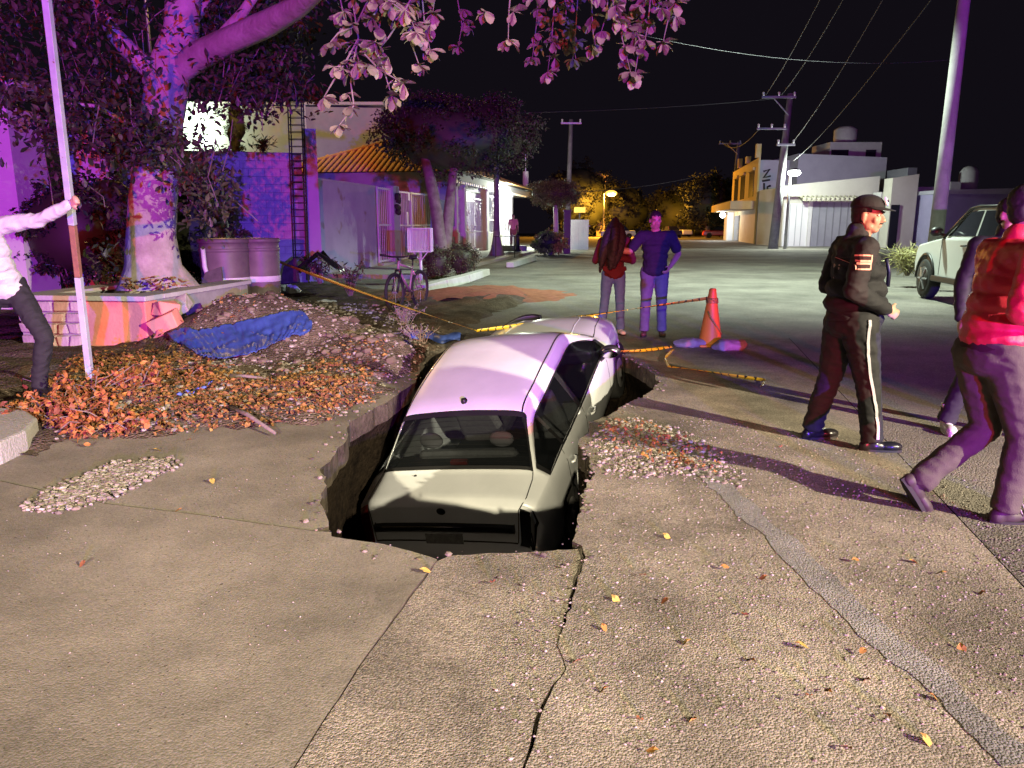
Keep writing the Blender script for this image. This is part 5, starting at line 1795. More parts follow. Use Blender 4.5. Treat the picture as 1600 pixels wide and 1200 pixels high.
# ------------------------------------------------------------------ people
def remesh(mb, name, m, voxel, smooth_n=6, wrinkle=0.0, wscale=9.0, cutfn=None):
    me = mb.mesh('tmp', None)
    o = bpy.data.objects.new('tmp', me)
    COL.objects.link(o)
    md = o.modifiers.new('r', 'REMESH')
    md.mode = 'VOXEL'
    md.voxel_size = voxel
    md.use_smooth_shade = True
    m2 = o.modifiers.new('s', 'SMOOTH')
    m2.factor = 0.5
    m2.iterations = smooth_n
    dg = bpy.context.evaluated_depsgraph_get()
    out = bpy.data.meshes.new_from_object(o.evaluated_get(dg))
    bpy.data.objects.remove(o)
    bpy.data.meshes.remove(me)
    out.name = name
    if cutfn:
        bm = bmesh.new(); bm.from_mesh(out)
        bmesh.ops.delete(bm, geom=[v for v in bm.verts if cutfn(v.co)], context='VERTS')
        bm.to_mesh(out); bm.free()
    if wrinkle:
        nr = [v.normal.copy() for v in out.vertices]
        for v, n_ in zip(out.vertices, nr):
            p = v.co
            q = V((p.x * wscale, p.y * wscale, p.z * wscale * 1.7 + p.x * 3))
            a = noise.noise(q) + .5 * noise.noise(q * 2.1)
            a = 1 - abs(a) * 2.2
            v.co = p + n_ * (a * wrinkle)
    out.materials.clear()
    out.materials.append(m)
    out.polygons.foreach_set('use_smooth', [True] * len(out.polygons))
    out.update()
    return out
SKIN = mat('skin', (0.42, 0.24, 0.17), (0.47, 0.28, 0.20), 8, rough=0.5)
HAIR = mat('hair_black', (0.012, 0.010, 0.010), (0.025, 0.02, 0.018), 60, rough=0.7)
def hand(mb, w, d, s, n_, curl, k=1.0):
    d, s, n_ = d.normalized(), s.normalized(), n_.normalized()
    R = Matrix((s, d, n_)).transposed()
    mb.ball(w + d * .045 * k, (.040 * k, .052 * k, .018 * k), 10, 8, R)
    for j, (o_, l, r) in enumerate(((.030, .072, .0095), (.010, .082, .0098), (-.010, .076, .0095), (-.029, .060, .0085))):
        p = w + d * (.088 - abs(o_) * .25) * k + s * o_ * k
        a = curl * (.55 + .05 * j)
        dirn = d * math.cos(a) + n_ * math.sin(a)
        for i, fr in enumerate((.45, .32, .25)):
            q = p + dirn * l * fr * k
            mb.cone(p, r * k * (1 - .1 * i), q, r * k * (.92 - .1 * i), 7)
            p = q
            a += curl * .8
            dirn = d * math.cos(a) + n_ * math.sin(a)
    p = w + d * .022 * k + s * .030 * k
    dirn = (d * .55 + s * .65 + n_ * .35).normalized()
    q = p + dirn * .042 * k
    mb.cone(p, .0125 * k, q, .011 * k, 7)
    d2 = (d * .8 + n_ * (.3 + .5 * min(1, curl))).normalized()
    mb.cone(q, .011 * k, q + d2 * .032 * k, .009 * k, 7)
def figure(label, loc, rz, P, top, trousers, shoe_m, sleeve='long', voxel=.009, build=1.0, belly=0.0, head_yaw=0., head_pitch=0., head_roll=0., hair='short',
           top_len=.0, collar=None, trouser_w=1.0, skin=SKIN, name='person', wrinkle=.006, shoes=('shoe', None), hairm=HAIR, tuck=False, facial=False):
    t = thing(name, label, 'person', loc, rz)
    b = build
    g = lambda k: V(P[k])
    body = MB(); sh = MB(); tr = MB()
    hip, chest, neck, head = g('hip'), g('chest'), g('neck'), g('head')
    # ---- head and body (one continuous mesh)
    Rh = Matrix.Rotation(head_yaw, 3, 'Z') @ Matrix.Rotation(head_pitch, 3, 'X') @ Matrix.Rotation(head_roll, 3, 'Y')
    def hp_(x, y, z):
        return head + Rh @ V((x, y, z))
    body.ball(hp_(0, -.008, .028), (.075, .094, .088), 14, 10, Rh)
    body.ball(hp_(0, .020, -.035), (.062, .070, .078), 14, 10, Rh)
    body.ball(hp_(0, .048, -.088), (.036, .034, .028), 10, 8, Rh)
    for s in (-1, 1):
        body.ball(hp_(.036 * s, .062, -.030), (.026, .022, .028), 10, 8, Rh)
        body.ball(hp_(.052 * s, .018, -.072), (.018, .040, .026), 10, 8, Rh)
        body.ball(hp_(.079 * s, -.006, -.012), (.009, .020, .033), 8, 8, Rh)
        body.ball(hp_(.030 * s, .080, .022), (.026, .014, .010), 8, 6, Rh)
    body.cone(hp_(0, .088, .006), .009, hp_(0, .107, -.030), .0135, 8)
    for s in (-1, 1):
        body.ball(hp_(.011 * s, .098, -.034), .009, 8, 6)
    body.ball(hp_(0, .088, -.058), (.023, .010, .007), 8, 6, Rh)
    body.ball(hp_(0, .086, -.069), (.020, .010, .008), 8, 6, Rh)
    body.cone(neck + V((0, 0, -.06)), .062 * b ** .5, head + Rh @ V((0, -.012, -.06)), .055 * b ** .5, 12)
    body.cone(hip, .12, chest, .13, 10)
    body.cone(chest, .13, neck, .06, 10)
    for s in ('L', 'R'):
        S_, E_, W_ = g('sh' + s), g('el' + s), g('wr' + s)
        body.cone(chest + V((0, 0, .06)), .09, S_, .045, 10)
        if sleeve == 'none' or sleeve == 'short':
            body.cone(S_, .050 * b, S_.lerp(E_, .6), .046 * b, 10); body.cone(S_.lerp(E_, .6), .046 * b, E_, .038 * b, 10)
            body.cone(E_, .040 * b, E_.lerp(W_, .3), .043 * b, 10); body.cone(E_.lerp(W_, .3), .043 * b, W_, .027 * b, 10)
        else:
            body.cone(S_, .036, E_, .03, 8); body.cone(E_, .03, W_, .026, 8)
        d = (W_ - E_).normalized()
        pn = V(P.get('palm' + s, (0, 1, 0)))
        pn = (pn - d * pn.dot(d)).normalized()
        sd_ = d.cross(pn)
        if P.get('thumb' + s, 1) < 0:
            sd_ = -sd_
        hand(body, W_ + d * .015, d, sd_, pn, P.get('curl' + s, .5), 1.0)
        H_, K_, A_ = g('hp' + s), g('kn' + s), g('an' + s)
        body.cone(hip, .10, H_, .07, 8); body.cone(H_, .07, K_, .045, 8); body.cone(K_, .045, A_.lerp(K_, .12), .030, 8)
    obj('body', remesh(body, 'body', skin, voxel * .8, 3), t)
    # ---- top
    prof = [(0.0, .168, .125 + belly * .6), (.22, .160, .125 + belly), (.45, .165, .128 + belly * .8), (.7, .182, .130 + belly * .25), (.88, .178, .120), (1.0, .150, .105)]
    spine = [hip + V((0, 0, top_len)), chest + V((0, 0, .09))]
    for f, rx, ry in prof:
        c = spine[0].lerp(spine[1], f)
        fw = V(P.get('fwd', (0, 1, 0)))
        sh.ball(c + fw * belly * (.5 if f < .75 else .15), (rx * b, ry * b, .10), 16, 8, Matrix.Rotation(math.atan2(-fw.x, fw.y), 3, 'Z'))
    sh.cone(chest + V((0, 0, .10)), .105 * b, neck + V((0, -.01, -.045)), .080 * b, 12)
    for s in ('L', 'R'):
        S_, E_, W_ = g('sh' + s), g('el' + s), g('wr' + s)
        sh.cone(chest + V((0, 0, .09)), .105 * b, S_, .066 * b, 10)
        if sleeve == 'long':
            sh.cone(S_, .070 * b, E_, .057 * b, 10); sh.cone(E_, .057 * b, W_, .040 * b, 10)
        elif sleeve == 'short':
            q = S_.lerp(E_, .72)
            sh.cone(S_, .068 * b, q, .066 * b, 10)
    if collar:
        sh.cone(neck + V((0, -.005, -.03)), .078, neck + V((0, .0, collar)), .070, 14)
    tm_ = obj('shirt' if sleeve == 'short' else 'jacket', remesh(sh, 'top', top, voxel, 4, wrinkle, 8), t)
    # ---- trousers
    w = trouser_w
    tr.ball(hip + V((0, 0, .03)), (.158 * b, .118 * b, .10), 16, 8)
    tr.ball(hip + V((0, -.01, -.06)), (.165 * b, .125 * b, .11), 16, 8)
    for s in ('L', 'R'):
        H_, K_, A_ = g('hp' + s), g('kn' + s), g('an' + s)
        tr.cone(H_, .098 * b * w, K_, .070 * w, 12); tr.cone(K_, .070 * w, A_ + V((0, 0, .02)), .060 * w, 12)
        tr.tube([A_ + (K_ - A_) * .12, A_ + (A_ - K_).normalized() * .02], .064 * w, 12)
    tro = obj('trousers', remesh(tr, 'trousers', trousers, voxel, 4, wrinkle * .9, 9), t)
    # ---- shoes
    for s in ('L', 'R'):
        A_, T_ = g('an' + s), g('to' + s)
        f = (T_ - A_); f2 = V((f.x, f.y, 0))
        dirn = f.normalized() if abs(f.z) > .12 else f2.normalized()
        up = V((0, 0, 1)) if abs(f.z) <= .12 else (V((0, 0, 1)) - dirn * dirn.z).normalized()
        sd_ = dirn.cross(up)
        R = Matrix((sd_, dirn, up)).transposed()
        base = A_ - up * .055
        q = MB()
        q.ball(base + dirn * .13, (.046, .085, .036), 12, 8, R)
        q.ball(base + dirn * .03, (.042, .075, .042), 12, 8, R)
        q.ball(base - dirn * .035, (.038, .048, .050), 12, 8, R)
        q.cone(base + up * .02, .043, A_ + up * .02, .042, 10)
        zlim = base + up * -.028
        me = remesh(q, 'shoe', shoe_m, .008, 3)
        for v in me.vertices:
            h_ = (v.co - zlim).dot(up)
            if h_ < 0:
                v.co -= up * h_
        so_ = obj('shoe', me, t)
        sl_ = MB()
        n_ = 18
        ol = []
        for k in range(n_):
            a = 2 * math.pi * k / n_
            ol.append(V((math.cos(a) * (.043 + .006 * math.sin(a)), math.sin(a) * .145 + .065, 0)))
        sl_.v = [tuple(zlim + R @ (p + V((0, 0, -.014)))) for p in ol] + [tuple(zlim + R @ (p + V((0, 0, .008)))) for p in ol]
        sl_.f = [tuple(range(n_))[::-1], tuple(range(n_, 2 * n_))] + [(i, (i + 1) % n_, n_ + (i + 1) % n_, n_ + i) for i in range(n_)]
        sl_.build('sole', shoes[1] or rubber, so_)
    # ---- eyes, brows, hair
    for s in (-1, 1):
        e_ = MB(); e_.ball(hp_(.031 * s, .0755, .003), (.0125, .0105, .008), 10, 8, Rh)
        eo = e_.build('eye', mat('eye_white', (.6, .58, .55), None, rough=.3), t, True)
        e_ = MB(); e_.ball(hp_(.031 * s, .084, .003), (.0055, .004, .0055), 8, 6, Rh)
        e_.build('iris', black, eo, True)
        e_ = MB(); e_.tube([hp_(.012 * s, .094, .021), hp_(.032 * s, .092, .028), hp_(.050 * s, .078, .022)], [.004, .005, .003], 6)
        e_.build('eyebrow', hairm, t, True)
    if facial:
        e_ = MB(); e_.ball(hp_(0, .093, -.050), (.026, .008, .006), 10, 6, Rh)
        e_.build('moustache', hairm, t, True)
    if hair in ('short', 'long'):
        q = MB()
        q.ball(hp_(0, -.020, .045), (.083, .096, .083), 16, 10, Rh)
        q.ball(hp_(0, -.050, -.005), (.074, .058, .075), 14, 10, Rh)
        if hair == 'short':
            me = remesh(q, 'hair', hairm, .010, 2, .004, 40, lambda c: (Rh.transposed() @ (c - head)).y > .045 and (Rh.transposed() @ (c - head)).z < .062)
        else:
            # long hair falling over the shoulder and chest
            for pth in P['hair']:
                for i in range(len(pth) - 1):
                    q.cone(V(pth[i][:3]), pth[i][3], V(pth[i + 1][:3]), pth[i + 1][3], 10)
            me = remesh(q, 'hair', hairm, .011, 2, .006, 22)
        obj('hair', me, t)
    return t, tm_, tro, hp_, Rh
STAND = dict(hip=(0, 0, .95), chest=(0, 0, 1.27), neck=(0, 0, 1.47), head=(0, .03, 1.625), shL=(-.185, 0, 1.41), shR=(.185, 0, 1.41), elL=(-.25, -.03, 1.13), elR=(.25, -.03, 1.13),
             wrL=(-.27, .05, .88), wrR=(.27, .05, .88), palmL=(1, 0, 0), palmR=(-1, 0, 0), thumbL=-1, thumbR=1, hpL=(-.09, 0, .90), hpR=(.09, 0, .90), knL=(-.11, .03, .49), knR=(.11, .03, .49),
             anL=(-.12, 0, .09), anR=(.12, 0, .09), toL=(-.14, .18, .04), toR=(.14, .18, .04))
def pose(**k):
    d = dict(STAND); d.update(k); return d

navy_uniform = mat('navy_uniform', (0.011, 0.011, 0.014), (0.018, 0.017, 0.021), 6, rough=.8, bump=.25, bscale=170)
black_shoe = mat('black_leather', (.012, .012, .013), None, rough=.3)
# police officer: stands facing right, head turned a little back towards us
off_t, off_j, off_tr, hpo, Rho = figure('police officer in dark uniform with badge cap standing right of the hole', (2.38, 5.28, 0), math.radians(-86),
    pose(hip=(0, -.02, .94), chest=(0, -.03, 1.28), neck=(0, -.02, 1.47), head=(.02, .03, 1.615), shR=(.20, -.06, 1.40), shL=(-.19, -.02, 1.40), elR=(.255, -.15, 1.13), wrR=(.19, .12, 1.00), palmR=(-1, 0, 0), thumbR=1, curlR=.9,
         elL=(-.25, -.08, 1.13), wrL=(-.16, .13, 1.02), palmL=(1, 0, 0), curlL=.9, hpR=(.09, 0, .89), knR=(.13, .08, .48), anR=(.16, .13, .09), toR=(.20, .33, .04), hpL=(-.09, -.02, .89), knL=(-.13, -.06, .48), anL=(-.17, -.14, .09), toL=(-.19, .05, .04)),
    navy_uniform, mat('black_trousers', (.010, .010, .012), (.017, .016, .018), 6, rough=.8), black_shoe, 'long', .010, 1.16, .060, -.80, -.05, 0, 'short', -.02, .04, 1.16, name='police_officer', facial=True, wrinkle=.008)
cap = MB()
cap.ball(hpo(0, -.012, .062), (.092, .112, .078), 20, 12, Rho)
cm = remesh(cap, 'cap', navy_uniform, .008, 2, 0, 1, lambda c: (Rho.transposed() @ (c - V((.02, .03, 1.615)))).z < .048)
cap_o = obj('cap', cm, off_t)
md = cap_o.modifiers.new('t', 'SOLIDIFY'); md.thickness = .004
pk = MB()
for i in range(9):
    a = -1.25 + 2.5 * i / 8
    pk.v += [tuple(hpo(.088 * math.sin(a), .098 * math.cos(a) * .96 - .010, .054)), tuple(hpo(.082 * math.sin(a), .085 * math.cos(a) + .085 * math.cos(a) ** .6, .040 - .006 * math.cos(a)))]
    pk.v += [tuple(V(pk.v[-2]) + Rho @ V((0, 0, .005))), tuple(V(pk.v[-1]) + Rho @ V((0, 0, .005)))]
for i in range(8):
    a, b = i * 4, i * 4 + 4
    pk.f += [(a, a + 1, b + 1, b), (a + 2, b + 2, b + 3, a + 3), (a + 1, a + 3, b + 3, b + 1)]
pk.build('peak', navy_uniform, cap_o, True)
bd = MB()
pts = []
fc = [hpo(.0, .101, .095)]
for k in range(14):
    a = 2 * math.pi * k / 14
    r = .031 if k % 2 == 0 else .017
    pts.append(hpo(r * math.cos(a), .100 - .9 * (r * math.sin(a)) * .35, .095 + r * math.sin(a)))
nn_ = Rho @ V((0, .006, .002))
bd.v = [tuple(p) for p in pts] + [tuple(p + nn_) for p in pts] + [tuple(fc[0] + nn_ * 1.6)]
bd.f = [(14 + k, 14 + (k + 1) % 14, 28) for k in range(14)] + [(k, (k + 1) % 14, 14 + (k + 1) % 14, 14 + k) for k in range(14)]
bdo = tag(bd.build('cap_badge', mat('badge_silver', (.75, .75, .78), None, rough=.35), cap_o), 'silver star badge on the cap front')
b2 = MB(); b2.ball(fc[0] + nn_ * 1.5, .009, 10, 8); b2.build('badge_centre', navy_uniform, cap_o, True)
def sock_tag():
    pass
# sleeve patch (bars of unreadable lettering), right sleeve
def strip_on(parent, name, m, pts, w, nrm, th=.004):
    """thin ribbon through pts with width direction w"""
    q = MB()
    for p in pts:
        p = V(p)
        q.v += [tuple(p - V(w)), tuple(p + V(w)), tuple(p + V(w) + V(nrm) * th), tuple(p - V(w) + V(nrm) * th)]
    for i in range(len(pts) - 1):
        for k in range(4):
            q.f.append((i * 4 + k, i * 4 + (k + 1) % 4, i * 4 + 4 + (k + 1) % 4, i * 4 + 4 + k))
    q.f += [(0, 1, 2, 3), tuple(len(q.v) - 4 + k for k in (3, 2, 1, 0))]
    return q.build(name, m, parent)
def ray_snap(o, p, d, lift=.002):
    ok, loc, n_, i_ = o.ray_cast(V(p), V(d).normalized())
    return (loc + n_ * lift) if ok else V(p)
patch_m = mat('patch_orange', (.75, .42, .32), None, rough=.7)
patch_b = mat('patch_black', (.03, .012, .015), None, rough=.8)
rows_ = [(-.045, patch_m, .005), (-.028, patch_b, .012), (-.008, patch_m, .007), (.008, patch_m, .006), (.026, patch_b, .011), (.043, patch_m, .005)]
bpy.context.view_layer.update()
for i, (dz, m_, hw) in enumerate(rows_):
    pts = [ray_snap(off_j, (.6, -.155 + .016 * k, 1.315 + dz), (-1, 0, 0), .003 + (.001 if m_ is patch_m else 0)) for k in range(6)]
    strip_on(off_t, 'sleeve_patch', m_, pts, (0, 0, hw), (1, 0, 0))
for yk in (-.160, -.070):
    pts = [ray_snap(off_j, (.6, yk, 1.315 + dz), (-1, 0, 0), .004) for dz in (-.048, -.02, .02, .048)]
    strip_on(off_t, 'sleeve_patch', patch_m, pts, (0, .004, 0), (1, 0, 0))
# stripe down the outer trouser seam
pts = []
for k in range(22):
    f = k / 21
    z = .93 - .83 * f
    yy = .00 + .13 * smooth01((f - .1) / .9)
    pts.append(ray_snap(off_tr, (.6, yy, z), (-1, 0, 0), .003))
strip_on(off_t, 'trouser_stripe', mat('stripe_pale', (.42, .39, .44), None, rough=.6), pts, (0, .010, 0), (1, 0, 0))
rd = MB(); rd.tube([V((.12, .13, 1.33)), V((.10, .17, 1.24)), V((.10, .17, 1.14))], .014, 8); rd.build('radio_cord', black, off_t, True)

# man in the red jacket walking at the right edge
red_j = mat('red_jacket', (.50, .016, .045), (.58, .025, .06), 3, rough=.5, bump=.2, bscale=140)
grey_tr = mat('grey_trousers', (.060, .052, .042), (.080, .07, .058), 5, rough=.9, bump=.25, bscale=160)
red_t, rj, rtr, hpr, Rhr = figure('man in red padded jacket and grey trousers walking at the right edge', (2.60, 3.92, 0), math.radians(-86),
    pose(hip=(0, -.10, .94), chest=(0, -.05, 1.28), neck=(0, -.03, 1.47), head=(0, .02, 1.63), shR=(.21, -.08, 1.41), shL=(-.20, -.02, 1.41), elR=(.30, -.20, 1.15), wrR=(.23, .06, 1.08), palmR=(-1, 0, 0), curlR=.8,
         elL=(-.28, .05, 1.15), wrL=(-.14, .2, 1.05), palmL=(1, 0, 0), curlL=.8, hpR=(.09, -.08, .89), knR=(.10, .06, .48), anR=(.10, .02, .085), toR=(.11, .22, .03), hpL=(-.09, -.12, .89), knL=(-.09, .0, .47), anL=(-.10, -.33, .17), toL=(-.10, -.22, .01)),
    red_j, grey_tr, mat('brown_shoe', (.035, .025, .025), None, rough=.6), 'long', .010, 1.10, .03, -.35, 0, 0, 'short', .04, .02, 1.08, name='person', wrinkle=.006)
wb = MB()
for k in range(25):
    a = 2 * math.pi * k / 24
    q = ray_snap(rj, (.6 * math.cos(a), -.08 + .6 * math.sin(a), .945), (-math.cos(a), -math.sin(a), 0), .004)
    wb.v += [tuple(q + V((0, 0, -.045))), tuple(q + V((0, 0, .03)))]
wb.f = [(2 * k, 2 * k + 2, 2 * k + 3, 2 * k + 1) for k in range(24)]
wbo = wb.build('waistband', mat('dark_knit', (.03, .01, .015), None, rough=.9), red_t, True)
lc = MB()
for k in range(4):
    c = V((.10 + .03, .06 + .03 * k, .10 - .012 * k))
    lc.tube([c + V((-.04, -.01, .0)), c + V((0, 0, .02)), c + V((.02, .02, -.04))], .003, 4)
lc.build('laces', plaster_grey, red_t, True)

# person in black behind him
dark_j = mat('black_jacket', (.012, .011, .013), None, rough=.7)
h_t, *_ = figure('person in black jacket and white sneakers behind the red jacketed man', (3.60, 5.62, 0), math.radians(172),
    pose(anL=(-.19, .0, .09), toL=(-.24, .18, .04), knL=(-.15, .05, .48), anR=(.25, -.02, .09), toR=(.28, .17, .04), knR=(.16, .04, .48)),
    dark_j, mat('dark_jeans', (.02, .02, .026), None, rough=.85), mat('white_shoe', (.62, .60, .62), None, rough=.6), 'long', .012, 1.05, .02, .3, 0, 0, 'short', 0, .05, 1.05, name='person', shoes=('shoe', mat('white_sole', (.7, .7, .7), None)))
so_ = MB(); so_.lathe([(.052, 0), (.052, .03)], 14, (.25, -.02, .155)); so_.build('sock_band', patch_b, h_t, True)
so_ = MB(); so_.lathe([(.053, 0), (.053, .022)], 14, (.25, -.02, .187)); so_.build('sock_band', white_paint, h_t, True)
so_ = MB(); so_.lathe([(.053, 0), (.053, .018)], 14, (.25, -.02, .135)); so_.build('sock_band', mat('sock_red', (.5, .08, .06), None), h_t, True)

# couple beyond the car
jeans = mat('blue_jeans', (.08, .15, .36), (.11, .20, .44), 7, rough=.85)
jeans2 = mat('grey_blue_jeans', (.10, .105, .14), (.14, .145, .19), 6, rough=.85)
maroon = mat('maroon_knit', (.075, .008, .010), (.10, .012, .014), 8, rough=.95)
polo = mat('navy_polo', (.020, .017, .035), (.026, .022, .042), 8, rough=.9)
wt, *_ = figure('woman with long dark hair in maroon sweater and blue jeans, head bowed', (1.46, 11.0, 0), math.radians(178),
    pose(hip=(0, -.02, .90), chest=(0, .0, 1.19), neck=(0, .05, 1.37), head=(.02, .13, 1.49), shL=(-.17, .02, 1.32), shR=(.17, .02, 1.32), elL=(-.26, .02, 1.06), elR=(.26, .02, 1.06), wrL=(-.06, .20, 1.10), wrR=(.07, .21, 1.16), palmL=(0, -1, 0), palmR=(0, -1, 0),
         curlL=.9, curlR=.9, hpL=(-.085, -.02, .86), hpR=(.085, -.02, .86), knL=(-.10, .03, .47), knR=(.12, .03, .47), anL=(-.12, 0, .09), anR=(.15, -.02, .09), toL=(-.15, .17, .04), toR=(.18, .15, .04),
         hair=[[(-.04, .10, 1.52, .075), (-.08, .16, 1.38, .075), (-.05, .21, 1.24, .075), (-.01, .23, 1.10, .06), (.02, .22, .98, .03)], [(.06, .10, 1.52, .07), (.12, .15, 1.36, .07), (.16, .19, 1.20, .065), (.19, .19, 1.04, .045), (.21, .17, .90, .014)],
               [(.01, .12, 1.60, .06), (.01, .22, 1.50, .055), (.02, .26, 1.38, .06), (.03, .27, 1.22, .06), (.04, .25, 1.05, .04)], [(0, -.02, 1.5, .07), (0, -.06, 1.34, .08), (0, -.08, 1.15, .06)], [(.02, .16, 1.46, .06), (.05, .22, 1.28, .075), (.06, .24, 1.10, .06), (.07, .23, .96, .03)]]),
    maroon, jeans, mat('white_trainer', (.66, .64, .66), None, rough=.6), 'long', .012, .98, .015, 0, -.55, 0, 'long', -.03, None, .95, name='person')
hem = MB(); hem.v = [(-.16, .15, .98), (.16, .15, .98), (.17, .145, .93), (.0, .165, .80), (-.17, .145, .93), (-.16, .10, .98), (.16, .10, .98), (.17, .10, .93), (.0, .12, .80), (-.17, .10, .93)]
hem.f = [(0, 1, 2, 3, 4), (5, 9, 8, 7, 6), (0, 4, 9, 5), (1, 6, 7, 2), (2, 7, 8, 3), (3, 8, 9, 4), (0, 5, 6, 1)]
hem.build('pointed_hem', maroon, wt)
mt, *_ = figure('man in navy polo shirt and jeans reaching out to the woman', (2.02, 10.85, 0), math.radians(174),
    pose(hip=(0, 0, .95), head=(.02, .05, 1.62), shR=(.205, .02, 1.41), shL=(-.205, 0, 1.41), elR=(.36, .10, 1.19), wrR=(.56, .08, 1.22), palmR=(0, -1, 0), thumbR=-1, curlR=.2, elL=(-.33, -.08, 1.16), wrL=(-.20, .12, .98), palmL=(1, 0, 0), curlL=.7,
         anL=(-.13, 0, .09), anR=(.12, .02, .09)), polo, jeans2, mat('tan_shoe', (.10, .045, .03), None, rough=.6), 'short', .012, 1.10, .04, .15, -.25, 0, 'short', -.02, None, 1.08, name='person')
# man at the left edge gripping the post
lt, *_ = figure('man in pale grey long sleeved shirt gripping the post at the left edge', (-4.24, 6.15, .15), math.radians(-150),
    pose(hip=(-.12, -.12, .90), chest=(.02, -.02, 1.24), neck=(.05, .02, 1.44), head=(.03, .08, 1.60), shL=(-.17, .03, 1.40), shR=(.23, -.06, 1.38), elL=(-.42, .18, 1.44), wrL=(-.64, .36, 1.555), palmL=(.6, .6, 0), curlL=1.5, thumbL=1,
         elR=(.34, .04, 1.12), wrR=(.24, .22, 1.30), palmR=(0, -1, 0), hpL=(-.20, -.10, .86), knL=(-.36, .12, .50), anL=(-.28, .04, .09), toL=(-.42, .17, .04), hpR=(-.02, -.14, .86), knR=(.10, .05, .47), anR=(.16, -.16, .09), toR=(.18, .02, .04)),
    mat('pale_grey_shirt', (.42, .40, .42), (.48, .46, .48), 5, rough=.85), mat('black_jeans', (.012, .012, .014), None, rough=.85), black_shoe, 'long', .010, 1.0, .02, .2, 0, 0, 'short', -.02, .02, 1.0, name='person', wrinkle=.008)
# distant woman by the porch
fw_, *_ = figure('woman in pink top standing by the purple porch wall', (0.07, 44.0, .42), math.radians(180),
    pose(), mat('pink_top', (.62, .30, .28), None, rough=.8), mat('brown_skirt', (.30, .14, .10), None, rough=.85), black_shoe, 'short', .022, 1.05, .02, 0, 0, 0, 'short', 0, None, 1.2, name='person')
stp = MB(); stp.box((0.1, 44.1, .26), (1.5, .9, .316)); tag(stp.build('entrance_step', pave), 'low concrete step under the woman by the porch', 'step')

# ------------------------------------------------------------------ objects
# post held by the man
pole = thing('held_post', 'tall square pale post held upright by the man at left', 'post')
pb0, pt0 = D(141, 590, 6.75), D(66, -60, 6.02)
def sqbar(mb, a, b, w):
    a, b = V(a), V(b)
    d = (b - a).normalized()
    x = d.cross(V((0, 1, 0))).normalized(); y = d.cross(x)
    q = [a + (x * sx + y * sy) * w for sx, sy in ((-1, -1), (1, -1), (1, 1), (-1, 1))]
    r = [b + (x * sx + y * sy) * w for sx, sy in ((-1, -1), (1, -1), (1, 1), (-1, 1))]
    mb.hexa(q, r)
worn = mat('worn_white_paint', (.30, .31, .36), (.40, .41, .46), 6, rough=.55, spot=(30, .70, (.2, .14, .1)))
mb = MB(); sqbar(mb, pb0.lerp(pt0, .42), pt0, .026); mb.build('upper_tube', worn, pole, bevel=.004)
mb = MB(); sqbar(mb, pb0.lerp(pt0, .285), pb0.lerp(pt0, .419), .024); mb.build('bare_section', mat('rusty_steel', (.16, .07, .05), (.24, .11, .07), 12, rough=.8), pole, bevel=.004)
mb = MB(); sqbar(mb, pb0, pb0.lerp(pt0, .284), .026); mb.build('lower_tube', worn, pole, bevel=.004)

# kerb slab at the left edge
ks = MB(); ks.prism([G(u, v, .15) for u, v in ((-420, 690), (-150, 648), (0, 636), (40, 640), (58, 652), (40, 672), (0, 690), (-150, 740), (-420, 800))][::-1], -.05, .15)
tag(ks.build('pavement_slab', pave, bevel=.02, tri=False), kind='structure')

# plastic drums by the planter
drum_m = mat('drum_plastic', (.11, .085, .09), (.15, .12, .12), 4, rough=.5)
band_m = mat('drum_band', (.55, .55, .55), None, rough=.6)
for i, (u, y, r, lab) in enumerate(((347, 13.0, .36, 'large plastic drum with rope handle beside the rubble'), (403, 13.4, .30, 'narrower plastic drum with pale band, right of the large drum'))):
    c = D(u, 352, y); c.z = .17
    dr = thing('plastic_drum', lab, 'drum', c, 0, 'plastic drums')
    dr.scale = (1.1, 1.1, 1.18)
    mb = MB(); mb.lathe([(r * .90, 0), (r * .95, .03), (r * .97, .4), (r, .85), (r * .985, .93)], 28); mb.build('drum_body', drum_m, dr, True)
    mb = MB(); mb.lathe([(r * 1.0, .92), (r * 1.05, .925), (r * 1.06, .97), (r * 1.0, .985), (r * .2, .99)], 28); mb.build('lid', drum_m, dr, True)
    mb = MB(); mb.lathe([(r * .985, .36), (r * .99, .362), (r * .992, .44), (r * .987, .442)], 28); mb.build('band', band_m, dr, True)
    mb = MB(); mb.lathe([(r * 1.005, .80), (r * 1.03, .81), (r * 1.03, .84), (r * 1.005, .85)], 28); mb.build('hoop', drum_m, dr, True)
    if i == 0:
        mb = MB(); mb.tube([V((-.18, -r * 1.0, .86)), V((-.17, -r * 1.02, .6)), V((-.12, -r * 1.02, .42))], .035, 8); mb.build('handle_bar', band_m, dr, True)
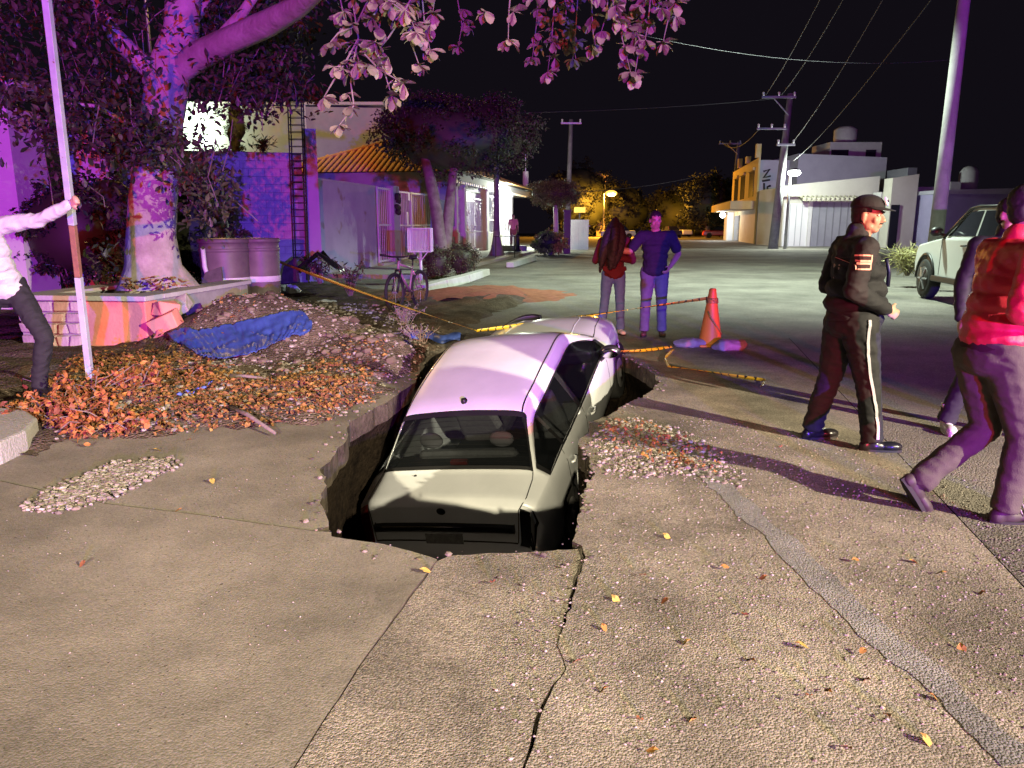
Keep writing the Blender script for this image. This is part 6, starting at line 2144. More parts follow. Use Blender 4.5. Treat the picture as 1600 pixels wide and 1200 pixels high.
# clutter: dark broken boards in front of the drums
random.seed(91)
for k, (u, v, y, s, a, lab) in enumerate(((335, 440, 12.2, .42, .3, 'dark broken board leaning on the large drum'), (310, 470, 11.8, .36, -.5, 'dark jagged board at the rubble corner'), (355, 462, 12.0, .30, 1.0, 'small dark splintered board before the drums'),
                                          (500, 412, 17.0, .7, .5, 'black plastic sheet draped over debris by the wall'), (455, 425, 16.6, .5, -.3, 'dark plank lying among the debris by the wall'))):
    mb = MB(); c = D(u, v, y)
    if k == 3:
        for i in range(7):
            for j in range(5):
                x, yy = (i / 6 - .5) * 1.1, (j / 4 - .5) * .7
                mb.v.append((x, yy, .45 * (1 - abs(i / 6 - .5) * 2) + .08 * noise.noise(V((x * 4, yy * 4, 2))) - .2))
        mb.f = [(i * 5 + j, i * 5 + 5 + j, i * 5 + 6 + j, i * 5 + j + 1) for i in range(6) for j in range(4)]
        o = mb.build('plastic_sheet', mat('black_sheet', (.02, .02, .022), None, rough=.25), None, True, loc=c)
        md = o.modifiers.new('t', 'SOLIDIFY'); md.thickness = .01
        tag(o, lab, 'sheet')
        continue
    mb.hexa([V((-s * .5, -.04, -s * .5)), V((s * .4, -.05, -s * .55)), V((s * .42, .05, -s * .5)), V((-s * .5, .04, -s * .5))], [V((-s * .35, -.03, s * .3)), V((s * .18, -.02, s * .62)), V((s * .2, .03, s * .58)), V((-s * .3, .05, s * .36))])
    o = mb.build('broken_board', mat('dark_wood', (.05, .035, .045), (.10, .07, .09), 6, rough=.85), None, loc=c)
    o.rotation_euler = (random.uniform(-.5, .2), a * .5, a)
    tag(o, lab, 'board', 'broken boards')
# sacks and rags near the wall
def sack(name, label, c, r, m, rz=0, cat='sack'):
    mb = MB(); mb.ball((0, 0, 0), r, 36, 22)
    q = []
    for p in mb.v:
        p = V(p)
        p += noise.noise_vector(p * 6 + V(c)) * min(r) * .38 + noise.noise_vector(p * 15 + V(c)) * min(r) * .20
        if p.z < -r[2] * .55: p.z = -r[2] * .55
        q.append(tuple(p))
    mb.v = q
    o = mb.build(name, m, None, True, loc=V(c) + V((0, 0, r[2] * .55)))
    o.rotation_euler = (0, 0, rz)
    return tag(o, label, cat)
sackm = mat('sack_weave', (.26, .24, .21), (.36, .34, .30), 7, rough=.9, bump=.5, bscale=70)
for (u, v, lab, rr) in ((436, 452, 'crumpled pale blue plastic bag on the ground right of the drums', (.20, .14, .14)), (458, 455, 'crumpled pinkish plastic bag beside the blue bag', (.18, .13, .13)), (510, 468, 'flattened pink rag on the dark ground by the weed', (.22, .14, .06))):
    p = G(u, v + 6); p.z = surf_h(p.x, p.y) - .02
    sack('plastic_bag', lab, p, rr, mat('bag_plastic', (.55, .57, .62), (.66, .66, .70), 9, rough=.45), .3, 'bag')
# blue tarpaulin over the heap
tarp_m = mat('blue_tarp', (.03, .055, .22), (.045, .08, .29), 3, rough=.45)
uv_t = [[(262, 524), (285, 513), (310, 518), (340, 512), (375, 505), (405, 498), (440, 490), (470, 486), (488, 505)],
        [(272, 533), (292, 530), (318, 534), (348, 528), (380, 522), (410, 517), (442, 508), (468, 503), (487, 515)],
        [(285, 538), (302, 543), (324, 548), (352, 545), (384, 540), (412, 533), (440, 523), (464, 516), (482, 522)],
        [(292, 543), (308, 555), (330, 560), (356, 562), (386, 556), (410, 548), (434, 536), (458, 525), (474, 527)]]
mb = MB()
NX, NY = 96, 30
def lerp2(f, g_):
    i = min(7, int(f * 8)); a = f * 8 - i
    j = min(2, int(g_ * 3)); b = g_ * 3 - j
    def L(p, q, t): return (p[0] + (q[0] - p[0]) * t, p[1] + (q[1] - p[1]) * t)
    return L(L(uv_t[j][i], uv_t[j][i + 1], a), L(uv_t[j + 1][i], uv_t[j + 1][i + 1], a), b)
for i in range(NX + 1):
    for j in range(NY + 1):
        u, v = lerp2(i / NX, j / NY)
        y = 8.2
        while y < 10.15:
            p = D(u, v, y)
            if p.z < surf_h(p.x, p.y) + .03:
                break
            y += .03
        lo_, hi_ = y - .03, y
        for _ in range(7):
            y = (lo_ + hi_) / 2
            p = D(u, v, y)
            if p.z < surf_h(p.x, p.y) + .03:
                hi_ = y
            else:
                lo_ = y
        p = D(u, v, y)
        h = surf_h(p.x, p.y) + .03
        # creases running down the slope
        fan = i * .26 + (j / NY - .5) * 2.2 * (i / NX - .45)
        cr_ = .045 * (.5 - abs(noise.noise(V((fan, j * .035, 2))))) + .018 * (.4 - abs(noise.noise(V((fan * 2.6, j * .09, 7))))) 
        p.z = max(p.z, h) + cr_
        mb.v.append(tuple(p))
mb.f = [(i * (NY + 1) + j, (i + 1) * (NY + 1) + j, (i + 1) * (NY + 1) + j + 1, i * (NY + 1) + j + 1) for i in range(NX) for j in range(NY)]
o = mb.build('tarpaulin', tarp_m, None, True); md = o.modifiers.new('t', 'SOLIDIFY'); md.thickness = .004
tag(o, 'crumpled bright blue tarpaulin lying over the dirt heap', 'tarpaulin')
mb = MB()
for i in range(13):
    p = G(640 + 80 * i / 12, 535 + 3 * math.sin(i)); p.z = surf_h(p.x, p.y)
    mb.v += [tuple(p + V((0, -.18, .04 + .05 * noise.noise(V((i, 0, 0)))))), tuple(p + V((0, .0, .12 + .03 * noise.noise(V((i, 3, 0)))))), tuple(p + V((0, .2, .05)))]
mb.f = [(i * 3 + j, i * 3 + 3 + j, i * 3 + 4 + j, i * 3 + 1 + j) for i in range(12) for j in range(2)]
o = mb.build('tarpaulin', tarp_m, None, True); md = o.modifiers.new('t', 'SOLIDIFY'); md.thickness = .004
tag(o, 'narrow strip of blue tarpaulin on the ground left of the car bonnet', 'tarpaulin')
mb = MB()
for i in range(15):
    p = G(278 + 56 * i / 14, 633 - 14 * i / 14 + 2 * math.sin(i * 1.3)); p.z = surf_h(p.x, p.y) + .03 + .01 * math.sin(i * 2)
    mb.v += [tuple(p + V((0, -.02, 0))), tuple(p + V((0, .02, .012)))]
mb.f = [(2 * i, 2 * i + 2, 2 * i + 3, 2 * i + 1) for i in range(14)]
o = mb.build('blue_strap', mat('strap', (.10, .14, .45), None, rough=.6), None, True); md = o.modifiers.new('t', 'SOLIDIFY'); md.thickness = .006
tag(o, 'short piece of blue strap lying among the leaves', 'strap')
for (a, b, lab) in (((362, 652), (430, 682), 'dark stick lying at the edge of the concrete'), ((360, 602), (420, 606), 'thin mossy stick lying on the leaf litter')):
    p, q = G(*a), G(*b); p.z = surf_h(p.x, p.y) + .03; q.z = surf_h(q.x, q.y) + .025
    mb = MB(); mb.tube([p, p.lerp(q, .4) + V((0, .02, .01)), q], [.022, .018, .012], 7)
    tag(mb.build('stick', bark2, None, True), lab, 'stick')

# caution tape
tape_m = bpy.data.materials.new('caution_tape'); tape_m.use_nodes = True
nt = tape_m.node_tree; b_ = nt.nodes['Principled BSDF']; b_.inputs['Roughness'].default_value = .4
uvn = nt.nodes.new('ShaderNodeUVMap'); wv = nt.nodes.new('ShaderNodeTexWave'); wv.inputs['Scale'].default_value = 3.2; wv.inputs['Distortion'].default_value = 3.0; wv.inputs['Detail Scale'].default_value = 6
rp = nt.nodes.new('ShaderNodeValToRGB'); rp.color_ramp.interpolation = 'CONSTANT'
rp.color_ramp.elements[0].color = (.72, .46, .03, 1); rp.color_ramp.elements[1].color = (.03, .02, .01, 1); rp.color_ramp.elements[1].position = .90
nt.links.new(uvn.outputs[0], wv.inputs[0]); nt.links.new(wv.outputs[0], rp.inputs[0]); nt.links.new(rp.outputs[0], b_.inputs['Base Color'])
def tape(label, pts, w, twist=0.0, tw0=1.2, n=60, sag=0.0):
    P = [V(p) for p in pts]
    seg = [(P[i + 1] - P[i]).length for i in range(len(P) - 1)]
    T = sum(seg)
    mb = MB(); uvs = []
    for k in range(n + 1):
        d = T * k / n; i = 0
        while i < len(seg) - 1 and d > seg[i]:
            d -= seg[i]; i += 1
        p = P[i].lerp(P[i + 1], d / max(seg[i], 1e-6))
        p.z -= sag * 4 * (k / n) * (1 - k / n)
        dr = (P[i + 1] - P[i]).normalized()
        s = dr.cross(V((0, 0, 1))).normalized(); u_ = s.cross(dr)
        an = tw0 + twist * k / n + .25 * noise.noise(V((k * .3, 0, 4)))
        wd = (s * math.cos(an) + u_ * math.sin(an)) * w
        mb.v += [tuple(p - wd), tuple(p + wd)]
        uvs.append(T * k / n)
    mb.f = [(2 * k, 2 * k + 2, 2 * k + 3, 2 * k + 1) for k in range(n)]
    o = mb.build('caution_tape', tape_m, None, True)
    ul = o.data.uv_layers.new(name='uv')
    for pl_ in o.data.polygons:
        for li in pl_.loop_indices:
            vi = o.data.loops[li].vertex_index
            ul.data[li].uv = (uvs[vi // 2], (vi % 2) * .08)
    md = o.modifiers.new('t', 'SOLIDIFY'); md.thickness = .0015
    return tag(o, label, 'tape', 'yellow caution tape')
hood_l, hood_r = D(745, 517, 9.0), D(945, 489, 9.55)
tape('yellow caution tape stretched from the rebar past the bicycle to the car', [D(432, 408, 17.0), D(745, 517, 9.0)], .024, 2.5, 1.2, 70, .02)
tape('yellow caution tape running over the car bonnet to the cone top', [hood_l, D(830, 506, 9.3), hood_r, D(1106, 466, 9.86)], .022, 3.5, 1.0, 60, 0)
tape('yellow caution tape from the car side to the sandbag', [D(958, 549, 8.9), G(1050, 541, .06)], .018, 2, .5, 30, .02)
tape('loose caution tape trailing on the road in front of the cone', [G(1052, 545, .03), G(1038, 560, .02), G(1045, 572, .02), G(1090, 578, .015), G(1140, 586, .015), G(1195, 594, .02), G(1190, 604, .05)], .017, 6, .2, 60)

# traffic cone with sandbags
cone = thing('traffic_cone', 'orange traffic cone with caution tape tied round its top', 'cone', G(1109, 540))
or_m = mat('cone_orange', (.95, .32, .03), None, rough=.5)
mb = MB(); mb.lathe([(.155, .03), (.150, .05), (.05, .70), (.045, .74), (.036, .75)], 28); mb.build('cone_shell', or_m, cone, True)
mb = MB(); mb.prism([(-.17, -.17), (.17, -.17), (.17, .17), (-.17, .17)], 0, .03); mb.build('base', or_m, cone, bevel=.012)
mb = MB()
for k, z in enumerate((.56, .575, .60)):
    mb.lathe([(.078 + .002 * k - (z - .56) * .16, z), (.082 + .002 * k - (z - .56) * .16, z + .012), (.078 - (z - .55) * .16, z + .028)], 20)
mb.build('tied_tape', mat('tape_yellow', (.70, .50, .06), (.1, .07, .02), 40, rough=.5), cone, True)
mb = MB(); pts = [V((.155 * math.cos(a), .155 * math.sin(a) , .06 + .5 * f)) * 1 for f, a in ((1, -2.2), (.8, -1.6), (.55, -1.1), (.3, -.6), (.12, -.3))]
pts = [V((math.cos(a) * r, math.sin(a) * r, z)) for a, r, z in ((-2.3, .098, .46), (-1.9, .112, .38), (-1.4, .126, .30), (-.9, .136, .22), (-.4, .142, .16))]
mb.tube(pts, .012, 6); mb.build('tape_tail', MATS['tape_yellow'], cone, True)
sack('sandbag', 'pinkish pale sandbag lying left of the traffic cone', G(1078, 541), (.23, .14, .075), sackm, .1, 'sandbag')
sack('sandbag', 'pale sandbag lying right of the traffic cone', G(1137, 546), (.22, .14, .085), sackm, -.1, 'sandbag')

# bicycle
bk_t = thing('bicycle', 'mountain bike standing near the pavement edge with pale pink frame', 'bicycle')
rear, front = D(656, 455, 14.7), D(617, 462, 13.75)
rear.z = front.z = .36
fwd = (front - rear); fwd.z = 0; WB = fwd.length; fwd.normalize(); sdv = V((fwd.y, -fwd.x, 0))
def bp(f, z, s=0.0):
    return rear + fwd * f + sdv * s + V((0, 0, z - .36))
frame_m = mat('bike_frame', (.32, .22, .25), None, rough=.4, coat=.4)
for c_, nm in ((rear, 'rear'), (front, 'front')):
    mb = MB(); pts = [c_ + fwd * .33 * math.cos(a) + V((0, 0, .33 * math.sin(a))) for a in [k * math.pi / 16 for k in range(33)]]
    mb.tube(pts, .030, 8, False); w_ = mb.build('wheel', rubber, bk_t, True)
    mb = MB(); pts = [c_ + fwd * .295 * math.cos(a) + V((0, 0, .295 * math.sin(a))) for a in [k * math.pi / 16 for k in range(33)]]
    mb.tube(pts, .012, 6, False); mb.build('rim', dark_iron, w_, True)
    mb = MB()
    for k in range(16):
        a = k * math.pi / 8
        mb.tube([c_ + sdv * (.02 if k % 2 else -.02), c_ + fwd * .295 * math.cos(a) + V((0, 0, .295 * math.sin(a)))], .0022, 4)
    mb.tube([c_ - sdv * .05, c_ + sdv * .05], .022, 8)
    mb.build('spokes', steel, w_)
bbp, seat_t, head_l, head_u = bp(.43, .34), bp(.28, .80), bp(WB - .16, .78), bp(WB - .19, .92)
for a, b, r in ((bbp, seat_t, .019), (bbp, head_l, .026), (seat_t.lerp(bbp, .1), head_u.lerp(head_l, .4), .021), (head_l, head_u, .026)):
    mb = MB(); mb.tube([a, b], r, 8); mb.build('frame_tube', frame_m, bk_t, True)
for s in (-.05, .05):
    mb = MB(); mb.tube([bbp, rear + sdv * s], .011, 6); mb.build('chain_stay', frame_m, bk_t, True)
    mb = MB(); mb.tube([seat_t.lerp(bbp, .12), rear + sdv * s], .010, 6); mb.build('seat_stay', frame_m, bk_t, True)
    mb = MB(); mb.tube([head_l + sdv * s - V((0, 0, .03)), front + sdv * s], .020, 8); mb.build('fork_leg', black, bk_t, True)
mb = MB(); mb.tube([head_l - sdv * .06 - V((0, 0, .03)), head_l + sdv * .06 - V((0, 0, .03))], .024, 8); mb.build('fork_crown', black, bk_t, True)
mb = MB(); hb_ = head_u + fwd * .06 + V((0, 0, .07)); mb.tube([hb_ - sdv * .36 - fwd * .05 + V((0, 0, .03)), hb_ - sdv * .1, hb_ + sdv * .1, hb_ + sdv * .36 - fwd * .05 + V((0, 0, .03))], .016, 8); hbo = mb.build('handlebar', black, bk_t, True)
for s in (-1, 1):
    mb = MB(); mb.tube([hb_ + sdv * s * .24 - fwd * .03 + V((0, 0, .02)), hb_ + sdv * s * .37 - fwd * .05 + V((0, 0, .03))], .022, 8); mb.build('grip', rubber, hbo, True)
mb = MB(); mb.tube([head_u, hb_], .018, 8); mb.build('stem', black, bk_t, True)
mb = MB(); mb.tube([seat_t, bp(.26, .93)], .014, 8); mb.build('seat_post', black, bk_t, True)
mb = MB(); mb.ball((0, 0, 0), (.07, .14, .035), 14, 8, rotz(math.atan2(-fwd.x, fwd.y))); mb.v = [tuple(V(p) + bp(.26, .95)) for p in mb.v]; mb.build('saddle', black, bk_t, True)
mb = MB(); pts = [bbp + fwd * .09 * math.cos(a) + V((0, 0, .09 * math.sin(a))) + sdv * .05 for a in [k * math.pi / 10 for k in range(21)]]; mb.tube(pts, .008, 5, False)
mb.tube([bbp - sdv * .09 + V((0, 0, .0)), bbp - sdv * .09 + fwd * .1 - V((0, 0, .12))], .012, 6); mb.tube([bbp + sdv * .09, bbp + sdv * .09 - fwd * .1 + V((0, 0, .12))], .012, 6); mb.tube([bbp - sdv * .09, bbp + sdv * .09], .014, 6); mb.build('crank', dark_iron, bk_t, True)
for s in (-1, 1):
    mb = MB(); c_ = bbp + sdv * s * .13 + (fwd * .1 - V((0, 0, .12))) * (1 if s < 0 else -1); mb.box(c_, (.09, .07, .02), rotz(math.atan2(-fwd.x, fwd.y))); mb.build('pedal', black, bk_t)

# rubbish basket on a post
rb = thing('litter_basket', 'white mesh rubbish basket on a post behind the bicycle', 'basket')
c = D(656, 352, 20.4); c.z = 0
z0_, z1_ = D(656, 393, 20.4).z, D(656, 357, 20.4).z
mb = MB(); mb.tube([c + V((0, 0, -.05)), c + V((0, 0, z0_))], .04, 8); mb.build('post', gate_white, rb, True)
mb = MB()
for a, b in (((0, 0, z0_ - .25), (-.2, 0, z0_)), ((0, 0, z0_ - .25), (.2, 0, z0_)), ((0, 0, z0_ - .25), (0, .18, z0_)), ((0, 0, z0_ - .25), (0, -.18, z0_))):
    mb.tube([c + V(a), c + V(b)], .014, 5)
mb.build('brace', gate_white, rb)
hw, hd = .30, .24
mb = MB()
for z in (z0_, z1_):
    mb.tube([c + V((sx * hw, sy * hd, z)) for sx, sy in ((-1, -1), (1, -1), (1, 1), (-1, 1), (-1, -1))], .016, 5)
for sx in (-1, 1):
    for sy in (-1, 1):
        mb.tube([c + V((sx * hw, sy * hd, z0_)), c + V((sx * hw, sy * hd, z1_))], .014, 5)
mb.build('basket_rim', gate_white, rb)
mb = MB(); mb.box(c + V((0, 0, z0_ + .01)), (hw * 2, hd * 2, .015)); mb.build('basket_floor', gate_white, rb)
wire_me = MB(); wire_me.tube([V((0, 0, 0)), V((0, 0, z1_ - z0_))], .008, 4); wme = wire_me.mesh('basket_wire', gate_white)
for k in range(15):
    x = -hw + 2 * hw * (k + .5) / 15
    for sy in (-1, 1):
        o = obj('basket_wire', wme, rb, c + V((x, sy * hd, z0_)))
for k in range(11):
    yy = -hd + 2 * hd * (k + .5) / 11
    for sx in (-1, 1):
        o = obj('basket_wire', wme, rb, c + V((sx * hw, yy, z0_)))

# decorative lamp post with flared base, unlit
lpst = thing('lamp_post', 'unlit lamp post with flared skirt base before the porch', 'lamp post')
c = D(776, 352, 37.5); c.z = 0
mb = MB(); mb.lathe([(.42, 0), (.40, .15), (.28, .45), (.20, .9), (.16, 1.3)], 18, c); mb.build('flared_base', concrete_pole, lpst, True)
zt_ = D(776, 252, 37.5).z
mb = MB(); mb.lathe([(.155, 1.28), (.14, 2.5), (.12, zt_)], 14, c); mb.build('shaft', concrete_pole, lpst, True)
mb = MB(); mb.lathe([(.10, zt_), (.16, zt_ + .06), (.05, zt_ + .14)], 12, c); mb.build('cap', concrete_pole, lpst, True)
# slender white mast on the house corner
ms = thing('antenna_mast', 'thin pale mast rising from the far house corner', 'mast')
c = D(821, 352, 58); c.z = 0
mb = MB(); mb.tube([V((c.x, 58, ZE)), V((c.x, 58, D(821, 268, 58).z))], .22, 8); mb.build('mast_block', plaster_white, ms)
mb = MB(); mb.tube([V((c.x, 58, D(821, 268, 58).z)), V((c.x, 58, D(821, 236, 58).z))], .04, 6); mb.build('rod', steel, ms)
# metal table frame on the pavement
tf = thing('metal_table', 'bare metal table frame standing beside the lamp post', 'table')
c = D(790, 352, 35.0); c.z = .12
mb = MB(); mb.box(c + V((-.05, 0, .95)), (1.0, .6, .03)); mb.build('table_top', dark_iron, tf)
for sx in (-.45, .40):
    mb = MB(); mb.tube([c + V((sx, -.22, .94)), c + V((sx, -.22, 0))], .02, 6); mb.build('leg', dark_iron, tf)
    mb = MB(); mb.tube([c + V((sx, .22, .94)), c + V((sx, .22, 0))], .02, 6); mb.build('leg', dark_iron, tf)
# kerbs
kerb_m = mat('kerb_concrete', (.40, .39, .36), (.50, .49, .46), 2.5, 7, .85, .3, 40)
for pts, lab in ((((668, 459), (700, 450), (735, 441), (766, 430)), 'chipped concrete kerb in front of the clipped shrubs'), (((803, 418), (822, 412), (838, 407)), 'short concrete kerb length beyond the lamp post')):
    kb = thing('kerb', lab, 'kerb')
    P = [G(u, v) for u, v in pts]
    for i in range(len(P) - 1):
        a, b = P[i], P[i + 1]
        d = (b - a).normalized(); n_ = V((-d.y, d.x, 0)) * .30
        a = a + d * .03
        mb = MB(); mb.hexa([a, b, b + n_, a + n_], [p + V((0, 0, .20)) for p in (a + n_ * .1, b + n_ * .1, b + n_, a + n_)])
        mb.v = [tuple(V(p) + noise.noise_vector(V(p) * 3) * .02) for p in mb.v]
        mb.build('kerb_stone', kerb_m, kb, bevel=.02)
    
# red earth spill in front of the kerb
mb = MB()
c = G(748, 462)
for i in range(30):
    for j in range(16):
        x, y_ = -2.4 + 4.6 * i / 29, -2.0 + 4.4 * j / 15
        q = (x / 2.1) ** 2 + (y_ / 1.9) ** 2
        z = .09 * (1 - q) + .05 * noise.noise(V((x * 3, y_ * 3, 0))) + .02 * noise.noise(V((x * 9, y_ * 9, 0)))
        mb.v.append((c.x + x + .18 * y_, c.y + y_, surf_h(c.x + x, c.y + y_) + z))
mb.f = [(i * 16 + j, i * 16 + 16 + j, i * 16 + 17 + j, i * 16 + j + 1) for i in range(29) for j in range(15)]
tag(mb.build('earth_spill', mat('red_earth', (.20, .065, .035), (.30, .11, .06), 5, 9, .95, .8, 30), None, True), 'low spill of reddish earth on the road before the kerb', 'earth', kind='stuff')

# white pickup / SUV at the right
suv = thing('parked_vehicle', 'white sport utility vehicle parked at the right behind the people', 'car')
wheel_c = G(1443, 466)
d_ = V((-.16, -.985, 0)).normalized(); n_ = V((-d_.y, d_.x, 0))   # towards its rear, and away from us
so0 = wheel_c
def vp(l, q, z):
    return V((so0.x, so0.y, 0)) + d_ * l + n_ * q + V((0, 0, z))
prof_lo = [(-.72, .55), (-.76, .75), (-.70, 1.0), (-.58, 1.14), (.35, 1.26), (.75, 1.30), (4.0, 1.32), (4.05, .6), (3.9, .45), (.6, .45), (-.5, .42)]
W_ = 1.85
mb = MB()
sect = [(0.0, .0), (.06, .0), (W_ - .06, .0), (W_, 0)]
n2 = len(prof_lo)
for q, ins in ((-.02, .06), (.04, 0), (W_ - .04, 0), (W_ + .02, .06)):
    for (l, z) in prof_lo:
        cz = .85
        mb.v.append(tuple(vp(l + (ins if l < 0 else -ins) * .6, q, z + (cz - z) * ins * .6)))
for r in range(3):
    for k in range(n2):
        mb.f.append((r * n2 + k, r * n2 + (k + 1) % n2, (r + 1) * n2 + (k + 1) % n2, (r + 1) * n2 + k))
mb.f += [tuple(range(n2))[::-1], tuple(3 * n2 + k for k in range(n2))]
suv_paint = mat('suv_paint', (.62, .63, .61), None, rough=.28, coat=.6)
mb.build('body_shell', suv_paint, suv, False, bevel=.03)
cab = [(.55, 1.28), (1.45, 1.88), (1.75, 1.93), (3.7, 1.90), (4.0, 1.31)]
mb = MB()
for q, ins in ((.06, 0), (W_ - .06, 0)):
    for i, (l, z) in enumerate(cab):
        qq = q + ((.14 if q < 1 else -.14) if z > 1.5 else 0)
        mb.v.append(tuple(vp(l, qq, z)))
mb.f = [(0, 1, 2, 3, 4), (9, 8, 7, 6, 5)] + [(k, k + 5, k + 6, k + 1) for k in range(4)]
mb.build('cabin', suv_paint, suv, False, bevel=.04)
def side_glass(pts, name='side_window'):
    mb = MB()
    for (l, z) in pts:
        q = .06 + (z - 1.28) / .62 * .14
        mb.v.append(tuple(vp(l, q - .012, z)))
    for (l, z) in pts:
        q = .06 + (z - 1.28) / .62 * .14
        mb.v.append(tuple(vp(l, q + .02, z)))
    n_ = len(pts)
    mb.f = [tuple(range(n_)), tuple(range(n_, 2 * n_))[::-1]] + [(i, n_ + i, n_ + (i + 1) % n_, (i + 1) % n_) for i in range(n_)]
    return mb.build(name, mat('suv_glass', (.03, .03, .04), None, rough=.08, coat=.5), suv)
side_glass([(.78, 1.34), (1.50, 1.80), (2.05, 1.82), (2.05, 1.35)])
side_glass([(2.15, 1.35), (2.15, 1.82), (3.1, 1.81), (3.1, 1.35)])
mb = MB(); mb.add([vp(.62, .16, 1.32), vp(.62, W_ - .16, 1.32), vp(1.42, W_ - .26, 1.86), vp(1.42, .26, 1.86)], [(0, 1, 2, 3)]); mb.v = [tuple(V(p) - d_ * .02 + V((0, 0, .02))) for p in mb.v]; mb.build('windscreen', MATS['suv_glass'], suv)
mb = MB(); mb.tube([vp(.70, .02, 1.30), vp(1.48, .17, 1.86), vp(1.8, .19, 1.90), vp(3.7, .19, 1.87)], .03, 6); mb.build('door_frame', black, suv, True)
for l in (0.0, 2.85):
    for q in (.06, W_ - .06):
        mb = MB(); c = vp(l, q, .43); mb.lathe([(.26, -.11), (.38, -.12), (.425, -.08), (.43, 0), (.425, .08), (.38, .12), (.26, .11)], 32)
        ang = math.atan2(n_.y, n_.x)
        M_ = Matrix((d_, V((0, 0, 1)), n_)).transposed()
        mb.v = [tuple(c + M_ @ V(p)) for p in mb.v]; w_ = mb.build('wheel', rubber, suv, True)
        mb = MB(); mb.lathe([(.26, 0), (.25, .03), (.10, .05), (.06, .04)], 24); mb.v = [tuple(c + M_ @ V((p[0], p[1], -p[2] - .09 if q < 1 else p[2] + .09))) for p in mb.v]; rim_o = mb.build('rim', dark_iron, w_, True)
        mb = MB()
        for k in range(6):
            a = k * math.pi / 3
            mb.tube([c + M_ @ V((.04 * math.cos(a), .04 * math.sin(a), -.145 if q < 1 else .145)), c + M_ @ V((.25 * math.cos(a), .25 * math.sin(a), -.125 if q < 1 else .125))], .022, 5)
        mb.build('spoke', steel, w_)
    for q in (-.03,):
        mb = MB(); pts = [vp(l + .50 * math.cos(a), q, .43 + .52 * math.sin(a)) for a in [math.pi * k / 14 for k in range(15)]]
        mb.tube(pts, .035, 6); mb.build('arch_trim', black, suv, True)
        mb = MB(); mb.v = [tuple(vp(l + .48 * math.cos(a), q - .005, .43 + .50 * math.sin(a))) for a in [math.pi * k / 14 for k in range(15)]] + [tuple(vp(l + .48, q - .005, .40)), tuple(vp(l - .48, q - .005, .40))]
        mb.f = [tuple(range(17))]; mb.build('wheel_well', black, suv)
mb = MB(); mb.box((0, 0, 0), (2.0, .08, .12), rotz(math.atan2(d_.y, d_.x))); mb.v = [tuple(V(p) + vp(1.45, -.04, .47)) for p in mb.v]; mb.build('side_step', black, suv, bevel=.02)
mb = MB(); mb.ball((0, 0, 0), (.13, .10, .10), 14, 10); mb.v = [tuple(V(p) + vp(.72, -.14, 1.42)) for p in mb.v]; mb.tube([vp(.78, .05, 1.34), vp(.72, -.10, 1.38)], .03, 6); mb.build('door_mirror', black, suv, True)
mb = MB(); mb.tube([vp(1.75, -.045, 1.16), vp(1.98, -.045, 1.17)], .018, 6); mb.build('door_handle', black, suv, True)
mb = MB()
for l in (.72, 2.1):
    mb.tube([vp(l, -.022, .55), vp(l + .02, -.022, 1.27)], .006, 4)
mb.build('door_seam', black, suv)
mb = MB(); mb.box((0, 0, 0), (.06, .34, .14), rotz(math.atan2(d_.y, d_.x))); mb.v = [tuple(V(p) + vp(-.70, .3, .92)) for p in mb.v]; mb.build('headlamp', lamp_clear, suv, bevel=.02)

# far end of the street: parked cars, traffic light, post
def small_car(label, u, y, m, L=4.2, rz=0.0):
    c = D(u, 352, y); c.z = 0
    t = thing('parked_car', label, 'car', c, rz, 'cars parked far down the street')
    mb = MB(); mb.hexa([V((-.85, -L / 2, .3)), V((.85, -L / 2, .3)), V((.85, L / 2, .3)), V((-.85, L / 2, .3))], [V((-.8, -L / 2 + .1, .95)), V((.8, -L / 2 + .1, .95)), V((.8, L / 2 - .1, .9)), V((-.8, L / 2 - .1, .9))]); mb.build('body_shell', m, t, bevel=.12)
    mb = MB(); mb.hexa([V((-.76, -L * .32, .93)), V((.76, -L * .32, .93)), V((.76, L * .22, .92)), V((-.76, L * .22, .92))], [V((-.6, -L * .2, 1.45)), V((.6, -L * .2, 1.45)), V((.6, L * .08, 1.45)), V((-.6, L * .08, 1.45))]); mb.build('glasshouse', darkwin, t, bevel=.06)
    for sx in (-1, 1):
        for sy in (-1, 1):
            mb = MB(); mb.tube([V((sx * .68, sy * L * .31, .32)), V((sx * .86, sy * L * .31, .32))], .32, 16); mb.build('wheel', rubber, t)
    return t
small_car('pale car parked crosswise far down the street left', 966, 92, white_paint, 4.2, 1.45)
small_car('dark car parked at the far end between the trees', 1046, 100, mat('dark_car', (.05, .05, .06), None, rough=.3), 4.2, .3)
small_car('white van like car far off by the trees', 1060, 108, white_paint, 4.6, .4)
small_car('red car parked left of the corner building', 1125, 96, mat('red_car', (.4, .03, .03), None, rough=.3), 4.2, 1.4)
tl_ = thing('traffic_light', 'distant traffic light showing red', 'traffic light')
c = D(1026, 338, 100)
mb = MB(); mb.tube([V((c.x, 100, 0)), V((c.x, 100, c.z + .9))], .08, 6); mb.build('post', dark_iron, tl_)
mb = MB(); mb.box(c + V((0, -.1, -.3)), (.5, .3, 1.4)); mb.build('housing', black, tl_, bevel=.05)
mb = MB(); mb.ball(c + V((0, -.3, .1)), .34, 12, 8); mb.build('lens', mat('red_signal', (1, .05, .05), emit=(1, .03, .05), estr=9), tl_, True)
yp = thing('marker_post', 'thin yellow marker post left of the couple', 'post')
c = D(957, 352, 60); c.z = 0
mb = MB(); mb.tube([c, c + V((0, 0, 1.75))], .11, 8); mb.build('shaft', mat('yellow_post', (.7, .55, .15), None), yp, True)  # the post has its own yellow colour
mb = MB(); mb.lathe([(.11, 1.75), (.13, 1.78), (.05, 1.86)], 10, c); mb.build('cap', MATS['yellow_post'], yp, True)
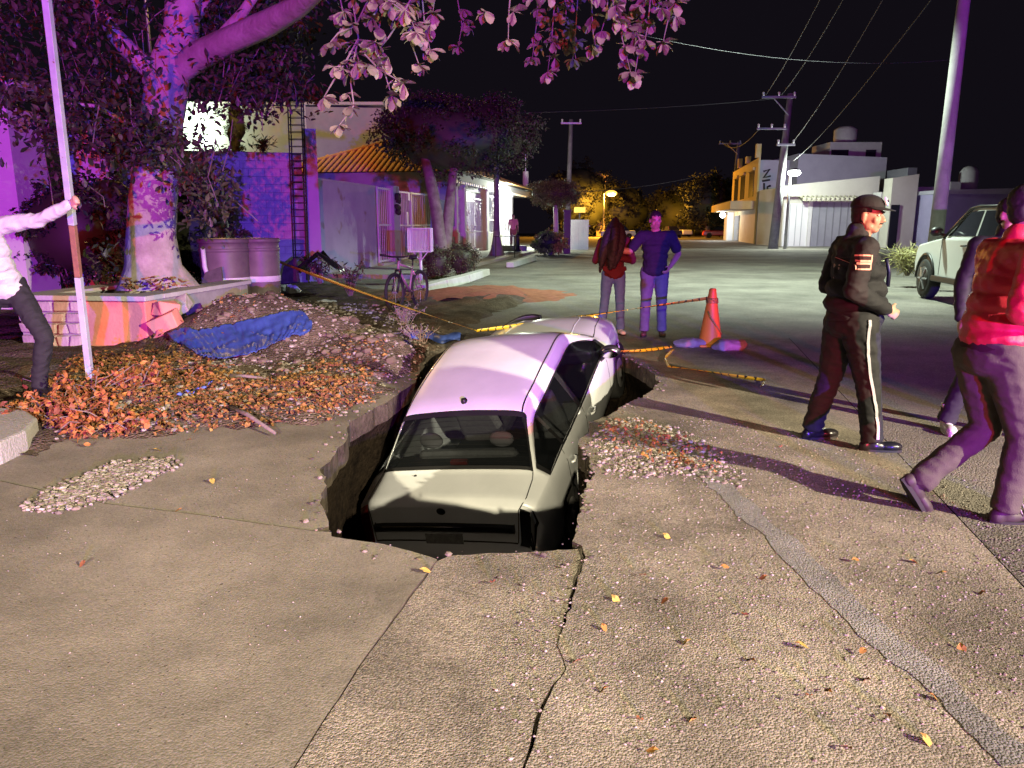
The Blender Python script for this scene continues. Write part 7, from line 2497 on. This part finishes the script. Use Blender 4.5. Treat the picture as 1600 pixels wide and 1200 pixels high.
bx = thing('glowing_sign', 'small orange glowing sign board behind the trimmed tree', 'sign')
p0 = D(906, 328, 52); mb = MB(); mb.box(p0, (.75, .12, .35)); mb.build('board', mat('sign_orange', (.9, .5, .1), emit=(1.0, .45, .05), estr=.7), bx)  # board glows orange by its own emission
mb = MB(); mb.tube([V((p0.x, 52.1, 0)), p0 + V((0, .1, 0))], .05, 6); mb.build('post', dark_iron, bx)
fg = thing('plank_fence', 'grey plank fence behind the lime green shrub', 'fence')
for k in range(12):
    u = 890 + k * 2.6
    a = D(u, 352, 50); mb = MB(); mb.box((a.x, 50, .95), (.10, .04, 1.9)); mb.build('plank', plaster_grey, fg)
mb = MB(); a, b = D(888, 352, 50), D(922, 352, 50); mb.box(((a.x + b.x) / 2, 50.05, 1.5), (b.x - a.x, .05, .1)); mb.build('rail', plaster_grey, fg)
gp = thing('gate_post', 'dark square gate post beside the lime green shrub', 'post')
a = D(886, 352, 43); mb = MB(); mb.box((a.x, 43, 1.15), (.38, .38, 2.3)); mb.build('shaft', mat('dark_post', (.12, .11, .14), None), gp); mb = MB(); mb.box((a.x, 43, 2.34), (.46, .46, .08)); mb.build('cap', MATS['dark_post'], gp)
tw_ = thing('orange_tower', 'orange square chimney tower behind the sodium lamp', 'tower')
mb = MB(); a = D(938, 352, 112); mb.box((a.x, 112, 4.2), (1.1, 1.1, D(938, 282, 112).z * 2 - 8.4 + 0)); 
mb = MB(); zt_ = D(938, 276, 112).z; mb.box((a.x, 112, zt_ / 2), (1.2, 1.2, zt_)); mb.build('shaft', orange_p, tw_); mb = MB(); mb.box((a.x, 112, zt_ + .2), (1.9, 1.5, .4)); mb.build('cap', orange_p, tw_)  # the tower's orange is in its plaster colour
# small dark post beside the woman
dp = thing('dog_post', 'small dark bollard at the feet of the woman by the porch', 'bollard')
a = D(809, 352, 43); mb = MB(); mb.lathe([(.22, .1), (.2, .2), (.12, .25), (.10, .95), (.13, 1.0), (.05, 1.1)], 12, (a.x, 43, 0)); mb.build('shaft', black, dp, True)
mb = MB(); mb.lathe([(.24, .1), (.24, .16)], 12, (a.x, 43, 0)); mb.build('foot', black, dp)
